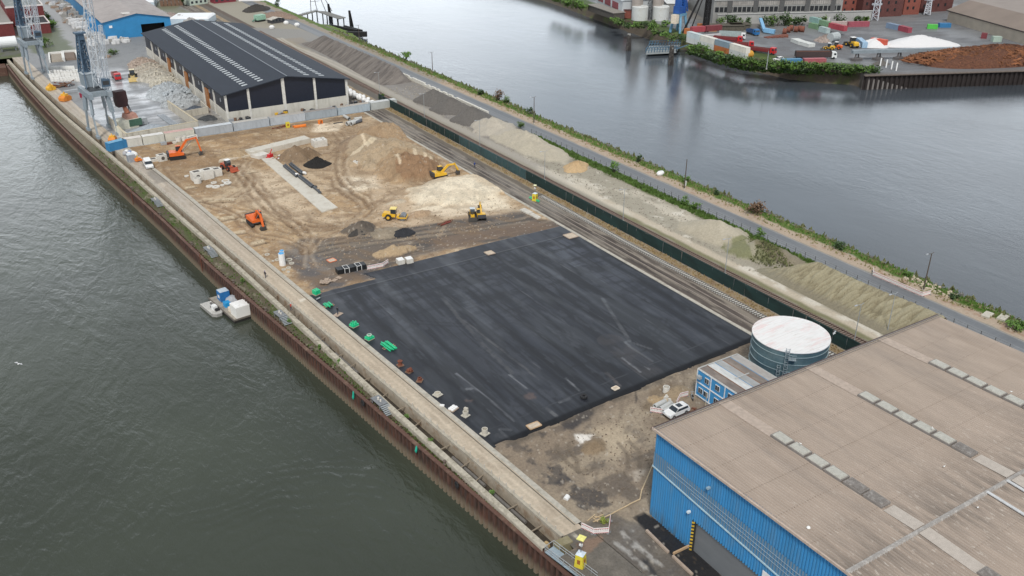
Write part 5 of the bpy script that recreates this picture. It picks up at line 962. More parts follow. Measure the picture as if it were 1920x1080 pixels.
for x_ in (-.45, .5): MB().cyl((x_, 0, 1.2), (x_, 0, 1.23), .3, n=12).build('hole', M('hole_dark', ()), o)
# retaining wall and slab
rw = thing('retaining_wall', 'long raised concrete wall with a flat top in the middle of the sand', 'concrete wall')
P4 = [at(440, 289, 1.2), at(480, 297, 1.2), at(577, 266, 1.2), at(562, 258, 1.2)]; slabm = M('slab_concrete', (.60, .57, .50), .85, var=.08, dirt=(.42, .36, .28), dirt_amt=.6, dirt_scale=.4)
A0, A1, A2, A3 = (71.5, 271.8), (92.6, 276.5), (92.0, 280.6), (70.6, 275.6); MB().prism([A0, A1, A2, A3], -.3, 1.6).build('wall', slabm, rw); MB().prism([(72.8, 268.5), (76.5, 269.5), (75.6, 273.0), (71.2, 272.0)], -.2, 1.0).build('wing', wcon, rw)
gr2 = MB().prism([(61, 271.5), (71.5, 272.4), (70.8, 275.4), (62, 273.6)], -.2, .5); gr2.solo('rubble_ramp', M('pale_rubble', (.55, .47, .36), .9, scale=3, bump=.8), 'low pale rubble ramp in front of the raised concrete wall', 'ramp')
sl_ = MB().prism([(73.2, 215.3), (78.1, 216.4), (77.0, 269), (73.4, 268)], -.3, .25); sl_.solo('concrete_slab', slabm, 'long narrow pale concrete slab running through the sand below the raised wall', 'concrete slab')
dp = M('pipe_dark', (.045, .05, .058), .45)
for lb, p, q_ in (('left dark pipe of the pair lying on the upper slab', (532, 312), (556, 332)), ('second dark pipe of the pair lying on the upper slab', (535, 310), (559, 330)), ('upper dark pipe lying beside the slab', (543, 309), (566, 327)), ('second upper dark pipe lying beside the slab', (546, 307), (569, 325)), ('lower dark pipe below the white joint', (560, 332), (585, 352)), ('lower right dark pipe below the white joint', (563, 330), (588, 350)), ('last dark pipe at the lower end of the row', (588, 352), (600, 362))):
    a_, b_ = at(*p, .4), at(*q_, .4); mb = MB().cyl((0, 0, 0), (b_[0]-a_[0], b_[1]-a_[1], 0), .33, n=12); mb.solo('drain_pipe', dp, lb, 'pipe', (a_[0], a_[1], .6))
for lb, p in (('white pipe joint between upper and lower dark pipes', (557, 331)), ('white pipe joint at the end of the upper dark pipes', (571, 328))): MB().cyl((-.4, 0, 0), (.4, 0, 0), .4, n=12).box(.5, -.3, -.3, .5, .4, .5).solo('pipe_joint', white, lb, 'pipe joint', (*at(*p), .7), -.7)
for i, (px, py) in enumerate(((583, 351), (592, 353), (597, 360), (600, 364))): MB().lathe([(.3, 0), (.55, .2), (.3, .5), (.2, .5)], n=12).solo('pipe_fitting', dp, ['black pipe fitting at the foot of the lower pipes', 'black fitting beside the last dark pipe', 'black fitting under the end of the last pipe', 'lowest black fitting of the pipe row'][i], 'pipe fitting', (*at(px, py), .3))
o = thing('rammer_rig', 'red construction rig with scattered formwork at the top of the pale slab', 'machine', at(507, 296), .5); MB().box(0, 0, .3, 1.6, 1.1, 1.0).build('engine', redt, o); MB().bar((0, 0, 1.2), (1.4, .4, 2.4), .2).bar((-.4, 0, .4), (-1.3, .6, .4), .25).build('arm', redt, o)
for i in range(12): MB().box(rd_.uniform(-1.5, 3.2), rd_.uniform(-4, 1), .25, rd_.uniform(.6, 1.5), rd_.uniform(.2, .5), .15, rd_.uniform(0, 3)).build('formwork', [tor, white, redt, M('timber_pale', ())][i % 4], o)
# heaps
def heap(name, label, px, rx, ry, h, mat, rz=0, cat='heap', seed=1, pw=1.0, rough=.15, n=40, k=14, world=None, z=-.1, group=None, kind=None):
    x0, y0 = world or at(*px); rs_ = np.random.RandomState(seed); ph = rs_.rand(8)*6.28; am = rs_.rand(8)
    v = [(0, 0, h)]; f = []
    for j in range(1, k+1):
        t = j/k
        for i in range(n):
            a_ = 2*math.pi*i/n; w_ = 1+.10*sum(am[m]*math.sin((m+2)*a_+ph[m]) for m in range(5))
            hh_ = h*(1-t)**pw*(1+rough*(rs_.rand()-.5)*2*(1 if t < .95 else 0)); v.append((rx*t*w_*math.cos(a_), ry*t*w_*math.sin(a_), hh_ if j < k else -.25))
    for i in range(n): f.append((0, 1+i, 1+(i+1) % n))
    for j in range(1, k):
        for i in range(n): a0_ = 1+(j-1)*n; b0_ = 1+j*n; f.append((a0_+i, b0_+i, b0_+(i+1) % n, a0_+(i+1) % n))
    return MB().add(v, f).solo(name, mat, label, cat, (x0, y0, z), rz, group, kind, smooth=True)
blk = M('soil_black', (.016, .015, .014), .95, var=.5, scale=3, bump=.8)
heap('soil_heap', 'pitch black conical soil heap in the middle of the sandy site', (595, 309), 4.3, 3.9, 2.7, blk, 0, 'heap', 2)
heap('soil_heap', 'small rounded blue black heap on the dark gravel above the tarmac', (757, 438), 3.2, 2.3, 1.5, M('soil_blueblack', (.028, .03, .036), .95, var=.4, scale=3, bump=.8), 0, 'heap', 3, .6)
heap('soil_heap', 'dark grey gravel heap left of the small blue black heap', (674, 436), 3.4, 2.4, 1.4, M('soil_dark', (.055, .05, .046), .95, var=.4, scale=3, bump=.8), 0, 'heap', 4, .7)
# machine scrap, slabs, concrete pipes
o = thing('roller_attachment', 'rust red attachment bars lying on the dark gravel left of the wheel loader', 'attachment', at(840, 419), .1)
for i in range(7): MB().bar((rd_.uniform(-3, 2), rd_.uniform(-.6, .6), .3), (rd_.uniform(-2, 3), rd_.uniform(-.6, .6), .4), .25).build('bar', [rst, M('red_dull', (.25, .05, .04), .7), M('timber_dark', (.2, .12, .08), .9)][i % 3], o)
def plank_stack(label, p, q_, n=5, mat=None, w_=.28):
    a_, b_ = at(*p), at(*q_); L = math.hypot(b_[0]-a_[0], b_[1]-a_[1]); o = thing('beam_stack', label, 'beams', ((a_[0]+b_[0])/2, (a_[1]+b_[1])/2, 0), math.atan2(b_[1]-a_[1], b_[0]-a_[0]))
    for i in range(n): MB().box(rd_.uniform(-.1, .1), (i-n/2)*w_*1.25, 0, L, w_, w_*1.3).build('beam', mat or M('pale_block', (.62, .59, .53), .8), o)
plank_stack('stack of pale beams by the kerb nearer the yellow tower', (980, 393), (996, 401)); plank_stack('second stack of pale beams lower down by the kerb', (997, 402), (1012, 410), 4)
gcp = M('pipe_concrete', (.52, .53, .52), .8, var=.08, dirt=(.3, .28, .24))
def hpipe(label, p, q_, r_, mat=gcp, z=None):
    a_, b_ = at(*p, r_), at(*q_, r_); d = Vector((b_[0]-a_[0], b_[1]-a_[1], 0)); L = d.length; o = thing('concrete_pipe', label, 'pipe', (a_[0], a_[1], (0 if z is None else z)), math.atan2(d.y, d.x))
    MB().cyl((0, 0, r_), (L, 0, r_), r_, n=18, cap=False).cyl((0, 0, r_), (L, 0, r_), r_*.78, n=18, cap=False).cyl((L-.25, 0, r_), (L, 0, r_), r_*1.12, n=18, cap=False).build('barrel', mat, o)
    MB().add([(0, r_*k*math.cos(t), r_+r_*k*math.sin(t)) for k in (.78, 1) for t in [i*math.pi/9 for i in range(18)]], [(i, (i+1) % 18, 18+(i+1) % 18, 18+i) for i in range(18)]).build('rim', mat, o)
    MB().cyl((.3, 0, r_), (.32, 0, r_), r_*.77, n=18).build('inside', M('hole_dark', ()), o)
hpipe('grey concrete pipe furthest from the white SUV', (1227, 762), (1247, 752), .42); hpipe('middle one of three grey concrete pipes by the white SUV', (1238, 767), (1258, 755), .42); hpipe('grey concrete pipe right beside the bonnet of the white SUV', (1244, 772), (1264, 760), .42)
for lb, p, q_, r_ in (('pale concrete pipe lying upright across the pipe heap at the wall', (645, 217), (655, 223), .55), ('grey pipe with open end at the left of the pipe heap', (650, 232), (664, 228), .75), ('grey pipe with open end in the middle of the pipe heap', (658, 232), (672, 226), .7), ('dark pipe at the right of the pipe heap', (665, 230), (677, 226), .6), ('white pipe at the back of the pipe heap', (664, 223), (678, 221), .5)): hpipe(lb, p, q_, r_, M('pipe_dark2', (.12, .13, .15), .6) if 'dark' in lb else gcp)
o = thing('orange_pipes', 'pile of orange plastic pipes below the container row', 'pipe bundle', at(562, 238), heading((548, 239), (576, 235)))
for i in range(11): MB().cyl((rd_.uniform(-2.4, -1.6), (i % 6)*.32-.8, .2+(i//6)*.3), (rd_.uniform(1.6, 2.4), (i % 6)*.32-.8, .2+(i//6)*.3), .16, n=8).build('pipe', M('pipe_orange', (.80, .22, .03), .5), o)
o = thing('formwork_rack', 'small orange rack standing beside the orange pipes', 'rack', at(601, 232), .3); MB().box(-.6, 0, 0, .2, 1, 1.3).box(.6, 0, 0, .2, 1, 1.3).box(0, 0, .5, 1.2, .2, .2).box(0, 0, 1.2, 1.2, 1, .15).build('rack_bars', M('pipe_orange', ()), o)
o = thing('brick_stack', 'low reddish brown stack of scrap beside the yellow box at the container row', 'scrap', at(523, 240), .1)
for i in range(14): MB().box(rd_.uniform(-2.5, 2.5), rd_.uniform(-.6, .6), 0, rd_.uniform(.5, 1.3), .4, rd_.uniform(.2, .6), rd_.uniform(0, 3)).build('piece', [rst, M('timber_dark', ())][i % 2], o)
MB().box(0, 0, 0, .3, 3.4, .3).solo('black_beam', dp, 'short black beam lying left of the concrete pipe heap', 'beam', at(634, 231), 1.5)
# light towers
def tower(label, px, z=0, tall=5.2, cap='pad'):
    o = thing('light_tower', label, 'light tower', (*at(*px), z), .5)
    o.scale = (.86, .86, .92); yl = M('tower_yellow', (.70, .58, .05), .5, var=.1, dirt=(.35, .3, .1)); MB().box(0, 0, 0, 1.5, 1.5, 2.3, tx=.82, ty=.82).build('base', yl, o); MB().box(0, 0, 2.3, 1.35, 1.35, .3, tx=.2, ty=.2).build('base_top', M('tower_white', (.62, .70, .78), .5), o)
    for a_ in range(4): MB().box(.70*math.cos(a_*math.pi/2), .70*math.sin(a_*math.pi/2), .75, .09 if a_ % 2 == 0 else .5, .5 if a_ % 2 == 0 else .09, .75).build('dark_emblem', M('emblem', (.35, .13, .03), .6), o)
    MB().cyl((0, 0, 2.5), (0, 0, tall), .07, n=8).build('mast', steel, o); MB().box(.15, 0, 3.6, .35, .3, .35).box(-.15, .1, 3.9, .25, .3, .3).build('lamp_head', white, o)
    if cap == 'pad': MB().box(0, 0, tall, 1.2, 1.2, .12).build('top_pad', M('pad_yellow', (.85, .80, .25), .5), o)
    else: MB().lathe([(.01, -.12), (.5, 0), (.5, .12), (.01, .3)], 0, 0, tall, n=16).build('top_balloon', M('balloon', (.85, .85, .55), .5), o)
    return o
tower('yellow light tower with a square yellow top pad at the lower end of the quay', (1088, 1060)); tower('yellow light tower with pale round top beside the railway strip', (1003, 376), 0, 4.8, 'ball')
o = thing('yellow_cabinet', 'small yellow cabinet with a dark emblem at the foot of the container row', 'cabinet', at(540, 239), .0); MB().box(0, 0, 0, 1.3, .8, 1.9).build('cabinet', M('tower_yellow', ()), o); MB().box(0, -.42, .7, .6, .04, .6).build('dark_emblem', M('emblem', ()), o)
# white and red safety barriers
def panel_proto():
    o = thing('barrier_panel', '', 'barrier'); m = MB()
    for i in range(9): m.box(-1.0+i*.25, 0, .0, .12, .05, 1.0)
    m.box(0, 0, .82, 2.1, .07, .2).box(0, 0, .08, 2.1, .07, .3).box(0, 0, .5, 2.1, .07, .12); m.build('board', M('barrier_white', (.80, .76, .74), .6), o)
    MB().box(0, -.045, .84, 2.0, .02, .05).box(0, -.045, .1, 2.0, .02, .05).build('red_band', M('barrier_red', (.60, .12, .12), .6), o)
    for x_ in (-.9, .9): MB().box(x_, 0, -.02, .35, .7, .09).build('foot', M('foot_grey', (.2, .2, .2), .8), o)
    return o
pp = [None]
def barrier(pts, label, z=0.0, group=None):
    w_ = [at(*p, z) for p in pts]; d_ = [0]
    for a_, b_ in zip(w_[:-1], w_[1:]):
        L = math.hypot(b_[0]-a_[0], b_[1]-a_[1]); n = max(1, round(L/2.05))
        for i in range(n):
            t = (i+.5)/n; x_, y_ = a_[0]+(b_[0]-a_[0])*t, a_[1]+(b_[1]-a_[1])*t; rz = math.atan2(b_[1]-a_[1], b_[0]-a_[0])
            if pp[0] is None: pp[0] = o = panel_proto(); o.location = (x_, y_, z); o.rotation_euler = (0, 0, rz)
            else: o = dup(pp[0], None, (x_, y_, z), rz)
            o['label'] = label; o['group'] = group; 
            o.scale = (L/n/2.1,)*1+(1, 1) if True else o.scale
barrier([(1090, 990), (1113, 1001), (1141, 999), (1144, 975)], 'white and red barrier panel in the bent row at the lower end of the quay', 0, 'barrier panels at the quay end')
barrier([(689, 506), (704, 503), (718, 500), (728, 493)], 'white barrier panel in the slanting row at the upper tarmac edge', 0, 'barrier panels at the upper tarmac edge')
barrier([(1219, 772), (1243, 776)], 'white and red barrier panel in front of the grey concrete pipes', -.3, 'barrier panels by the concrete pipes'); barrier([(1268, 760), (1275, 746), (1290, 742)], 'white barrier panel between the SUV and the blue office', -.3, 'barrier panels by the blue office')
barrier([(1636, 516), (1729, 556), (1744, 552)], 'white barrier panel in the long row beside the eastern road', 0.02, 'barrier panels beside the eastern road'); barrier([(1636, 516), (1637, 508)], 'white barrier panel turned back at the far end of the road barrier', 0.02)
# bits by the office and manhole
ringp('concrete_ring', 'white open manhole ring standing in brown soil left of the blue office', (*at(1249, 733), -.2), .62, 1.1, .12, 0, mat=wcon); o = thing('rubble_pile', 'small pale pile of stones and bags below the white manhole ring', 'rubble', (*at(1250, 746), -.3))
for i in range(10): MB().box(rd_.uniform(-.6, .6), rd_.uniform(-.8, .8), 0, .5, .4, rd_.uniform(.2, .6), rd_.uniform(0, 3), .7, .7).build('stone', [wcon, M('pale_rubble', ())][i % 2], o)
o = thing('scooter', 'small motor scooter with dark wheels standing beside the wall of the blue office', 'scooter', (*at(1298, 745), -.3), 1.0); MB().cyl((-.7, -.05, .3), (-.7, .05, .3), .3, n=12).cyl((.7, -.05, .3), (.7, .05, .3), .3, n=12).build('wheel', black, o); MB().bar((-.6, 0, .6), (.5, 0, .45), .35, .35).bar((.5, 0, .4), (.65, 0, 1.1), .12).bar((.62, -.35, 1.1), (.62, .35, 1.1), .06).build('frame', M('scooter_grey', (.35, .37, .38), .4), o); MB().box(-.3, 0, .75, .7, .3, .12).build('seat', black, o)
o = thing('scrap_items', 'few dark planks and crates lying behind the white SUV', 'scrap', (*at(1297, 770), -.3), .3)
for i in range(7): MB().box(rd_.uniform(-1.2, 1.2), rd_.uniform(-.7, .7), 0, rd_.uniform(.4, 1), .3, rd_.uniform(.1, .4), rd_.uniform(0, 3)).build('piece', [M('timber_dark', ()), dp, rst][i % 3], o)
# hose
hz = M('hose', (.55, .42, .26), .7); hp = [at(*p, 0) for p in ((1231, 855), (1213, 898), (1203, 920), (1200, 936), (1180, 946), (1150, 962), (1130, 972), (1112, 979))]; m = MB()
for a_, b_ in zip(hp[:-1], hp[1:]): m.cyl((a_[0], a_[1], .07 if a_[1] < 78 else .02), (b_[0], b_[1], .07), .10, n=6)
m.solo('hose', hz, 'long pale hose winding from the warehouse corner to the quay barrier', 'hose')
o = thing('planks', 'loose pale laths lying in the weeds inside the quay end barrier', 'laths', at(1118, 976)); [MB().bar((rd_.uniform(-1.5, 1), rd_.uniform(-.8, .8), .1), (rd_.uniform(-1, 2), rd_.uniform(-1, 1), .25), .1).build('lath', M('hose', ()), o) for i in range(5)]
MB().cyl((0, 0, .1), (.7, .3, .3), .4, n=12).solo('pipe_stub', white, 'short white pipe stub with dark mouth on the ground at the quay edge', 'pipe', at(1060, 938))
# =====================================================================
# QUAY THINGS, RIVER, CRANES, CONTAINERS, NORTH YARD
# =====================================================================
def lattice(mb, p, q, w0, w1, n, r=.12, up=Vector((0, 0, 1))):
    p, q = Vector(p), Vector(q); d = (q-p).normalized(); u = d.cross(up)
    if u.length < 1e-3: u = Vector((1, 0, 0))
    u.normalize(); v = d.cross(u); R_ = []
    for i in range(n+1):
        t = i/n; c = p+(q-p)*t; w_ = (w0+(w1-w0)*t)/2; R_.append([c+u*a*w_+v*b*w_ for a, b in ((-1, -1), (1, -1), (1, 1), (-1, 1))])
    for i in range(n):
        for k in range(4):
            mb.bar(R_[i][k], R_[i+1][k], r*1.5); j = (k+1) % 4
            mb.bar(R_[i][k] if i % 2 else R_[i][j], R_[i+1][j] if i % 2 else R_[i+1][k], r)
            mb.bar(R_[i+1][k], R_[i+1][j], r)
    return mb
def river_step(label, px):
    x_, y_ = at(*px, -.4); o = thing('mooring_platform', label, 'mooring platform', (x_, y_, -1.0), math.atan2(1, -.109)); gg = M('grating', (.20, .21, .22), .6)
    MB().box(0, 0, .55, 3.2, 1.7, .12).build('deck', gg, o)
    for i in range(6): MB().box(-1.9-i*.36, 0, .5-i*.16, .30, 1.7, .07).build('tread', M('tread', (.33, .36, .38), .6), o)
    for x2 in (-1.3, 1.3):
        for y2 in (-.7, .7): MB().box(x2, y2, -.4, .15, .15, .95).build('leg', gg, o)
    MB().cyl((.3, 0, .67), (.3, 0, 1.15), .2, n=10).cyl((-.5, 0, .67), (-.5, 0, 1.05), .16, n=10).build('bollard', M('pale_block', ()), o)
river_step('grey mooring platform with steps on the quay edge below the lower green hanging rope', (711, 751)); river_step('grey mooring platform with steps just above the moored work pontoon', (525, 588)); river_step('grey mooring platform with steps on the quay far beyond the pontoon', (391, 466)); river_step('grey mooring platform furthest up the quay opposite the orange excavator', (291, 374))
for lb, px, py, h in (('green hanging fender rope on the piles left of the lower mooring platform', 664, 734, 1.3), ('small green fender rope low on the sheet piles', 779, 838, .9)):
    x_, y_ = at(px, py, -1.3); MB().cyl((float(PW(y_))-.12, y_, -1.2), (float(PW(y_))-.30, y_, -1.2-h), .16, .22, n=8).cyl((float(PW(y_))-.3, y_, -1.2-h), (float(PW(y_))-.3, y_, -1.6-h), .24, .1, n=8).solo('fender_rope', M('rope_green', (.02, .42, .30), .6), lb, 'fender')
for lb, py_, k in (('rusty iron ladder on the piles above the moored pontoon', 206, 0), ('rusty ladder on the piles in the far section of the quay', 262, 0), ('dark rubber tyre fender hanging low on the near piles', 99, 1), ('dark tyre fender on the piles near the lower left barrier', 128, 1)):
    x_ = float(PW(py_))-.15; m = MB()
    if k == 0:
        for s_ in (-.25, .25): m.bar((x_, py_+s_, -4.9), (x_, py_+s_, -.4), .08)
        for i in range(12): m.bar((x_, py_-.25, -4.7+i*.35), (x_, py_+.25, -4.7+i*.35), .06)
        m.solo('quay_ladder', rst, lb, 'ladder')
    else: m.lathe([(.3, -.1), (.3, .1), (.55, .12), (.62, 0), (.55, -.12), (.3, -.1)], n=16).xf(Matrix.Translation((x_-.1, py_, -1.9)) @ Matrix.Rotation(math.pi/2, 4, 'Y')).solo('tyre_fender', black, lb, 'fender')
for i, yy in enumerate((86, 104, 127, 150, 171, 188, 215, 240, 265)):
    MB().lathe([(.34, 0), (.22, .1), (.2, .45), (.33, .55), (.3, .65), (.01, .68)], n=12).solo('mooring_bollard', M('bollard_iron', (.13, .10, .08), .7), 'squat iron bollard in the weeds between sheet piles and concrete beam', 'bollard', (float(PW(yy))+.9, yy, -1.3), group='iron bollards on the quay berm')
# gangway
o = thing('gangway', 'pale blue grey steel gangway with handrails at the lower end of the quay', 'gangway'); a_, b_ = Vector((*at(1030, 1030, -.2), -.2)), Vector((*at(1112, 1092, -.2), -.2)); d = (b_-a_).normalized(); n_ = Vector((-d.y, d.x, 0))
MB().bar(a_, b_, 1.7, .15).build('deck', M('gang_deck', (.30, .37, .42), .5), o)
for s_ in (-.85, .85):
    m = MB(); L = (b_-a_).length
    for k in range(int(L/1.2)+1): p = a_+d*k*1.2+n_*s_; m.bar(p, p+Vector((0, 0, 1.1)), .06)
    for h in (.6, 1.1): m.bar(a_+n_*s_+Vector((0, 0, h)), b_+n_*s_+Vector((0, 0, h)), .06)
    if s_ > 0: m.bar(a_+n_*.85+Vector((0, 0, 1.1)), a_-n_*.85+Vector((0, 0, 1.1)), .06)
    m.build('handrail', M('rail_steel', (.55, .57, .58), .4, .4), o)
o = thing('end_wall', 'short mossy concrete end wall closing the quay trench', 'wall'); MB().prism([(55.3, 77.2), (57.8, 77.2), (57.8, 78.6), (55.3, 78.6)], -2.4, .25).build('wall', M('mossy', (.24, .21, .12), .9, dirt=(.45, .40, .3)), o)
MB().box(0, 0, 0, .7, .9, .8, .3, .6, .6).solo('stone_lump', M('stone_ochre', (.50, .36, .18), .9), 'ochre stone lump standing in the trench beside the gangway', 'stone', (55.4, 80.3, -2.0))
# pontoon and boat
z0 = WATER; BX, BY = 35.6, 186.2; PONT = (39.0, 184.6, z0); PRZ = math.atan2(1, -.14)
def hullpoly(L, W_, bow=.25): return [(-L/2, -W_/2), (L/2-L*bow, -W_/2), (L/2, -W_*.22), (L/2, W_*.22), (L/2-L*bow, W_/2), (-L/2, W_/2)]
o = thing('work_pontoon', 'dark work pontoon with pale deck moored at the sheet pile wall', 'pontoon', PONT, PRZ); PL, PWd = 14.0, 3.9
MB().prism([(-PL/2, -PWd/2), (PL/2, -PWd/2), (PL/2, PWd/2), (-PL/2, PWd/2)], -.3, .75).build('hull', M('hull_black', (.025, .024, .022), .6), o); MB().prism([(-PL/2+.1, -PWd/2+.1), (PL/2-.1, -PWd/2+.1), (PL/2-.1, PWd/2-.1), (-PL/2+.1, PWd/2-.1)], .75, .82).build('deck', M('pontoon_deck', (.36, .33, .28), .8, dirt=(.12, .10, .08), dirt_amt=.8), o)
m = MB().box(0, PWd/2, .6, PL, .2, .35).box(0, -PWd/2, .6, PL, .2, .35).box(-PL/2, 0, .6, .2, PWd, .35); m.build('bulwark', M('bulwark', (.16, .14, .12), .7), o)
def onp(label, name, px, sx, sy, sz, mat, cat, z=None, lid=None):
    zz = z0+.82; x_, y_ = at(px[0], px[1], zz); o2 = thing(name, label, cat, (x_, y_, zz), math.atan2(1, -.13)); MB().box(0, 0, 0, sx, sy, sz).build('body', mat, o2)
    if lid: MB().box(0, 0, sz, sx*.96, sy*.96, .08).build('roof', lid, o2)
    return o2
pb_ = M('container_blue', (.02, .16, .42), .5)
onp('white box container at the near end of the work pontoon', 'white_container', (452, 589), 3.3, 3.3, 2.6, M('cont_white', (.82, .81, .77), .6, var=.04), 'container', lid=M('cont_white_top', (.88, .87, .84), .6)); o2 = onp('dark blue cabin with pale roof at the far end of the work pontoon', 'blue_cabin', (420, 561), 2.2, 2.2, 2.3, pb_, 'cabin', lid=M('cabin_top', (.50, .58, .66), .5)); MB().box(0, 1.12, .7, .9, .04, .7).build('window', white, o2)
onp('small bright blue box on the middle of the work pontoon', 'blue_box', (426, 574), 1.4, 1.3, 1.1, M('bright_blue', ()), 'box'); onp('low cream crate beside the white container on the pontoon', 'cream_crate', (438, 583), 1.6, 1.8, 1.0, M('cream_box', ()), 'crate')
x_, y_ = at(437, 564, z0+.9); MB().lathe([(.01, 1.5), (.7, 1.35), (1.6, .7), (1.9, 0)], n=10).solo('tarp_cover', M('tarp_grey', (.38, .40, .43), .7), 'grey tarpaulin mound on the pontoon between blue cabin and white container', 'tarpaulin', (x_, y_, z0+.82))
o = thing('work_boat', 'small pale work boat alongside the dark pontoon', 'boat', (BX, BY, z0), math.atan2(-1, .16)); hb = M('boat_alu', (.50, .49, .46), .5)
MB().prism(hullpoly(7.4, 2.7, .12), -.2, .65).build('hull', M('boat_side', (.35, .34, .32), .6), o); MB().prism(hullpoly(7.1, 2.4, .12), .65, .70).build('deck', hb, o); MB().box(1.0, .1, .7, 1.3, 1.0, 1.0).build('console', white, o); MB().box(1.9, .3, .7, .9, .9, .5).box(-.2, 0, .7, .6, .5, .35).build('engine_box', black, o); MB().lathe([(.9, 0), (1.0, .1), (.9, .2)], 0, 0, 0, n=6).build('rub_rail', hb, o) if False else None
for y2 in (-1.25, 1.25): MB().bar((-3.5, y2, .7), (2.8, y2, .78), .12, .2).build('rub_rail', M('rail_pale', (.62, .61, .57), .6), o)
o2 = person('person in grey sitting in the small work boat', (BX+.1, BY+.9, z0+.45), 1, (.20, .19, .18), hat=(.75, .75, .73)); o2.scale = (1, 1, .8)
def bird(label, x_, y_, z, rz=0, s=1.0, fly=False):
    o = thing('gull', label, 'bird', (x_, y_, z), rz); o.scale = (s,)*3
    MB().lathe([(.001, -.02), (.07, .05), (.09, .15), (.06, .25), (.001, .3)], n=8).xf(Matrix.Rotation(math.pi/2, 4, 'Y') @ Matrix.Translation((0, 0, -.15))).xf(Matrix.Translation((0, 0, .2))).build('body', white, o, smooth=True)
    if fly: MB().add([(0, 0, .22), (.12, .35, .34), (-.05, .7, .25), (-.12, .3, .3)], [(0, 1, 2, 3)]).add([(0, 0, .22), (.12, -.35, .34), (-.05, -.7, .25), (-.12, -.3, .3)], [(3, 2, 1, 0)]).build('wing', M('wing_grey', (.45, .46, .48), .7), o)
    else: MB().box(-.03, 0, 0, .02, .02, .15).build('leg', M('leg_ochre', (.5, .3, .1), .6), o); MB().lathe([(.001, 0), (.05, .04), (.001, .1)], .16, 0, .26, n=6).build('head', white, o)
x_, y_ = at(36, 685, 2); bird('lone gull flying low over the river at the left edge', x_, y_, 2, .6, 1.6, True)
for i, (px, py) in enumerate(((1770, 876), (1747, 810), (1500, 839), (1833, 953), (1776, 968), (1894, 741))):
    x_, y_ = at(px, py, 15.8); bird(['white gull standing alone in the middle of the beige roof', 'gull perched on the second skylight row of the warehouse', 'gull perched on the nearest skylight row of the warehouse', 'gull sitting on the grey ridge of the warehouse roof', 'gull on the ridge closer to the camera', 'gull perched on the farthest skylight row'][i], x_, y_, 15.7+(.55 if i in (1, 2, 5) else .05), i, 1.0)
x_, y_ = at(1564, 627, 3); bird('gull flying over the dark gap right of the round tank', x_, y_, 3, 2, 1.5, True)
# containers in the wall row
def container(label, x_, y_, L, col, top=None, rz=0.0, H=2.7, z=0, ribs=True, group=None, W_=2.5, stripes=None, name='cargo_container'):
    o = thing(name, label, 'container', (x_, y_, z), rz, group); mb = MB(); n = int(L/.5); mm_ = M('cont_%.2f_%.2f_%.2f' % col, col, .6, var=.08, dirt=tuple(c*.5 for c in col), dirt_amt=.5, dirt_scale=.8, stretch=(1, 1, .3))
    mb.box(0, 0, 0, L, W_-.08, H-.04)
    mb.build('body', mm_, o)
    if ribs:
        m = MB()
        for i in range(n+1): m.box(-L/2+.1+i*(L-.2)/n, 0, .1, .12, W_, H-.22)
        m.build('side_ribs', mm_, o)
    m = MB(); [m.box(sx*(L/2-.08), sy*(W_/2-.08), 0, .18, .18, H) for sx in (-1, 1) for sy in (-1, 1)]; m.box(0, W_/2-.04, H-.12, L, .12, .14).box(0, -W_/2+.04, H-.12, L, .12, .14); m.build('frame', mm_, o)
    MB().box(0, 0, H-.03, L-.2, W_-.2, .06).build('roof', M('ctop_%.2f_%.2f_%.2f' % (top or col), top or col, .75, var=.15, dirt=(.35, .30, .25), dirt_amt=.5, dirt_scale=1), o)
    return o
rowc = [(42.0, 6.0, (.62, .61, .56), (.70, .66, .62)), (48.6, 6.9, (.60, .60, .54), (.72, .71, .69)), (57.0, 9.6, (.63, .61, .53), (.58, .36, .33)), (68.4, 12.6, (.42, .45, .48), (.62, .66, .70)), (81.2, 12.6, (.44, .48, .52), (.52, .50, .46)), (94.2, 12.8, (.50, .54, .58), (.45, .42, .38)), (106.6, 12.0, (.36, .41, .45), (.30, .27, .25)), (119.2, 12.6, (.44, .51, .56), (.42, .38, .33)), (131.2, 10.6, (.50, .52, .50), (.56, .58, .58))]
lbl = ['white container at the river end of the container row', 'second white container of the row with pale roof', 'cream container with a pinkish red roof in the container row', 'long grey container in front of the yard wall corner', 'pale blue grey container behind the yellow cabinet', 'light grey container behind the orange pipes', 'dark grey container with a shrub in front of it', 'pale blue grey container in front of the concrete pipe heap', 'cream grey container at the railway end of the row']
for (cx, L, c_, t_), lb in zip(rowc, lbl): container(lb, cx+.0, 304.4+.02*random.Random(int(cx)).uniform(-1, 1), L-.15, c_, t_)
container('blue container at the quay end of the container row', 36.6+.4, 303.2, 6.0, (.04, .22, .45), (.16, .40, .60), .35)
o = thing('site_cabin', 'small grey cabin on the quay beside the white van', 'cabin', at(247, 303), .1); MB().box(0, 0, 0, 2.2, 2.0, 2.4).build('cabin', M('cabin_grey', (.30, .32, .35), .6), o); MB().box(0, 0, 2.4, 2.3, 2.1, .12).build('roof', M('ctop_p', (.6, .64, .68), .6), o)
o = thing('big_bags', 'group of white and blue bulk bags beside the grey cabin', 'bags', at(243, 293), 0)
for i, (x2, y2) in enumerate(((0, 0), (1.3, .2), (.5, 1.4), (-1.0, 1.6), (1.6, -1.2), (-.2, 3.0))): MB().lathe([(.01, 0), (.7, .05), (.75, .8), (.5, 1.3), (.2, 1.45), (.01, 1.4)], x2, y2, 0, n=12).build('bag', [white, white, M('bag_blue', (.2, .26, .45), .7), M('bag_grey', (.4, .4, .42), .7)][i % 4], o, smooth=True)
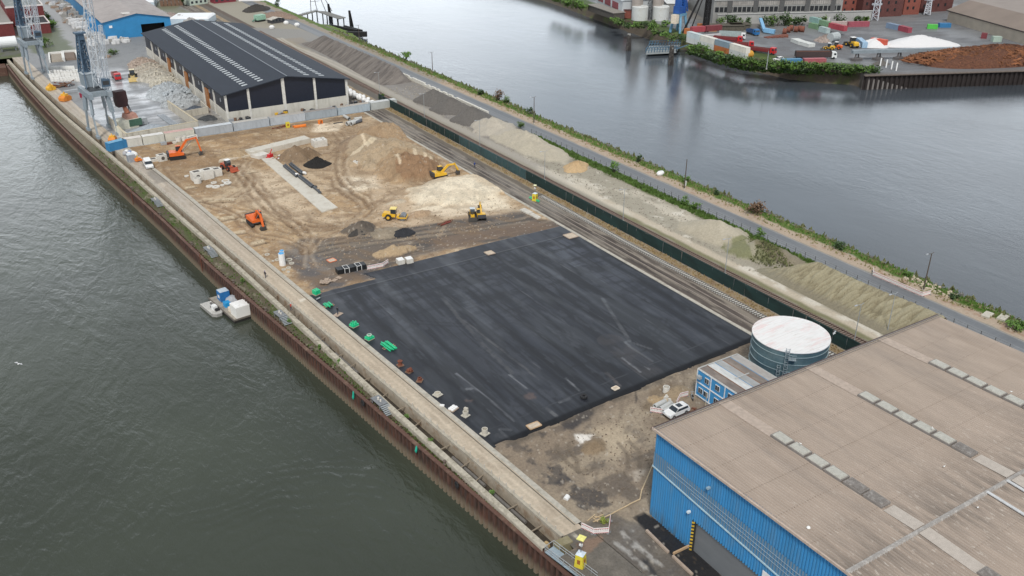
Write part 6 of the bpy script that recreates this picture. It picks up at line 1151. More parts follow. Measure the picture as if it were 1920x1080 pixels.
o = thing('orange_machine', 'small orange machine standing between grey cabin and white van', 'machine', at(259, 303), .5); MB().box(0, 0, .3, 1.6, 1.0, .9).box(.9, 0, .2, .5, 1.3, .5).build('body', M('pipe_orange', ()), o); MB().bar((-.5, 0, 1.1), (.2, 0, 1.9), .2).build('arm', yel, o)
for i, (px, py) in enumerate(((307, 271), (318, 270), (327, 268), (335, 265), (345, 263), (355, 262), (365, 260))):
    lb = ['grey slab box at the left end below the container row', 'dark red tray below the white containers', 'flat white ring below the cream container', 'upright white ring below the cream container', 'second upright ring below the cream container', 'white concrete trough below the cream container', 'last white concrete trough below the red topped container'][i]
    if i in (2, 3, 4): ringp('concrete_ring', lb, at(px, py), .9, .4 if i == 2 else 1.4, .15, 0, mat=wcon)
    else: MB().box(0, 0, 0, 1.8, 1.3, [.8, .4, 0, 0, 0, 1.2, 1.2][i]).box(0, 0, [.8, .4, 0, 0, 0, 1.2, 1.2][i], 1.4, .9, .1).solo('concrete_trough', [greym, rst, 0, 0, 0, wcon, wcon][i], lb, 'trough', at(px, py))
# yard walls
ycm = M('yard_wall', (.56, .52, .44), .9, var=.08, dirt=(.28, .24, .18), dirt_amt=.8, dirt_scale=.5, stretch=(1, 1, .25))
o = thing('yard_wall', 'pale high concrete wall around the wet gravel yard behind the container row', 'yard wall'); 
for (a_, b_) in (((41.1, 308.6), (65.1, 311.6)), ((65.1, 311.6), (62.6, 345)), ((41.1, 308.6), (39.8, 337))): MB().bar((*a_, 1.5), (*b_, 1.5), .5, 3.0).build('wall', ycm, o); MB().bar((*a_, 3.05), (*b_, 3.05), .62, .12).build('coping', M('coping_ochre', (.55, .48, .35), .85), o)
o = thing('bay_wall', 'short concrete bay wall in front of the dark scrap beside the black warehouse', 'yard wall'); MB().bar((64.8, 329.6, 1.2), (73.5, 331, 1.2), .4, 2.4).bar((73.5, 331, 1.2), (73.6, 341, 1.2), .4, 2.4).build('wall', ycm, o)
heap('gravel_heap', 'low blue grey gravel heap in the corner of the walled wet yard', None, 7.5, 6.5, 2.6, M('gravel_blue', (.36, .40, .44), .95, var=.2, scale=3, bump=.6), 0, 'heap', 11, .8, world=(50.5, 317.5))
o = thing('steel_beams', 'long grey steel sections lying along the inside of the yard wall', 'steel beams', (58.6, 329, 0), math.pi/2+.08)
for i in range(5): MB().box(rd_.uniform(-.5, .5), -1+i*.5, 0, 16, .32, .5).build('beam', M('steel_pale', (.38, .41, .44), .5, .3), o)
rub = lambda nm, c: M(nm, c, .95, var=.4, scale=1.2, dirt=tuple(x*.45 for x in c), dirt_amt=.8, dirt_scale=.9, bump=1.0)
for i, (x_, y_, rx, ry, h, c_, lb) in enumerate(((69.5, 425, 6.5, 9, 3.6, (.37, .30, .25), 'brownish rubble heap furthest along the black warehouse wall'), (69.5, 411, 7, 7.5, 3.8, (.42, .38, .32), 'pale rubble heap second from the far end of the black warehouse'), (69, 397, 7.5, 7.5, 4, (.44, .41, .35), 'pale beige rubble ridge in the middle of the heaps'), (70, 384, 6.5, 6, 3.6, (.48, .45, .38), 'pale board covered rubble heap before the blue grey rubble'), (67.5, 366, 8.5, 11, 4.6, (.42, .45, .47), 'large blue grey heap of broken slabs beside the black warehouse'), (68, 350, 7.5, 7.5, 3.6, (.40, .42, .43), 'smaller grey slab heap nearest the orange door'), (70, 336.5, 4, 3.6, 1.9, (.10, .12, .15), 'dark blue scrap heap in the concrete bay'), (71.5, 323.5, 3.2, 3.4, 1.3, (.07, .075, .08), 'black scrap heap beside the passage to the black warehouse'))):
    hp_ = heap('rubble_heap', lb, None, rx, ry, h, rub('rub%d' % i, c_), 0, 'heap', 20+i, .55, .28, 46, 12, world=(x_, y_))
    if i in (0, 1, 2, 3, 4, 5): # slab pieces lying on the heap
        rr3 = random.Random(i); m = MB()
        for k in range(90):
            a2 = rr3.uniform(0, 6.28); t = rr3.random()**.7*.92; m.box(rx*t*math.cos(a2), ry*t*math.sin(a2), h*(1-t)**.55-.25, rr3.uniform(.6, 2.2), rr3.uniform(.3, 1), rr3.uniform(.3, .8), rr3.uniform(0, 3))
        pc = m.build('broken_slabs', rub('rubs%d' % i, tuple(min(1, x*1.25) for x in c_)), hp_); pc['kind'] = 'stuff'
# white bulk bags row east of the black warehouse
bg_ = None; rr3 = random.Random(5)
for i in range(34):
    t = i/33; x_ = 127.8+rr3.uniform(-.8, .8)+(1.2 if i % 2 else 0)+4*max(0, t-.7); y_ = 338-t*27+rr3.uniform(-.6, .6)
    if bg_ is None: bg_ = MB().lathe([(.01, 0), (.7, .05), (.78, .8), (.55, 1.25), (.2, 1.4), (.01, 1.35)], n=10).solo('bulk_bag', white, 'white bulk bag in the long row right of the black warehouse', 'bulk bag', (x_, y_, 0), group='white bulk bags beside the black warehouse', smooth=True)
    else: o = dup(bg_, None, (x_, y_, 0 if i % 5 else .9)); s_ = rr3.uniform(.85, 1.3); o.scale = (s_, s_, s_)
for i, (px, y0_) in enumerate(((70, 313), (84, 312.6), (96, 312.3), (105, 312), (113, 312))):
    o = thing('stored_goods', ['few pale crates in the gap before the black warehouse gable, nearest its river corner', 'yellow and brown crates before the black warehouse gable', 'dark shrubby scrap before the black warehouse gable', 'stacked dark frames leaning before the black warehouse gable', 'long row of dark frames near the right corner of the black warehouse'][i], 'stored goods', (px+10, y0_, 0))
    for k in range(8): MB().box(rr3.uniform(-4, 4), rr3.uniform(-.8, .8), 0, rr3.uniform(.6, 1.6), rr3.uniform(.5, 1.2), rr3.uniform(.6, 1.9), rr3.uniform(0, 1)).build('crate', [M('crate_dark', (.06, .06, .065), .8), M('timber_dark', ()), greym, yel if i == 1 else dp][k % 4], o)
# ---------------- harbour cranes ----------------
cg = M('crane_grey', (.26, .31, .35), .6, var=.15, dirt=(.4, .41, .4), dirt_amt=.4); cb_ = M('crane_blue', (.07, .12, .18), .55, var=.2); cw_ = M('crane_white', (.52, .56, .60), .5, var=.1)
def crane(label, x_, y_, rz):
    o = thing('harbour_crane', label, 'crane', (x_, y_, 0), rz)        # local y = along the quay
    for (a_, b_) in ((-3.2, -6), (3.4, -6), (-3.2, 6), (3.4, 6)):
        MB().bar((a_, b_, 0), (a_*.95, b_*.72, 7.5), .5, .9).bar((a_*.95, b_*.72, 7.5), (a_*.8, b_*.55, 14), .75, 1.6).box(a_, b_, 0, 1.0, 2.6, .9).build('portal_leg', cg, o)
    MB().box(-2.9, 0, 13.2, 1.3, 14.5, 1.8).box(3.1, 0, 13.2, 1.3, 14.5, 1.8).box(0, -3.6, 13.3, 5.4, 1.4, 1.6).box(0, 3.6, 13.3, 5.4, 1.4, 1.6).build('portal_beam', cg, o)
    MB().box(0, 0, 14.9, 4.5, 5, .4).cyl((0, 0, 15.1), (0, 0, 16), 1.8, n=20).build('slewing_ring', M('ring_dark', (.08, .09, .10), .6), o)
    MB().box(-.6, 2.4, 16, 4.2, 6.2, 4.2).build('machinery_house', cg, o); MB().box(-.6, 2.4, 20.2, 4.6, 6.6, .2).build('house_roof', M('crane_roof', (.45, .50, .54), .6), o)
    tw = MB(); lattice(tw, (-1.0, 3.0, 20), (-.6, 1.6, 33), 3.0, 1.5, 5, .22); tw.box(-.8, 2.3, 20.2, 1.2, 1.5, 12.5); tw.build('tower', cb_, o); MB().box(-.6, 1.6, 33, 3.4, 2.8, .5).box(-.6, 1.6, 31, 2.0, 1.8, 2).build('tower_head', cb_, o)
    st = MB(); st.bar((-2.2, 4.6, 20), (-.8, 1.8, 33), .35).bar((-2.8, -2.4, 16), (-1.4, 1.6, 31), .3).bar((.8, 4.6, 20), (0, 1.8, 33), .3); st.build('stay', cb_, o)
    jb = MB(); lattice(jb, (1.2, -2.6, 16), (3.4, -4.4, 58), 2.6, 1.6, 14, .13); jb.build('jib', cw_, o)
    rk = MB(); lattice(rk, (3.6, -3.2, 14.5), (4.6, -5.4, 36), 1.3, .8, 8, .10); rk.bar((3.4, -3.2, 30), (2.2, -3.3, 33), .2).bar((1.4, -2.8, 22), (4.0, -3.8, 27), .22).bar((-.4, 1.4, 32), (2.6, -3.6, 45), .2); rk.build('ram_mast', cw_, o)
    cab = MB().side([(1.6, 16.2), (4.2, 16.2), (4.4, 18.6), (1.6, 19)], -4.6, -2.6).build('cab', cb_, o); MB().box(3.0, -4.62, 16.8, 2, .05, 1.4).build('window', glass, cab)
    return o
qa = math.atan2(1, -.1)-math.pi/2
crane('grey and blue harbour crane with white lattice jib nearest the walled yard', 36.4, 325, qa); crane('second harbour crane further up the quay in front of the brick building', 27.3, 430, qa)
# hopper of the near crane
o = thing('loading_hopper', 'cream hopper with green sides and dark red funnel below the near crane', 'hopper', (44.6, 327.5, 0), .2)
MB().box(0, 0, 0, 6.6, 4.2, 3.2, 0, 1.1, 1.1).build('bin', M('hopper_cream', (.72, .70, .58), .7), o); MB().box(1.6, 0, 3.2, 4.2, 4.4, 1.6, 0, .8, .8).build('funnel', M('hopper_pink', (.42, .22, .17), .8, dirt=(.5, .42, .3)), o); MB().box(2.4, -2.2, .6, 4.4, .2, 2.4).build('green_side', M('hopper_green', (.06, .13, .09), .7), o); MB().box(5.5, 0, .2, 2.8, 2.6, 2.2).build('machine', M('scooter_grey', ()), o)
MB().cyl((1.0, 0, 4.8), (.6, 1, 7.5), .9, .6, n=10).build('spout', M('spout_rust', (.38, .14, .08), .7), o); MB().side([(-1.6, 7.2), (1.4, 7.2), (2.0, 9.2), (1.8, 12.6), (-1.8, 12.6), (-1.9, 9.2)], -.2, 2.8).build('grab', M('grab_dark', (.05, .02, .022), .7), o)
for x2 in (2.2, 2.8): MB().bar((x2, 1, 4.6), (1.6+x2*.1, 1, 8.6), .25).build('strut', M('ring_dark', ()), o)
hpw = thing('hopper_wall', 'cream sloping retaining wall beside the legs of the near crane', 'yard wall'); MB().bar((40.2, 322, 1.5), (41.4, 308.5, 1.5), .7, 3).build('wall', M('hopper_cream', ()), hpw)
def grab(label, px, col, k=0):
    o = thing('crane_grab', label, 'crane grab', at(*px), .4+k); MB().side([(-1.5, .2), (-.1, 0), (-.1, 1.6), (-.9, 1.7), (-1.6, 1.1)], -1.1, 1.1).build('shell', col, o); MB().side([(.1, 0), (1.5, .2), (1.6, 1.1), (.9, 1.7), (.1, 1.6)], -1.1, 1.1).build('shell', col, o); MB().box(0, 0, 1.6, 1.3, 1.7, .6).bar((-.8, 0, 1.4), (0, 0, 2.8), .2).bar((.8, 0, 1.4), (0, 0, 2.8), .2).build('head', M('grab_yellow', (.75, .42, .04), .5), o); return o
gor = M('grab_orange', (.68, .24, .04), .55); o = grab('upper yellow grab parked on the quay between the cranes', (96, 169), M('grab_yellow', (.75, .42, .04), .5)); grab('orange and yellow grab parked on the quay before the near crane', (123, 189), gor, .3).scale = (1.25,)*3; grab('orange grab lying behind the blue container', (212, 266), gor, .8)
MB().box(0, 0, 0, 1.8, 1.6, 1.5).box(0, 0, 1.5, 1.9, 1.7, .12).solo('red_box', M('dark_red', (.30, .02, .05), .6), 'dark red box standing under the near crane', 'box', at(155, 182))
o = thing('scrap_pile', 'brown tangled scrap pile between the two cranes', 'scrap', at(120, 162), 0)
for i in range(26): MB().bar((rd_.uniform(-4.5, 4.5), rd_.uniform(-2, 2), .2), (rd_.uniform(-4.5, 4.5), rd_.uniform(-2, 2), rd_.uniform(.6, 2)), .35).build('piece', [rst, M('timber_dark', ()), greym][i % 3], o)
MB().box(0, 0, 0, 5, 1.3, .9).solo('steel_trough', greym, 'pale steel trough lying right of the scrap pile', 'trough', at(133, 173), .1)
# stacked stone blocks and pallets in the north west
wst = M('stone_white', (.70, .70, .70), .8, var=.12, scale=1.5, dirt=(.4, .4, .4), dirt_amt=.5); gst = M('stone_grey', (.38, .37, .35), .85, var=.3, scale=1.2); bst = M('stone_brown', (.34, .25, .19), .85, var=.3, scale=1.2)
def stack_proto(mat, lb, grp, seed):
    r4 = random.Random(seed); m = MB()
    for k in range(7): m.box(r4.uniform(-1.3, 1.3), r4.uniform(-.9, .9), 0, r4.uniform(.9, 1.8), r4.uniform(.7, 1.4), r4.uniform(.5, 1.7), r4.uniform(-.3, .3))
    return m.solo('stone_stack', mat, lb, 'stone stack', (0, 0, 0), group=grp)
protos = {}
r4 = random.Random(77)
for row, (ya, yb, xa, xb, kinds) in enumerate(((640, 560, 55.5, 67, 'gwgb'), (560, 510, 56, 68.5, 'ggbw'), (506, 497, 56, 70, 'bggw'), (494, 484, 55, 76, 'wgww'))):
    for i in range(int((ya-yb)/7)+ (5 if row > 1 else 4)):
        for k in range(4):
            kd = kinds[r4.randrange(4)]; x_ = xa+(xb-xa)*(k+.5)/4+r4.uniform(-1, 1); y_ = ya+(yb-ya)*r4.random()
            if kd not in protos:
                protos[kd] = stack_proto({'g': gst, 'w': wst, 'b': bst}[kd], {'g': 'grey stone block stack in the storage rows left of the blue hall', 'w': 'white stone block stack in the storage rows left of the blue hall', 'b': 'brown stone block stack in the storage rows left of the blue hall'}[kd], {'g': 'grey stone stacks', 'w': 'white stone stacks', 'b': 'brown stone stacks'}[kd], ord(kd)); protos[kd].location = (x_, y_, 0)
            else: dup(protos[kd], None, (x_, y_, 0), r4.uniform(-.4, .4)).scale = (r4.uniform(.8, 1.3), r4.uniform(.8, 1.2), r4.uniform(.7, 1.3))
for i, (y_, x0_, L, h) in enumerate(((541, 60.5, 9, 3.0), (530, 61, 8.5, 2.4), (556, 60.5, 8, 2.4))): o = thing('covered_stack', ['long white wrapped stack beside the side annex of the blue hall', 'lower white wrapped stack nearer the camera', 'third white wrapped stack furthest back'][i], 'wrapped stack', (x0_, y_, 0)); [MB().box(-L/2+k*L/6+L/12, 0, 0, L/6-.1, 3.0, h*(.9+.1*(k % 2))).build('pack', wst, o) for k in range(6)]
pl_ = M('pallet_white', (.76, .75, .72), .75, var=.1); pal = None
for ri, (px0, px1, pyv, kd) in enumerate(((92, 138, 130, 0), (92, 152, 139, 1), (94, 154, 144.5, 0), (98, 156, 152, 1))):
    for k in range(11):
        px = px0+(px1-px0)*k/10; x_, y_ = at(px, pyv)
        if pal is None: pal = MB().box(0, 0, 0, 1.15, 2.2, .9).box(0, -.6, .9, 1.0, .7, .5).box(0, .6, .9, 1.0, .7, .5).solo('slab_pallet', pl_, 'white slab pallet in the long rows between the cranes', 'pallet', (x_, y_, 0), group='white slab pallets between the cranes')
        else: dup(pal, None, (x_, y_, 0), r4.uniform(-.1, .1)).scale = (.95, 1, .7+.5*kd*r4.random()+.3)
for i, (px, py, c_) in enumerate(((107, 110, (.33, .29, .24)), (131, 107, (.20, .15, .12)))):
    o = thing('gravel_bay', ['open bay with pale walls and brown gravel near the second crane', 'open bay with pale walls and dark gravel right of the other bay'][i], 'gravel bay', at(px, py), -.1)
    MB().box(-3, 0, 0, .6, 17, 1.6).build('wall', pl_, o); MB().box(3, 0, 0, .6, 17, 1.6).build('wall', pl_, o); MB().box(0, 8.5, 0, 6.6, .6, 1.6).build('wall', pl_, o); MB().box(0, 0, 0, 5.2, 15.5, .9, 0, .8, .9).build('gravel', M('bayg%d' % i, c_, .95, var=.3, scale=2), o)
for i, (px, py) in enumerate(((170, 76), (178, 77), (186, 79), (196, 79), (206, 78), (216, 77), (226, 75), (160, 72), (152, 68), (148, 63), (156, 61), (203, 107), (192, 110), (186, 96))):
    kd = 'wgb'[i % 3 if i != 12 else 0]; dup(protos[kd], None, (*at(px, py), 0), r4.uniform(0, 3)).scale = (r4.uniform(.6, 1.0), r4.uniform(.6, 1.0), r4.uniform(.5, .9))
# tarpaulins, white hall and rubble in the north
wt = M('tarp_white', (.80, .82, .83), .5, var=.05)
def tarp(label, x_, y_, sx, sy, h, rz, mat=wt): o = thing('covered_goods', label, 'covered stack', (x_, y_, 0), rz); MB().box(0, 0, 0, sx, sy, h*.8).build('side', M('tarp_side', (.62, .72, .78), .5), o); MB().box(0, 0, h*.8, sx+.2, sy+.2, h*.2, 0, .92, .92).build('cover', mat, o)
tarp('large white covered stack behind the ridge of the black warehouse', 116, 524, 21, 16, 4, -.5); tarp('white covered stack beside the road behind the blue hall', 106, 598, 11, 30, 5, -.25)
for i in range(6): heap('rubble_heap', ['first', 'second', 'third', 'fourth', 'fifth', 'last'][i]+' pale rubble mound from the left in the row behind the black warehouse', None, 5.5, 8, 4.0, rub('rubn%d' % (i % 3), ((.36, .33, .31), (.42, .41, .39), (.38, .31, .28))[i % 3]), .5, 'heap', 60+i, .6, .25, 30, 9, world=(101.5+i*2.9, 560-i*11))
o = thing('scrap_stack', 'brown timber stack right of the white covered stack', 'timber stack', (119, 592, 0), -.2); [MB().box(k*2.2-5, 0, 0, 1.9, 7, 3.4+.3*(k % 2)).build('stack', M('timber_dark', ()), o) for k in range(6)]; MB().box(0, 0, 3.8, 13.5, 7.2, .2).build('cover', M('tin_pale', (.5, .47, .42), .8), o)
def gable(label, x_, y_, w_, l_, h, rh, rz, wm, rmn, name='shed', cat='shed'):
    o = thing(name, label, cat, (x_, y_, 0), rz); a_, b_ = w_/2, l_/2
    MB().add([(-a_, -b_, 0), (a_, -b_, 0), (a_, b_, 0), (-a_, b_, 0), (-a_, -b_, h), (a_, -b_, h), (a_, b_, h), (-a_, b_, h), (0, -b_, rh), (0, b_, rh)], [(0, 1, 5, 8, 4), (1, 2, 6, 5), (2, 3, 7, 9, 6), (3, 0, 4, 7)]).build('wall', wm, o)
    MB().add([(-a_-.4, -b_-.4, h-.1), (0, -b_-.4, rh+.15), (0, b_+.4, rh+.15), (-a_-.4, b_+.4, h-.1), (a_+.4, -b_-.4, h-.1), (a_+.4, b_+.4, h-.1)], [(0, 1, 2, 3), (1, 4, 5, 2)]).build('roof', rmn, o)
    m = MB(); [m.box(-a_+(k+.5)*w_/4, -b_-.03, 1, w_/8, .06, 1.4) for k in range(4)]; m.build('window', glass, o); return o
gable('dark red shed with grey roof beside the far road', 150, 588, 14, 7, 3, 4.4, .1, M('shed_red', (.22, .03, .045), .7), M('shed_roof_grey', (.3, .25, .25), .8)); gable('pale green house with a light roof at the upper edge', 133, 590, 12, 10, 4, 7, .3, M('green_wall', (.52, .60, .52), .7), M('green_roof', (.66, .70, .66), .7), 'house', 'house'); gable('white roofed shed at the top edge beside the far road', 168, 585, 16, 8, 3, 4.2, -.5, white, M('roof_white', (.75, .74, .71), .7))
o = thing('green_machine', 'pale green sorting machine behind the black warehouse', 'machine', (148.5, 508, 0), .3); MB().box(0, 0, 1, 5.5, 3.5, 2.6).build('body', M('mint', (.30, .50, .38), .6), o); MB().bar((-2, 0, 2), (-5, 0, .6), .9, .6).build('conveyor', M('mint_dark', (.12, .22, .17), .6), o); MB().box(0, 0, 0, 5, 3, 1).build('undercarriage', black, o)
gable('low open shed with tin roof beside the green machine', 155, 500, 8, 5, 2, 2.8, .2, M('crate_dark', ()), M('tin_pale', ())); heap('soil_heap', 'dark earth heap beside the far road bend', None, 9, 6, 3.5, M('soil_dark', ()), .3, 'heap', 71, .6, world=(158, 545)); heap('soil_heap', 'brown earth bank along the far road', None, 13, 4.5, 3.2, M('soil_brown', (.26, .19, .15), .95, var=.3, bump=.6), 2.1, 'heap', 72, .5, world=(162, 515))
for i in range(3): MB().lathe([(.01, 0), (1.3, .1), (1.5, 1.0), (.8, 1.7), (.01, 1.8)], n=10).solo('white_silo_bag', white, ['white rounded tank by the road junction', 'second white rounded tank by the road junction', 'small white cone near the junction fence'][i], 'tank', ((158, 492, 0), (161, 483, 0), (147, 483, 0))[i])
o = thing('white_tank', 'white horizontal tank under a frame at the far quay corner', 'tank', at(17, 95)); MB().cyl((-4, 0, 4), (4, 0, 4), 2.6, n=20).build('vessel', wt, o); [MB().box(x2, 0, 0, .6, 3, 2).build('saddle', steel, o) for x2 in (-3, 3)]
gable('white hall corner at the upper left edge of the view', -2, 628, 26, 30, 8, 9.5, 0, white, wt, 'hall', 'hall')
# =====================================================================
# EASTERN STRIP
# =====================================================================
def many(name, mat, parent, fn, n, limit=100):
    "first `limit` (nearest) as parts, the rest as one stuff part"
    p0 = None; rest = MB()
    for i in range(n):
        if i < limit:
            if p0 is None: p0 = fn(MB(), 0, 0, 0).build(name, mat, parent); p0.location = fn(None, i)
            else: dup(p0, parent, fn(None, i))
        else: fn(rest, *fn(None, i))
    if rest.v: tag(rest.build(name, mat, parent), kind='stuff')
rail = M('rail_rust', (.16, .10, .075), .5, .5)
def track(label, xc, y0, y1, half, slm, step, sw, railm=rail, sh=.10):
    o = thing('railway_track', label, 'railway track', (xc, y0, 0))
    def fn(mb, *a):
        if mb is None: return (0, a[0]*step, .02)
        return mb.box(a[0], a[1], a[2], sw, .26, sh)
    many('sleeper', slm, o, fn, int((y1-y0)/step))
    for s_ in (-half, half): MB().box(s_, (y1-y0)/2, .12, .09, y1-y0, .13).build('rail', railm, o)
track('new railway track with white concrete sleepers beside the green screen', 130.1, 86, 196, .55, M('sleeper_white', (.60, .59, .56), .8), .72, 1.5, M('rail_grey', (.25, .24, .23), .5, .4))
track('old rusty railway track with dark sleepers east of the green screen', 138.8, 60, 480, .72, M('sleeper_dark', (.24, .18, .15), .9), .68, 2.3)
for x_, lb in ((125.6, 'left'), (127.1, 'middle')): MB().box(x_, 190, .01, .14, 222, .07).solo('sunken_rail', M('rail_pale2', (.34, .29, .25), .6), lb+' worn rail sunk in the ballast between kerb and white sleepers', 'rail')
o = thing('green_screen', 'long dark green windbreak screen on posts between the two railway tracks', 'screen', (133.6, 76, 0)); gs = M('screen_green', (.008, .030, .028), .7, var=.35, scale=.5, stretch=(1, .35, 1.5)); gs2 = M('screen_teal', (.04, .085, .09), .7, var=.25, scale=.6)
LN = 238; yy = 0
while yy < LN:
    L = 3.4; r_ = random.Random(int(yy)); MB().add([(.0+r_.uniform(-.08, .08), yy, .12), (r_.uniform(-.2, .2), yy+L, .12), (r_.uniform(-.1, .25), yy+L, 2.85+r_.uniform(-.08, .08)), (r_.uniform(-.1, .25), yy, 2.85)], [(0, 3, 2, 1)]).add([(.03, yy, 2.8), (.03, yy+L, 2.8), (.2, yy+L, 2.95), (.2, yy, 2.95)], [(0, 1, 2, 3)]).build('panel', gs2 if 132 < yy < 172 else gs, o); MB().box(.15, yy, 0, .1, .1, 2.6).build('post', steel, o); yy += L
MB().box(.3, 60, .0, .35, 60, 2.5).box(.35, 60, 2.5, .3, 60, .1).build('top_rail', M('screen_edge', (.10, .14, .14), .7), o) if False else None
pole_w = M('mast_pale', (.33, .35, .36), .5); pole_d = M('mast_wood', (.10, .08, .065), .8)
def mast(label, x_, y_, h, mat, arm=1, r_=.07):
    o = thing('light_mast', label, 'light mast', (x_, y_, 0)); MB().cyl((0, 0, 0), (0, 0, h), r_*1.4, r_*.8, n=8).build('pole', mat, o); MB().box(0, 0, 0, .5, .5, .35).build('foot', crm, o)
    if arm: MB().bar((0, 0, h-.05), (-1.3, .1, h+.1), .08).bar((0, 0, h-.05), (.9, .1, h+.05), .08).build('arm', mat, o); MB().box(-1.4, .1, h+.02, .7, .25, .14).build('lamp', M('lamp_grey', (.45, .47, .5), .4), o)
for y_, lb in ((93.5, 'slim pale light mast right of the round tank'), (130.4, 'slim pale light mast by the track below the gullied gravel ridge'), (168, 'slim pale light mast in the middle of the old track'), (205, 'slim pale light mast by the old track beside the orange sand heap'), (243, 'slim pale light mast opposite the yellow light tower'), (283, 'slim pale light mast by the old track near the dark cones'), (322, 'slim pale light mast by the old track beside the white bulk bags')): mast(lb, 138.0-.2+(0 if y_ != 93.5 else -1.1), y_, 9, pole_w)
for (px, py), lb, h in (((1283, 355), 'dark wooden pole on the verge beside the white water tank bag', 9), ((1731, 545), 'dark street lamp behind the white road barrier', 9), ((1001, 232), 'dark lamp pole on the verge above the pale heap', 9.5), ((811, 133), 'thin lamp pole on the verge near the block wall', 8), ((674, 78), 'lamp post at the root of the black jetty', 8)): mast(lb, *at(px, py), h, pole_d, 1 if 'lamp' in lb else 0, .13)
mast('thin grey lamp post at the near end of the gullied ridge', *at(1663, 625), 9, pole_w)
# wire fence along the road
o = thing('wire_fence', 'dark wire fence with thin posts along the near side of the eastern road', 'fence', (160.3, 76, 0)); m = MB(); po = None
for i in range(58):
    if po is None: po = MB().box(0, 0, 0, .09, .09, 1.7).build('post', M('post_dark', (.06, .06, .055), .7), o); po.location = (0, 0, 0)
    else: dup(po, o, (0, i*3.0, 0))
for h in (.5, 1.1, 1.65): m.box(0, 85, h, .03, 171, .03)
m.build('wire', M('post_dark', ()), o)
# white concrete block wall
bk = None; r5 = random.Random(3); y_ = 276
while y_ < 416:
    x_ = 159.7 if y_ < 345 else 159.7+(y_-345)*.028
    if not (349 < y_ < 353 or 404 < y_ < 408):
        if bk is None: bk = MB().box(0, 0, 0, .8, 1.55, 1.25, 0, .96, .98).solo('wall_block', M('block_white', (.68, .66, .60), .85, var=.12, scale=.7, dirt=(.35, .32, .27), dirt_amt=.7, dirt_scale=.8), 'whitish concrete block in the long wall between stock heaps and road', 'concrete block', (x_, y_, 0), group='blocks of the white wall by the eastern road')
        else: dup(bk, None, (x_+r5.uniform(-.08, .08), y_, 0), r5.uniform(-.05, .05)).scale = (1, 1, 1 if y_ < 300 or r5.random() < .6 else .6)
    y_ += 1.6
# gullied ridge
g = Field(144.4, 158.0, 86, 128.5, .17, 100); X, Y = g.X, g.Y; endf = sstep(128.5, 118, Y+.8*(X-150)); cr_ = 152.6+.6*np.sin(Y*.16); lft = np.clip((X-145.0)/(cr_-145.0), 0, 1); rgt = np.clip((158-X)/(158-cr_), 0, 1)
gul = fbm(X, Y+.35*(X-150)+1.2*fbm(X, Y, 3, seed=300), 5.0, .9, 301, 3); gul = 1-np.abs(2*gul-1)*2.2; gul = np.clip(gul, 0, 1); gu2 = fbm(X, Y+.35*(X-150), 2.4, .34, 303, 3); ht = 5.2*np.minimum(lft**.85, rgt**.8)
g.Z = (ht+(gul-.5)*-1.1*np.minimum(1, 2.2*np.minimum(lft, rgt))*sstep(0, .25, 1-lft+.02)+(gu2-.5)*.5*sstep(.1, .3, lft))*endf-.15
g.base((.33, .295, .20)); g.mix(sstep(.62, .9, gul)*.6, (.19, .16, .10)); g.mix(sstep(.4, .2, gul)*.5, (.38, .345, .24)); g.mix(sstep(.30, .12, lft+.15*(gu2-.5))*.85, (.24, .215, .16)); g.mix(sstep(118, 124, Y-.3*(X-150))*.5, (.27, .25, .19))
o = g.build('gravel_ridge', painted('ridge_gravel', .95, .22, 3, .9), 'structure'); del o['kind']; tag(o, 'long olive beige gravel ridge with rain gullies between the sand road and the eastern road', 'gravel ridge')
# dark stock ridge
g = Field(144.8, 159.0, 334, 440, .35, 60); X, Y = g.X, g.Y; lft = np.clip((X-145.6-1.0*np.sin(Y*.05))/(9.6), 0, 1); rgt = np.clip((159-X)/3.6, 0, 1); en = sstep(334, 342, Y)*sstep(440, 426, Y); gul = fbm(X, Y-(X-150)*.25, 5, 1.2, 311, 4)
g.Z = (5.0*np.minimum(lft, rgt)+(gul-.5)*1.2*np.minimum(1, 3*lft))*en-.1; g.base((.185, .165, .15)); g.mix(sstep(.5, .36, gul)*.6, (.10, .09, .085)); g.mix(sstep(.56, .7, gul)*.5, (.26, .235, .21))
o = g.build('gravel_ridge', painted('ridge_gravel', ()), 'structure'); del o['kind']; tag(o, 'long dark brown gravel ridge leaning on the white block wall beside the black warehouse', 'gravel ridge')
dg = M('gravel_dark', (.135, .125, .115), .95, var=.3, scale=2, bump=.8)
for y_, lb in ((303, 'farthest of three dark grey gravel cones by the white block wall'), (288, 'middle one of three dark grey gravel cones by the white block wall'), (273, 'nearest of three dark grey gravel cones touching the pale heap')): heap('gravel_heap', lb, None, 8.0, 8.6, 4.8, dg, 0, 'heap', int(y_), .95, .06, world=(151.8, y_))
heap('sand_heap', 'small orange beige sand heap on the grey yard below the eastern road', None, 5.0, 4.2, 2.3, M('sand_orange', (.52, .37, .21), .95, var=.2, scale=2, bump=.6), .4, 'heap', 91, .8, .2, world=(152.3, 209.5))
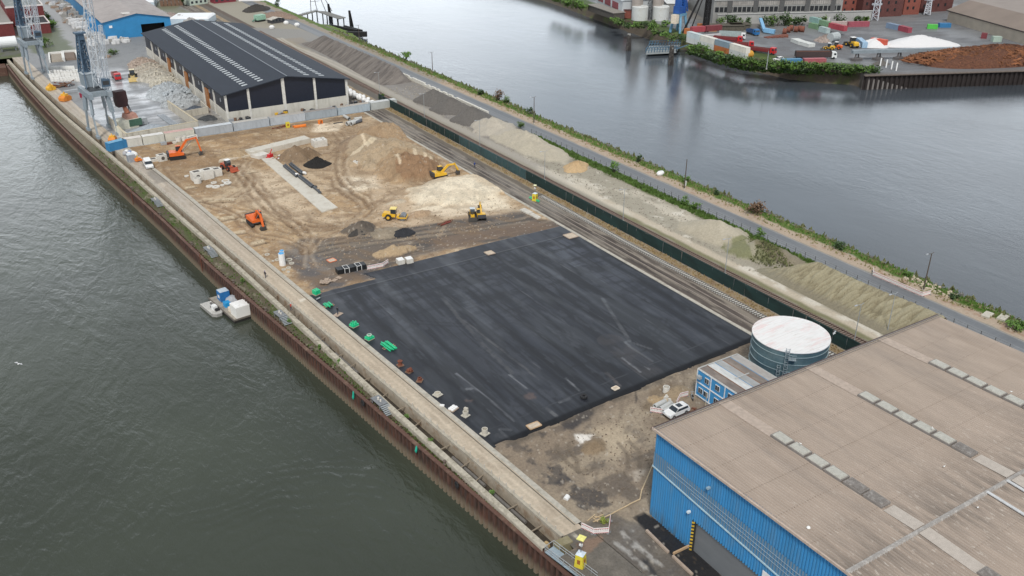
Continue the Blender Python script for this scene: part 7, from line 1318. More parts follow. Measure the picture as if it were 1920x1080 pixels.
# rocks and greenery
def rocks(name, label, n, xf, y0, y1, seed, mat, s0=.3, s1=.9, zf=None):
    r_ = random.Random(seed); m = MB()
    for i in range(n):
        y_ = r_.uniform(y0, y1); x_ = xf(r_, y_); s_ = r_.uniform(s0, s1); z = zf(x_, y_) if zf else 0; m.box(x_, y_, z-s_*.3, s_, s_*r_.uniform(.6, 1.2), s_*r_.uniform(.5, .9), r_.uniform(0, 3), .7, .6)
    return m.solo(name, mat, label, None, kind='stuff')
rk = M('riprap', (.19, .18, .165), .9, var=.5, scale=.9)
slz = lambda x_, y_: -.0-7.4*float(sstep(174.3, 178.2, x_))
rocks('bank_stones', 'rough stones lining the eastern water edge', 5200, lambda r_, y_: 174.2+r_.betavariate(2, 2)*3.6, 60, 480, 5, rk, .35, 1.0, slz)
rocks('bank_stones', 'pale rubble on the verge behind the white road barrier', 90, lambda r_, y_: 172.2+r_.uniform(-1.6, 1.6), 96, 108, 6, M('pale_rubble', ()), .2, .8)
leafA = M('leaf_green', (.095, .165, .035), .6, var=.5, scale=.7); leafB = M('leaf_dark', (.05, .095, .028), .6, var=.5, scale=.5); leafC = M('leaf_bright', (.11, .21, .035), .6, var=.4, scale=.7); leafR = M('leaf_reddish', (.16, .10, .06), .8, var=.4, scale=.7); bark = M('bark', (.10, .08, .06), .9)
def leaves(mb, cx, cy, cz, rx, ry, rz, n, ls, r_, clumps=9):
    cl = []
    for _ in range(clumps):
        while True:
            a = [r_.uniform(-1, 1) for _ in range(3)]
            if .15 < sum(t*t for t in a) < 1: break
        cl.append((cx+a[0]*rx*.72, cy+a[1]*ry*.72, cz+a[2]*rz*.72, r_.uniform(.28, .5)))
    for i in range(n):
        c = cl[r_.randrange(clumps)]; x_ = c[0]+r_.gauss(0, .5)*rx*c[3]; y_ = c[1]+r_.gauss(0, .5)*ry*c[3]; z = max(.05, c[2]+r_.gauss(0, .5)*rz*c[3]); a, b = r_.uniform(0, 6.28), r_.uniform(-.9, .9); u = Vector((math.cos(a), math.sin(a), b))*ls*r_.uniform(.5, 1); v = Vector((-math.sin(a), math.cos(a), r_.uniform(-.8, .8)))*ls*r_.uniform(.4, .9); p = Vector((x_, y_, z)); mb.add([p-u, p-v, p+u, p+v], [(0, 1, 2, 3)])
    return mb
def shrub(label, x_, y_, r, h, mat, seed, n=None, z=0, name='shrub', trunk=False, ls=None, cat=None):
    o = thing(name, label, cat or name.replace('_', ' '), (x_, y_, z)); r_ = random.Random(seed); t0 = h*.28 if trunk else 0
    leaves(MB(), 0, 0, t0+(h-t0)*.52, r, r, (h-t0)*.55, n or int(110+120*r), ls or .16+.06*r, r_, 10 if r > 1.5 else 6).build('crown', mat, o)
    m = MB(); 
    for k in range(4 if not trunk else 5): a = r_.uniform(0, 6.28); zb = 0 if not trunk else t0*.7; m.cyl((0, 0, zb), (math.cos(a)*r*.6, math.sin(a)*r*.6, t0+(h-t0)*r_.uniform(.45, .75)), .05+.03*r, .02, n=5)
    if trunk: m.cyl((0, 0, -.1), (0, 0, h*.62), .09+.045*r, .05, n=7)
    m.build('trunk' if trunk else 'stems', bark, o); return o
def tuftmesh(name, label, n, f, seed, mat, s0=.12, s1=.4):
    r_ = random.Random(seed); m = MB()
    for i in range(n):
        x_, y_, z = f(r_); s_ = r_.uniform(s0, s1)
        for k in range(3): a = r_.uniform(0, 6.28); u = Vector((math.cos(a)*s_*.7, math.sin(a)*s_*.7, 0)); t = Vector((r_.uniform(-.4, .4)*s_, r_.uniform(-.4, .4)*s_, s_*r_.uniform(.8, 1.6))); p = Vector((x_, y_, z-.03)); m.add([p-u, p+u, p+t], [(0, 1, 2)])
    return m.solo(name, mat, label, None, kind='stuff')
M('weed_olive', (.17, .18, .08), .8, var=.6)
tuftmesh('grass', 'green grass on the bank beside the harbour water', 4200, lambda r_: (171+r_.random()**1*3.6+r_.uniform(-.4, .4), 60+380*r_.random()**1.3, -.25 if 0 else -.1), 1, leafC, .15, .5)
tuftmesh('weeds', 'strip of weeds along the road side fence', 4200, lambda r_: (157.2+r_.random()*3, 90+155*r_.random()**.9, 0), 2, leafA, .2, .75)
tuftmesh('weeds', 'weeds growing on the quay berm', 1500, lambda r_: (lambda y_: (float(PW(y_))+.4+r_.random()*(float(BM(y_)-PW(y_))-1.2), y_, -1.5))(62+250*r_.random()**1.5), 3, leafA, .08, .34)
tuftmesh('dry_grass', 'dry grass along the foot of the green screen', 2600, lambda r_: (131.3+r_.random()*2.0, 80+230*r_.random(), 0), 4, M('grass_dry', (.36, .27, .14), .8, var=.4), .1, .4)
tuftmesh('weeds', 'weeds on the overgrown mound beside the yard', 1100, lambda r_: (lambda a, q_: (153.5+q_*5.5*math.cos(a), 134+q_*10*math.sin(a), 2.9*(1-q_)+.2))(r_.uniform(0, 6.28), r_.random()**.6), 5, M('weed_olive', (.17, .18, .08), .8, var=.6), .15, .45)
sh = [((1152, 325), 1.9, 3.6, leafC, 'bright green bush at the fence beside the small sand heap'), ((1197, 304), 1.4, 2.6, leafB, 'dark green bush on the bank left of the white bag'), ((1288, 342), 1.3, 2.4, leafC, 'bush behind the wooden pole on the bank'), ((1340, 365), 1.3, 1.6, leafB, 'low dark bush on the bank right of the wooden pole'), ((1415, 400), 2.9, 3.2, leafR, 'wide reddish brown bush on the bank'), ((1284, 385), 1.5, 2.8, leafC, 'left of two bright bushes by the fence above the pale mound'), ((1304, 393), 1.5, 2.6, leafC, 'right of two bright bushes by the fence above the pale mound'), ((1424, 445), 1.5, 2.6, leafC, 'single bush between fence and road above the gullied ridge'), ((1575, 468), 1.6, 2.4, leafB, 'round dark bush on the bank beside the road'), ((1703, 520), 1.2, 1.6, leafC, 'small bush behind the white road barrier'), ((1788, 560), 1.2, 1.6, leafB, 'small dark bush right of the street lamp'), ((1905, 617), 2.0, 2.2, leafC, 'bush at the right edge of the bank'), ((902, 178), 1.8, 2.6, leafB, 'dark bush on the bank opposite the block wall end'), ((936, 188), 2.4, 4.0, leafR, 'bare greyish shrub on the bank'), ((950, 193), 1.9, 2.8, leafA, 'pale green shrub beside the bare greyish one'), ((994, 215), 1.4, 3.0, leafB, 'small dark tree shrub just left of the dark lamp pole'), ((762, 112), 3.2, 4.0, leafC, 'large green bush where the bank bulges'), ((975, 240), 1.6, 2.2, leafA, 'leafy bush by the fence above the pale heap'), ((522, 12), 2.6, 4.5, leafB, 'dark bush on the bank near the top edge'), ((735, 224), .0, 0, leafC, ''), ((583, 222), 1.2, 2.4, leafB, 'green bush growing before the dark grey container'), ((716, 186), 1.3, 2.0, leafC, 'yellow green bush behind the end of the container row'), ((212, 103), 2.4, 2.8, leafA, 'green bush beside the pale rubble in the wet yard'), ((86, 88), 3.6, 4.4, leafA, 'green bush cluster below the brick annex')]
for i, ((px, py), r, h, mt, lb) in enumerate(sh):
    if r: shrub(lb, *at(px, py), r, h, mt, 100+i)
for i in range(9): shrub('green bush in the scrub behind the brick building', 12+i*3.6+(i % 3), 640+(i % 4)*9, 5.5, 8+(i % 3), [leafC, leafA, leafB][i % 3], 140+i, 500, ls=.8)['group'] = 'scrub behind the brick building'
for i, y_ in enumerate((555, 548, 570, 584)): shrub(['bush between brick building and lane, nearest', 'bush beside the brick annex', 'bush between brick building and lane, second', 'bush between brick building and lane, farthest'][i], 47.5, y_, 2.8, 3.5, leafC, 160+i, 260, ls=.5)
shrub('dark conifer between the pale green house and the covered stack', 124.5, 583, 2.6, 8, leafB, 171, 500, name='tree', trunk=True, ls=.5)
for i, (x_, y_, r_) in enumerate(((118, 603, 4), (124, 607, 4.5), (112, 610, 4), (120, 618, 5), (140, 600, 4), (141, 612, 5))): shrub('green tree in the group at the upper edge behind the covered stacks', x_, y_, r_, 7, [leafC, leafA, leafB][i % 3], 180+i, 420, name='tree', trunk=True, ls=.7)['group'] = 'trees at the upper edge'
for i, (y_, x_) in enumerate(((118.6, 51.6), (142, 48.6), (149.5, 47.6), (163, 45.9), (187.5, 43.4), (93.3, 54.0), (110, 52.2))): shrub('green weed clump on the berm, %s' % ['above the lower mooring platform', 'left of the lone bollard ring', 'opposite the long green bundle', 'beside the person in orange', 'right of the pontoon cabin', 'near the lower fender', 'opposite the pale rings'][i], x_, y_, .55, 1.1, leafC, 190+i, 150, z=-1.4, name='weed_clump', ls=.14)
rocks('clods', 'clods and stones scattered over the sandy construction site', 2600, lambda r_, y_: r_.uniform(float(RR(y_))+1.5, 121), 182, 298, 21, M('clod', (.33, .25, .17), .95, var=.5, scale=.6), .12, .42)
rocks('stones', 'loose stones scattered over the eastern yard', 2600, lambda r_, y_: r_.uniform(144, 158), 128, 330, 22, M('yard_stone', (.34, .31, .26), .95, var=.5, scale=.6), .12, .5)
rocks('clods', 'dark clods and stones on the ground before the blue warehouse', 500, lambda r_, y_: r_.uniform(62, 92), 80, 100, 23, M('clod_dark', (.20, .16, .12), .95, var=.5, scale=.6), .1, .32, lambda x_, y_: -.33)
tuftmesh('weeds', 'tall weeds on the stony bank beside the harbour water', 800, lambda r_: (172.6+r_.random()*3.0, 60+400*r_.random()**1.2, -.3), 31, M('weed_olive', ()), .3, 1.0)
tuftmesh('dry_grass', 'dry straw coloured grass on the verge of the eastern road', 2400, lambda r_: (168.5+r_.random()*5.0, 60+400*r_.random()**1.2, -.02), 32, M('grass_straw', (.30, .27, .14), .8, var=.4), .12, .5)
shrub('weeds inside the quay end barrier', *at(1133, 980), .8, .9, M('weed_yellow', (.25, .30, .05), .7, var=.4), 199, 160, name='weed_clump', ls=.14)
o = thing('water_bag', 'large white bag lying on the verge left of the wooden pole', 'bag', (*at(1238, 328), 0), .3); MB().lathe([(.01, 0), (.95, .1), (1.05, .7), (.75, 1.1), (.01, 1.2)], n=14).xf(Matrix.Diagonal((1.5, .9, 1, 1))).build('bag', white, o, smooth=True)
MB().box(0, 0, 0, .45, .3, 1.3).box(0, 0, 1.3, .5, .34, .1).solo('meter_cabinet', white, 'small white cabinet beside the foot of the wooden pole', 'cabinet', at(1285, 348), .2)
for i, (px, py) in enumerate(((1851, 592), (1880, 597))): MB().box(0, 0, -.2, 2.8, 1.6, .6, .2).solo('bank_slab', crm, ['left', 'right'][i]+' of two pale concrete slabs on the bank near the right edge', 'slab', (*at(px, py), 0))
# jetty in the harbour basin
jt = M('jetty_grey', (.20, .20, .19), .85, var=.2); jb_ = M('jetty_black', (.015, .015, .016), .8)
o = thing('jetty', 'grey jetty with deck on black piles and a steel frame in the basin', 'jetty'); MB().prism([(176, 524), (190, 533), (191, 530), (177, 520)], -1.2, -.9).build('walkway', jt, o); MB().prism([(189, 532), (194, 526), (196, 500), (191, 498)], -1.3, -.9).build('deck', jt, o)
[MB().cyl((x_, y_, -8), (x_, y_, -1.2), .35, n=8).build('pile', jb_, o) for x_, y_ in ((178, 523), (182, 525), (186, 528), (190, 531), (191, 524), (191, 517), (191.5, 510), (192, 503), (195, 501), (195, 510), (194.5, 518))]
m = MB(); [m.bar((190+a, 541-b, -3), (190+a*.5+.5, 541-b, 7.5), .3) for a, b in ((0, 0), (4, 0), (8, 4), (12, 4))]; m.bar((188, 541, 7.6), (202, 537, 7.6), .35).bar((190, 541, 3), (196, 541, 3), .2); m.build('steel_frame', pole_d, o); m = MB(); [m.box(178+i*1.5, 521.4+i*1.0, -.9, .08, .08, 1.1) for i in range(9)]; m.bar((177, 520.6, .2), (191, 530.2, .2), .08).build('railing', jt, o)
for lb, x_, y_ in (('leaning black mooring dolphin at the left of the jetty deck', 197, 527), ('black mooring dolphin at the right end of the jetty deck', 198.5, 498)):
    o = thing('mooring_dolphin', lb, 'dolphin', (x_, y_, -6)); [MB().cyl((a, b, 0), (a*.3-.8, b*.3, 9), .5, .45, n=8).build('pile', jb_, o) for a, b in ((-.8, 0), (.8, .3), (0, .9))]
o = thing('black_pontoon', 'black angled pontoon wall at the tip of the grass spit', 'pontoon'); MB().bar((185, 492, -4), (191, 472, -4), 1.4, 2.2).bar((183, 468, -4), (192.5, 462, -4), 2.2, 2.6).bar((190, 488, -4), (193, 470, -4), 1.2, 2).build('wall', jb_, o)
# =====================================================================
# FAR BANK
# =====================================================================
sp_ = [(345, 900), (335, 600), (328.5, 487), (325, 464), (316, 420), (309, 381), (304, 349), (303, 330), (299, 301), (298.5, 280), (300, 261), (308, 248), (317, 238), (327, 243.8), (395, 213), (470, 179), (620, 110)]
tt = np.linspace(0, len(sp_)-1, 200); sx_ = np.interp(tt, range(len(sp_)), [p[0] for p in sp_]); sy_ = np.interp(tt, range(len(sp_)), [p[1] for p in sp_]); K = np.interp(tt, [0, 11.8, 13], [1.05, 1.05, 1.0]); sx_ = sx_*K; sy_ = sy_*K
sp_ = 0; ss = np.concatenate([[-3, -.1, 0], np.linspace(1, 60, 90), np.linspace(62, 220, 90), np.linspace(230, 700, 30)])
fb = Field(0, 1, 0, 1, 1, 3); fb.X = sx_[:, None]+.8*ss[None, :]; fb.Y = sy_[:, None]+.6*ss[None, :]; sg = ss[None, :]+0*fb.X; tg = tt[:, None]+0*fb.X; fb.c = np.zeros(fb.X.shape+(4,)); X, Y = fb.X, fb.Y
q_ = (tg > 12.9); fb.Z = np.where(q_, np.where(sg < 0, -8, .0), np.interp(sg+1.5*(fbm(X, Y, 5, seed=401)-.5), [-2, -.5, 3, 6], [-8, -6.4, -.6, 0])); n5 = fbm(X, Y, 4, seed=403); nb = fbm(X, Y, 16, seed=405)
fb.base((.165, .17, .18)); fb.mix(sstep(.5, .65, nb)*.6, (.24, .245, .25)); fb.mix(sstep(.55, .7, n5)*.4, (.11, .10, .10)); grn_ = sstep(17, 12, sg+4*(n5-.5))*(tg < 12.2); fb.mix(grn_*.95, (.065, .10, .025)); fb.mix(sstep(4.5, 3, sg)*(tg < 12.9), (.10, .08, .06)); fb.mix(sstep(470, 560, Y)*.8, (.13, .13, .09)); fb.mix(sstep(35, 60, sg)*sstep(320, 380, Y)*.6, (.20, .18, .15)); fb.mix(grn_*sstep(.55, .7, n5)*.6, (.12, .16, .04)); fb.mix((tg > 12)*sstep(6, 4, sg)*.7, (.16, .14, .13))
fb.c[..., 3] = (1-grn_)*.45*sstep(.4, .6, nb); fb.build('far_bank_ground', painted('far_bank', .8, .2, 1.0, .3, wet=True, dist=.06))
o = thing('sheet_pile_wall', 'dark brown pile quay wall on the far bank below the wood chip pile', 'pile wall'); v = []; f = []; 
P_ = []; a_, b_ = Vector((327, 243.8)), Vector((620, 110)); n_ = int((b_-a_).length/2.2); dd = (b_-a_)/n_; nn_ = Vector((-.42, -.9))
for i in range(n_):
    p = a_+dd*i; P_ += [p, p+dd*.4, p+dd*.5+nn_*.6, p+dd*.9+nn_*.6]
for p in P_: v += [(p.x, p.y, -8), (p.x, p.y, .25)]
f = [(2*i, 2*i+1, 2*i+3, 2*i+2) for i in range(len(P_)-1)]; MB().add(v, f).build('ribbed_piles', M('far_piles', (.022, .016, .015), .85, var=.4, scale=.5), o); MB().bar((326.6, 243.2, .2), (620, 109.4, .2), 1.3, .35).build('cap', M('far_cap', (.15, .12, .10), .8), o)
def fbox(name, label, cat, p, q_, W_, H, mat, roofm=None, z=0, win=None, rh=0, extra=None):
    "box building: front base edge p->q in photo pixels, depth W away from the camera"
    a_ = Vector(at(*p)); b_ = Vector(at(*q_)); d = b_-a_; L = d.length; rz = math.atan2(d.y, d.x); n_ = Vector((-d.y, d.x))/L
    if n_.dot(a_) < 0: n_ = -n_
    c = (a_+b_)/2+n_*W_/2; o = thing(name, label, cat, (c.x, c.y, z), rz); s_ = 1 if n_.dot(Vector((-d.y, d.x))) > 0 else -1
    MB().box(0, 0, 0, L, W_, H).build('wall', mat, o)
    if roofm and rh: MB().add([(-L/2-.5, -W_/2-.5, H), (L/2+.5, -W_/2-.5, H), (L/2+.5, 0, H+rh), (-L/2-.5, 0, H+rh), (L/2+.5, W_/2+.5, H), (-L/2-.5, W_/2+.5, H)], [(0, 1, 2, 3), (3, 2, 4, 5), (1, 4, 2), (0, 3, 5)]).build('roof', roofm, o)
    elif roofm: MB().box(0, 0, H, L+.8, W_+.8, .35).build('roof', roofm, o)
    o['_L'] = L; o['_s'] = s_; o['_W'] = W_; return o, L, s_
gw = M('hall_grey', (.30, .30, .29), .8, var=.12, scale=.2, dirt=(.2, .19, .18)); pan = M('hall_panels', (.33, .31, .29), .8, var=.35, scale=.35); dkw = M('dark_opening', (.015, .017, .02), .5)
o, L, s_ = fbox('industrial_hall', 'very long grey industrial hall with a row of dark openings on the far bank', 'hall', (1335, 44), (1575, 40), 60, 12.5, gw, M('hall_roofgrey', (.27, .275, .28), .8, var=.1, scale=.05), rh=0); y_ = -s_*30.06
for i in range(28): x_ = -L/2+2+i*(L-4)/27; MB().box(x_, y_, 6.0, (L-4)/27*.8, .2, 2.6).build('opening', dkw, o)
m = MB(); [m.box(-L/2+2+i*(L-4)/56, y_, 9.4, .9, .3, 2.2) for i in range(57)]; m.build('window_band', pan, o)
for i in range(5): MB().box(-L/2+9+i*L/5, y_, 6.0, 2.8, .6, 6.4).build('stair_bay', M('bay_dark', (.10, .10, .10), .8), o)
MB().box(0, y_, 12.3, L, 1.2, .9).build('white_eave', M('eave_white', (.68, .69, .68), .6), o); MB().box(0, 0, 12.8, L*.92, 30, 3).build('roof_monitor', M('hall_roofgrey', ()), o)
o, L, s_ = fbox('perimeter_wall', 'pale grey concrete wall before the long hall and the brick buildings', 'wall', (1345, 46), (1632, 39), .6, 5.2, M('wall_palegrey', (.40, .40, .39), .85, var=.08, scale=.3), M('wall_cap', (.48, .48, .47), .8))
rb_ = M('brick_red', (.24, .075, .055), .85, var=.15, scale=.6); rb2 = M('brick_dark', (.12, .045, .04), .85, var=.25, scale=.5)
for (p, q_, W_, H, mt, lb) in (((1574, 32), (1612, 30), 22, 17, rb_, 'red brick tower block at the right end of the long hall'), ((1614, 34), (1690, 30), 24, 11, rb2, 'dark brick works with stepped roofs right of the red tower block'), ((1692, 28), (1722, 27), 20, 19, rb_, 'second red brick tower block right of the dark brick works'), ((1724, 24), (1784, 20), 22, 8, rb2, 'low dark brick works left of the pale walled shed')):
    o, L, s_ = fbox('brick_building', lb, 'building', p, q_, W_, H, mt, M('roof_darkred', (.13, .08, .08), .9)); y_ = -s_*(W_/2+.05)
    for i in range(max(2, int(L/5))):
        for z in (3, 7, 11, 15):
            if z < H-2: MB().box(-L/2+2.5+i*(L-3)/max(2, int(L/5)), y_, z, 1.2, .12, 1.6).build('window', dkw, o)
for px, lb in ((1640, 'grey lattice tower before the dark brick works'), (1738, 'lower grey lattice frame right of the second brick tower')):
    x_, y_ = at(px, 38 if px == 1640 else 28); o = thing('lattice_tower', lb, 'lattice tower', (x_, y_, 0)); lattice(MB(), (0, 0, 0), (1.5, 1, 22 if px == 1640 else 9), 3.2, 2.0, 8, .3).box(1, 1, 8, 5, 3, 1).build('frame', M('lattice_pale', (.48, .50, .54), .6), o)
# shed, conveyor, piles on the right
shw = M('shed_wall_pale', (.50, .44, .36), .9, var=.15, scale=.3, dirt=(.3, .27, .22)); o = thing('storage_shed', 'big shed with pale lower wall and brown sloping roof at the far right edge', 'shed')
A_, B_ = Vector((*at(1775, 40), 0)), Vector((*at(1990, 104), 0)); dv = (B_-A_).normalized(); nv = Vector((.80, .60, 0)); nv = (nv-dv*nv.dot(dv)).normalized()
def P3(a, b, z): p = A_+dv*a+nv*b; return (p.x, p.y, z)
LL = (B_-A_).length; MB().add([P3(0, 0, 0), P3(LL, 0, 0), P3(LL, 0, 6), P3(0, 0, 6), P3(0, 70, 0), P3(0, 70, 11), P3(0, 12, 11)], [(0, 1, 2, 3), (0, 3, 6, 5, 4)]).build('wall', shw, o)
MB().add([P3(-1, -1, 6), P3(LL, -1, 6), P3(LL, 12, 11), P3(-1, 12, 11)], [(0, 1, 2, 3)]).build('roof', M('shed_brown', (.24, .195, .165), .85, var=.1, scale=.1), o); MB().add([P3(-1, 12, 11), P3(LL, 12, 11), P3(LL, 55, 14), P3(-1, 55, 14)], [(0, 1, 2, 3)]).build('roof', M('shed_upper', (.30, .26, .235), .85, var=.1, scale=.1), o)
MB().add([P3(-1, -1.05, 5.5), P3(LL, -1.05, 5.5), P3(LL, -1.05, 6.1), P3(-1, -1.05, 6.1)], [(0, 1, 2, 3)]).build('gutter', M('gutter_dk', (.07, .06, .055), .7), o)
o = thing('storage_shed', 'bright blue sided shed behind the brown roof at the upper right corner', 'shed'); MB().add([P3(-18, 56, 8), P3(LL, 56, 8), P3(LL, 56, 14.5+5), P3(-18, 56, 14.5+5), P3(-18, 56, 0), P3(-18, 110, 0), P3(-18, 110, 19.5)], [(0, 1, 2, 3), (4, 3, 6, 5)]).build('wall', M('shed_blue', (.08, .30, .55), .5), o); MB().add([P3(-18, 56, 19.6), P3(LL, 56, 19.6), P3(LL, 120, 21), P3(-18, 120, 21)], [(0, 1, 2, 3)]).build('roof', M('shed_upper', ()), o)
o = thing('conveyor_bridge', 'long blue grey conveyor bridge on dark trestles in front of the white salt pile', 'conveyor'); a_, b_ = Vector((*at(1598, 97, 4), 4)), Vector((*at(1990, 86, 4), 4)); MB().bar(a_, b_, 2.4, 1.4).build('bridge', M('bridge_grey', (.24, .28, .31), .6, var=.15, scale=.4), o)
for px in (1608, 1648, 1686, 1724, 1762, 1800, 1880, 1940): t = (px-1598)/(1990-1598); p = a_+(b_-a_)*t; MB().bar((p.x-1.6, p.y, -.1), (p.x-.4, p.y, 4), .5).bar((p.x+1.6, p.y, -.1), (p.x+.4, p.y, 4), .5).box(p.x, p.y, 0, 5.0, 2.8, 1.1).build('trestle', M('trestle', (.13, .12, .12), .8), o)
heap('salt_heap', 'bright white bulk heap behind the conveyor bridge', None, 18, 9, 4.8, M('salt', (.72, .72, .73), .8, var=.04), -.45, 'heap', 301, .7, .08, world=at(1722, 84)); heap('salt_heap', 'smaller white bulk heap left of the big white one', None, 9, 6, 4.0, M('salt', ()), -.45, 'heap', 302, .7, .08, world=at(1640, 86))
chip = M('wood_chips', (.11, .045, .026), .95, var=.6, scale=1.4, dirt=(.20, .09, .045), dirt_amt=.7, dirt_scale=1.2, bump=1.0)
o = heap('log_heap', 'long reddish brown pile of timber and chips on the far quay at the right edge', None, 46, 14, 6.8, chip, math.atan2(-31, 68), 'log heap', 303, .5, .18, 90, 16, world=(403, 232)); rr6 = random.Random(8); m = MB()
for i in range(1500):
    a = rr6.uniform(0, 6.28); t = rr6.random()**.6*.97; x_, y_, z = 46*t*math.cos(a), 14*t*math.sin(a), 6.8*(1-t)**.5; b = rr6.uniform(0, 3.14); l = rr6.uniform(.8, 2.2); m.bar((x_-l*math.cos(b), y_-l*math.sin(b), z-.1), (x_+l*math.cos(b), y_+l*math.sin(b), z+rr6.uniform(0, .5)), .3)
lg_ = m.build('logs', M('log_orange', (.24, .10, .045), .9, var=.7, scale=.25), o); lg_['kind'] = 'stuff'
# silos, white works
for px, lb in ((1199, 'left'), (1238, 'right')):
    x_, y_ = at(px, 37); o = thing('silo', lb+' of two squat white silos topped by brown concrete towers', 'silo', (x_, y_, 0)); MB().lathe([(4.6, 0), (4.6, 7.2), (4.2, 7.6), (.01, 7.8)], n=28).build('tank', M('silo_white', (.60, .62, .61), .7, var=.08, dirt=(.40, .34, .27), dirt_amt=.5), o); MB().cyl((-1.2, 2, 6), (-1.2, 2, 24), 2.7, n=20).cyl((2.6, 3.4, 6), (2.6, 3.4, 24), 1.6, n=14).build('tower', M('silo_tower', (.36, .32, .29), .85, var=.12, scale=.3), o)
x_, y_ = at(1219, 36); o = thing('stair_frame', 'dark steel stair frame between the two silos', 'steel frame', (x_, y_, 0)); lattice(MB(), (0, 0, 0), (0, 0, 13), 2.6, 2.4, 6, .25).build('frame', steel, o)
o, L, s_ = fbox('works_building', 'white works building with dark red wall panels beside the two silos', 'building', (1118, 10), (1166, 34), 20, 9.5, M('works_white', (.52, .55, .57), .7, var=.06), M('works_roof', (.50, .54, .57), .7), rh=3)
for i, x_ in enumerate((-.34, -.05, .24)): MB().box(L*x_, -s_*10.05, 3.4, L*.22, .2, 3.8).build('red_panel', M('panel_red', (.24, .05, .06), .7), o)
fbox('brick_hut', 'small brown red brick hut left of the silos', 'hut', (1170, 34), (1184, 35), 6, 4.5, rb_, M('roof_darkred', ())); fbox('quay_shed', 'long low dark timber shed at the far shore left of the works', 'shed', (1102, 20), (1150, 37), 7, 3.4, M('shed_timber', (.09, .08, .07), .9, var=.3), M('shed_tin', (.26, .24, .215), .85, var=.2)); fbox('white_shed', 'long white roofed low building behind the silos', 'shed', (1250, 22), (1285, 22), 16, 4.5, gw, M('eave_white', ())); fbox('works_building', 'grey works hall behind the silos at the upper edge', 'building', (1190, 12), (1290, 10), 20, 7, gw, M('hall_roofgrey', ()))
# blue crane and black mast
x_, y_ = at(1272, 60); o = thing('harbour_crane', 'bright blue harbour crane with pink orange lattice jib on the far bank', 'crane', (x_, y_, 0), .3); cbl = M('crane_bright_blue', (.02, .09, .33), .5, var=.25, scale=.4)
for a, b in ((-3.5, -3), (3.5, -3), (-3.5, 3), (3.5, 3)): MB().bar((a, b, 0), (a*.6, b*.6, 9), 1.1).build('portal_leg', M('crane_lightblue', (.15, .33, .48), .6), o)
MB().box(0, 0, 8.5, 6, 5, 1.2).build('portal_beam', M('crane_lightblue', ()), o); MB().box(-1, 0, 9.8, 5.0, 4, 3.6).box(1.5, 0, 9.8, 1.6, 4.6, 6.5).box(-2.5, 0, 13.4, 1.4, 3, 3.5).build('machinery_house', cbl, o); lattice(MB(), (3, 0, 10), (1.5, 0, 24), 3.4, 1.8, 5, .3).build('mast', cbl, o); m = lattice(MB(), (0, 0, 13), (-2.5, 0, 26), 3, 1.4, 5, .35); m.build('tower', cbl, o); MB().box(-4.4, 0, 5, 3.0, 3.0, 4.4).build('counterweight', M('cream_box', ()), o)
m = lattice(MB(), (2.5, 0, 13), (9, 2, 44), 3.0, 1.6, 9, .3); m.build('jib', M('jib_peach', (.62, .40, .27), .7), o); m = MB().bar((3.5, -1, 10), (16, 1, 40), .5).bar((4.2, 1, 10), (18, 3, 40), .4); m.build('ram', M('jib_pink', (.62, .48, .45), .6), o)
x_, y_ = at(1322, 60); o = thing('crane_mast', 'tall black mast with leaning struts behind the red containers', 'mast', (x_, y_, 0)); lattice(MB(), (0, 0, 0), (1.5, 0, 42), 1.8, 1.4, 12, .5).build('mast', jb_, o); MB().bar((-12, 4, 0), (0, 0, 28), .8).bar((-8, 3, 0), (-1, 0, 24), .5).build('strut', jb_, o)
o = thing('blue_pontoon', 'blue steel footbridge pontoon at the far shore below the blue crane', 'pontoon'); A4 = [at(1211, 99, -4), at(1268, 96, -4), at(1276, 82, -3.5), at(1218, 84, -3.5)]; MB().prism(A4, -4.9, -4.0).build('float', M('pontoon_pale', (.33, .36, .37), .7), o)
m = MB(); 
for k in range(12):
    t = k/11
    for (a_, b_) in ((A4[0], A4[1]), (A4[3], A4[2])): p = (a_[0]+(b_[0]-a_[0])*t, a_[1]+(b_[1]-a_[1])*t); m.bar((*p, -4), (*p, -1.6), .25)
    p, r_ = [tuple(a_[j]+(b_[j]-a_[j])*t for j in (0, 1)) for (a_, b_) in ((A4[0], A4[1]), (A4[3], A4[2]))]; m.bar((*p, -2.6), (*r_, -2.6), .22)
for z in (-1.6, -2.8): m.bar((*A4[0], z), (*A4[1], z), .25).bar((*A4[3], z), (*A4[2], z), .25)
m.build('truss', M('truss_blue', (.08, .16, .24), .6), o); a4 = at(1290, 88, -1); MB().bar((*A4[1], -2.8), (a4[0]+2, a4[1]+2, -.5), 2.4, .2).build('ramp', M('truss_blue', ()), o)
for (px, py), lb in (((1178, 95), 'dark timber dolphin in the water left of the blue pontoon'), ((1257, 122), 'dark timber dolphin standing in front of the blue pontoon')):
    x_, y_ = at(px, py, WATER); o = thing('mooring_dolphin', lb, 'dolphin', (x_, y_, WATER-1)); [MB().cyl((a, b, 0), (a*.5, b*.5, 9 if 'left' in lb else 10), .75, .65, n=9).build('pile', M('dolphin_dark', (.045, .04, .038), .85, dirt=(.25, .23, .2), dirt_amt=.6), o) for a, b in ((-.9, -.3), (.9, -.2), (0, .9))]; MB().cyl((0, 0, 8.6), (0, 0, 9.4), .9, n=10).build('cap', M('dolphin_cap', (.30, .29, .27), .8), o)
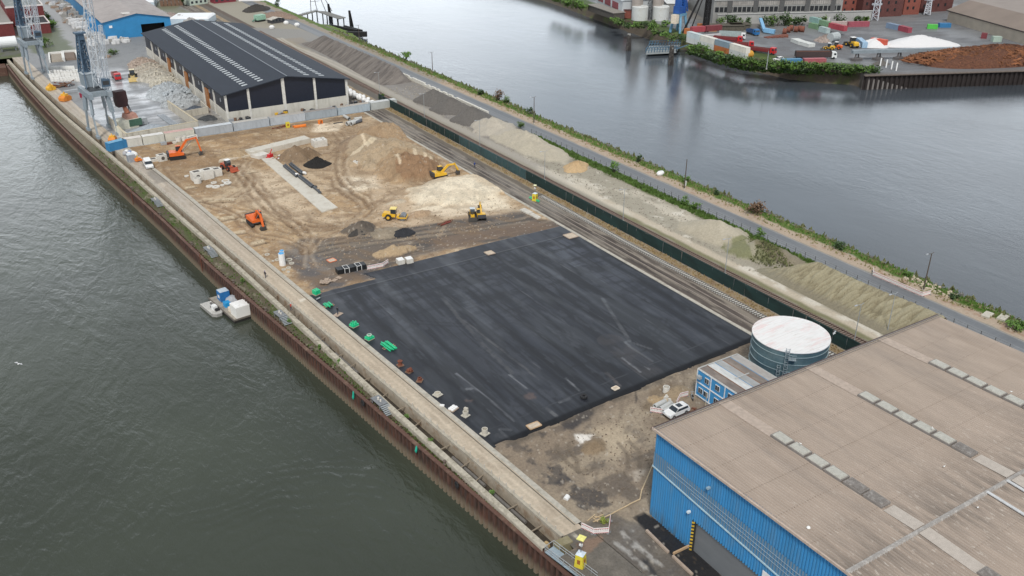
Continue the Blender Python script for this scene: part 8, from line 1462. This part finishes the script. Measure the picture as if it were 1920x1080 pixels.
# containers of the far yard
def pc(label, p, q_, col, z=0, H=2.6, W_=2.5, top=None):
    a_ = Vector(at(*p)); b_ = Vector(at(*q_)); d = b_-a_; L = d.length; n_ = Vector((-d.y, d.x))/L; n_ = n_ if n_.dot(a_) > 0 else -n_; c = (a_+b_)/2+n_*W_/2; return container(label, c.x, c.y, L-.25, col, top, math.atan2(d.y, d.x), H, z, L < 16, None, W_)
W1, G1, TL, RD, MR, BL, OR_, GN = (.66, .68, .66), (.26, .34, .40), (.27, .42, .40), (.40, .065, .085), (.21, .045, .055), (.08, .25, .42), (.52, .18, .06), (.20, .33, .20)
rowp = [((1286, 79), (1310, 86)), ((1311, 86.3), (1337, 94)), ((1338, 94.3), (1365, 102)), ((1366, 102.3), (1397, 111.5))]
for i, ((p, q_), lo, hi) in enumerate(zip(rowp, (W1, W1, OR_, W1), ((.60, .68, .70), (.74, .72, .66), G1, (.76, .73, .66)))):
    w = ['first', 'second', 'third', 'fourth'][i]; pc(w+' container from the left in the lower layer of the shore row', p, q_, lo); pc(w+' container from the left in the upper layer of the shore row', p, q_, hi, 2.62)
a_ = Vector(at(1351, 98, 4.5)); MB().box(0, 0, 0, 1.0, .1, 1.0).box(0, 0, 1.0, .5, .1, .5).solo('white_mark', white, 'small white emblem plate on the grey upper container of the shore row', 'plate', (*(a_-Vector((.9, .7))), 4.2), math.atan2(at(1365, 102)[1]-at(1338, 94.3)[1], at(1365, 102)[0]-at(1338, 94.3)[0])) if False else None
for lb, p, q_, c_, z in (('red end container behind the left end of the shore row', (1281, 73), (1287, 74), OR_, 2.6), ('bright red container behind the shore row', (1297, 71), (1322, 69), RD, 2.6), ('dark maroon container right of the bright red one', (1323, 69), (1353, 66.5), MR, 2.6), ('pale container under the dark maroon one', (1323, 76), (1352, 74), (.55, .53, .54), 0), ('teal container on top of the stack by the long hall', (1515, 50), (1532, 54), TL, 2.6), ('green container at the bottom of the stack by the long hall', (1515, 52), (1532, 56), GN, 0), ('green container right of the teal one', (1533, 56), (1549, 60), GN, 2.6), ('pale blue container under the right green one', (1534, 59), (1549, 63), (.45, .56, .56), 0), ('bright red container with white roof right of the green stack', (1551, 61), (1580, 68), RD, 2.4), ('long white container behind the green stack', (1524, 41), (1556, 41), W1, 0), ('long maroon container before the concrete wall', (1590, 51), (1630, 50), (.36, .09, .12), 0), ('pinkish container left of the long maroon one', (1556, 51), (1588, 50), (.52, .40, .38), 0), ('bright blue container at the far shore', (1466, 123), (1504, 122), BL, 0), ('dull red container beside the bright blue one at the shore', (1507, 122), (1549, 121), (.42, .12, .14), 0), ('orange container behind the mast foot', (1306, 54), (1328, 55), OR_, 0), ('orange box right of the mast foot', (1328, 59), (1344, 59), (.62, .26, .05), 0), ('grey blue container by the white salt heap', (1660, 52), (1682, 57), (.22, .30, .42), 0), ('maroon container right of the grey blue one', (1683, 57), (1702, 62), (.36, .07, .10), 0), ('orange red long container beside the conveyor', (1630, 85), (1658, 90), (.70, .12, .07), 1.0), ('pale blue container left of the orange red one', (1604, 80), (1616, 90), (.35, .52, .70), 0), ('small maroon container beside the brown roofed shed', (1838, 72), (1850, 73), MR, 0), ('pale green skip below the brown roofed shed', (1861, 79), (1878, 79), (.42, .52, .45), 0)): pc(lb, p, q_, c_, z)
pc('bright green skip left of the pale shed wall', (1738, 54), (1758, 55), (.10, .55, .08), 0, 2.2); pc('blue covered skip right of the bright green skip', (1761, 52), (1783, 52), (.04, .20, .42), 0, 2.2)
pc('left white flat slab box in the middle of the far yard', (1482, 78), (1497, 84), W1, 0, 1.6, 4); pc('right white flat slab box in the middle of the far yard', (1498, 84), (1516, 89), W1, 0, 1.6, 4)
def ptruck(label, p, q_, cabc, bedc, L, load, bh=1.3): c = ((p[0]+q_[0])/2, (p[1]+q_[1])/2); truck('cargo_truck', label, 'truck', at(*c), heading(p, q_), cabc, bedc, L, load, 1.1, None, bh)
dr_ = M('trailer_maroon', (.20, .03, .035), .6); wtb = M('truck_white', (.75, .77, .77), .5)
ptruck('dark red truck with scrap load just behind the shore containers', (1345, 77), (1384, 80), redt, dr_, 13, 'rust'); ptruck('dark red truck with grabs in the middle of three red trucks', (1372, 88), (1406, 90), redt, dr_, 11, 'rust'); ptruck('dark red truck nearest the water among three red trucks', (1410, 97), (1447, 102), redt, dr_, 12, 'rust'); ptruck('timber truck with white cab loaded with logs', (1500, 110), (1557, 110), wtb, M('trailer_dark', (.06, .04, .04), .8), 17, 'logs', 2.2); ptruck('white truck with grey trailer behind the first red truck', (1353, 72), (1392, 74), wtb, M('trailer_grey', (.35, .42, .42), .6), 12, None, 2.4); ptruck('blue truck near the bushes of the long hall', (1401, 62), (1421, 68), pb_, M('trailer_blue', (.03, .08, .2), .6), 7.5, None)
car('parked_car', 'white car parked left of the bright blue shore container', 'car', at(1459, 114), heading((1467, 113), (1451, 115)), white, ([(-2.3, .35), (2.25, .35), (2.32, .7), (2.15, .93), (1.0, 1.05), (-2.2, 1.08), (-2.34, .8)], [(-2.2, 1.06, 0), (1.15, 1.03, 0), (.35, 1.6, 1), (-1.5, 1.63, 1), (-2.0, 1.5, 1)]), W2, ((-1.4, .36), (1.42, .36)), {'windscreen': [gq(1.08, 1.09, .42, 1.60, W2*.98, .84)], 'side_window': [[(-1.95, s_*(W2/2-.02), 1.12), (.95, s_*(W2/2-.02), 1.12), (.3, s_*(W2/2*.86), 1.53), (-1.75, s_*(W2/2*.86), 1.53)][::s_] for s_ in (-1, 1)]}, s=1.1)
x_, y_ = at(1443, 62); o = thing('blue_chute', 'pale blue bent steel chute lying below the bushes', 'chute', (x_, y_, 0)); p0, p1, p2 = [Vector((*at(*p), 0))-Vector((x_, y_, 0)) for p in ((1424, 52), (1432, 62), (1452, 64))]; MB().bar(p0+Vector((0, 0, 4.6)), p1+Vector((0, 0, 1.6)), 1.6, 1.2).bar(p1+Vector((0, 0, 1.6)), p2+Vector((0, 0, 1.2)), 2.2, 2.0).build('chute', M('chute_blue', (.22, .45, .68), .5), o)
for i, (px, py) in enumerate(((1471, 64), (1478, 61), (1483, 58), (1492, 60), (1499, 59), (1504, 60))): x_, y_ = at(px, py); o = thing('steel_coil', '%s rust brown coil from the left in the far yard row' % ['first', 'second', 'third', 'fourth', 'fifth', 'sixth'][i], 'coil', (x_, y_, 0), .6); MB().cyl((0, -1, 1.5), (0, 1, 1.5), 1.5, n=16).build('coil', M('coil_rust', (.20, .07, .045), .8), o); MB().cyl((0, -1.05, 1.5), (0, -1.0, 1.5), .6, n=12).build('core', dkw, o)
o = thing('steel_plates', 'rust red steel plates lying left of the coils', 'steel plates', at(1458, 68), 0); [MB().box(i*2.2-6, -i*.6, 0, 5, 3, .4+.1*i, .2*i).build('plate', M('coil_rust', ()), o) for i in range(5)]
loader('yellow wheel loader in the far yard left of the white heap', at(1597, 88), 1.2, yel, s=1.5); loader('yellow forklift like loader beside the pale slabs of the far yard', at(1554, 93), 2.2, yel, s=1.0); loader('orange machine beside the yellow one in the far yard', at(1567, 92), 2.0, orng, s=1.1)
for i, (px, py) in enumerate(((1650, 124), (1661, 127), (1671, 130), (1680, 133))): x_, y_ = at(px, py); MB().cyl((0, 0, 0), (.8, .5, 3.4), .28, n=8).solo('white_post', white, 'leaning white post, %s in the row before the far quay' % ['first', 'second', 'third', 'last'][i], 'post', (x_, y_, 0))
mast('thin pale mast on the far shore between red trucks and white car', *at(1437, 130), 8, pole_w, 0, .16)
heap('scrap_heap', 'dark scrap heap by the far conveyor end', None, 4, 3, 2, dg, 0, 'heap', 311, .8, world=at(1652, 121)); heap('scrap_heap', 'mixed scrap heap below the green containers', None, 7, 5, 2.6, M('scrap_mix', (.33, .27, .24), .9, var=.6, scale=1.2, bump=1), 0, 'heap', 312, .7, .4, world=at(1548, 76)); x_, y_ = at(1562, 78); o = thing('grey_tank', 'rounded grey tank beside the mixed scrap heap', 'tank', (x_, y_, 0)); MB().cyl((-2.6, 0, 2.3), (2.6, 0, 2.3), 2.2, n=16).build('vessel', M('tank_grey', (.42, .46, .47), .5), o)
x_, y_ = at(1403, 109); o = thing('orange_tank', 'orange rounded tank at the right end of the shore container row', 'tank', (x_, y_, 0)); MB().cyl((-1.6, 0, 1.7), (1.6, 0, 1.7), 1.7, n=16).build('vessel', M('tank_orange', (.60, .30, .04), .6), o)
for i, (px, py, L) in enumerate(((1360, 56, 18), (1385, 54, 10))): x_, y_ = at(px, py); MB().box(0, 0, 0, L, 6, 2.6).box(0, 0, 2.6, L+1, 7, .25).solo('open_shelter', M('shelter_dark', (.10, .09, .07), .9, var=.4), ['long low dark shelter before the bushes of the long hall', 'shorter dark shelter beside the blue truck'][i], 'shelter', (x_, y_, 0), -.5)
# trees and bushes of the far bank
k = 0; r7 = random.Random(12)
def far_tree(label, px, py, r, h, mt, group, name='bush', n=200, ls=.6, trunk=False, z=0):
    global k; k += 1; x_, y_ = at(px, py, z); return tag(shrub(label, x_, y_, r, h, mt, 400+k, n, z, name, trunk, ls), group=group)
for i, (px, h) in enumerate(((1352, 6), (1364, 7), (1375, 6), (1386, 5), (1402, 5), (1432, 5.5), (1444, 6.5), (1457, 8), (1470, 7), (1480, 5), (1492, 5), (1503, 4.5), (1540, 6), (1573, 6), (1606, 4), (1622, 4))): far_tree('dark green bush in the row before the concrete wall of the long hall', px, 52-(px-1350)*.03, 3.6 if h > 5 else 2.8, h, leafB if i % 3 else leafA, 'bushes before the long hall', 'bush', 260, .55)
for i in range(54):
    t = i/53; px = 1300+t*335; base = np.interp(px, [1300, 1350, 1400, 1480, 1560, 1640], [97, 116, 126, 132, 135, 138]); far_tree('green bush in the belt along the far shore below the containers', px+r7.uniform(-4, 4), float(base)-r7.uniform(0, 4), r7.uniform(2.8, 4.6), r7.uniform(2.6, 5.0 if px < 1420 else 3.6), [leafA, leafC, leafB][i % 3], 'shore bushes below the containers', 'bush', 220, .5)
for i in range(44):
    px = 1295+i*7.7; far_tree('low green bush at the waterline of the far shore', px+r7.uniform(-3, 3), float(np.interp(px, [1300, 1350, 1400, 1480, 1560, 1640], [103, 122, 133, 139, 142, 145]))-r7.uniform(-1, 2), r7.uniform(2.6, 3.8), r7.uniform(2.0, 3.2), [leafA, leafC, leafB][i % 3], 'waterline bushes of the far shore', 'bush', 190, .5, False, -3.2)
for i, px in enumerate((1040, 1050, 1062, 1072, 1080, 1090)): far_tree('green bush on the far shore at the upper left of the works', px, 4+(px-1040)*.32, 5, 6, [leafA, leafC][i % 2], 'bushes left of the works', 'bush', 300, .7)
for i, (px, py) in enumerate(((1150, 44), (1162, 49), (1175, 53), (1186, 53), (1198, 54), (1208, 53), (1222, 56), (1228, 66), (1238, 68), (1246, 72), (1262, 77), (1276, 78), (1248, 50), (1225, 50))): far_tree('green bush on the slope below the silos and the blue crane', px, py, 3.4, 3.6, [leafC, leafA, leafB][i % 3], 'bushes below the silos', 'bush', 230, .5)
# end
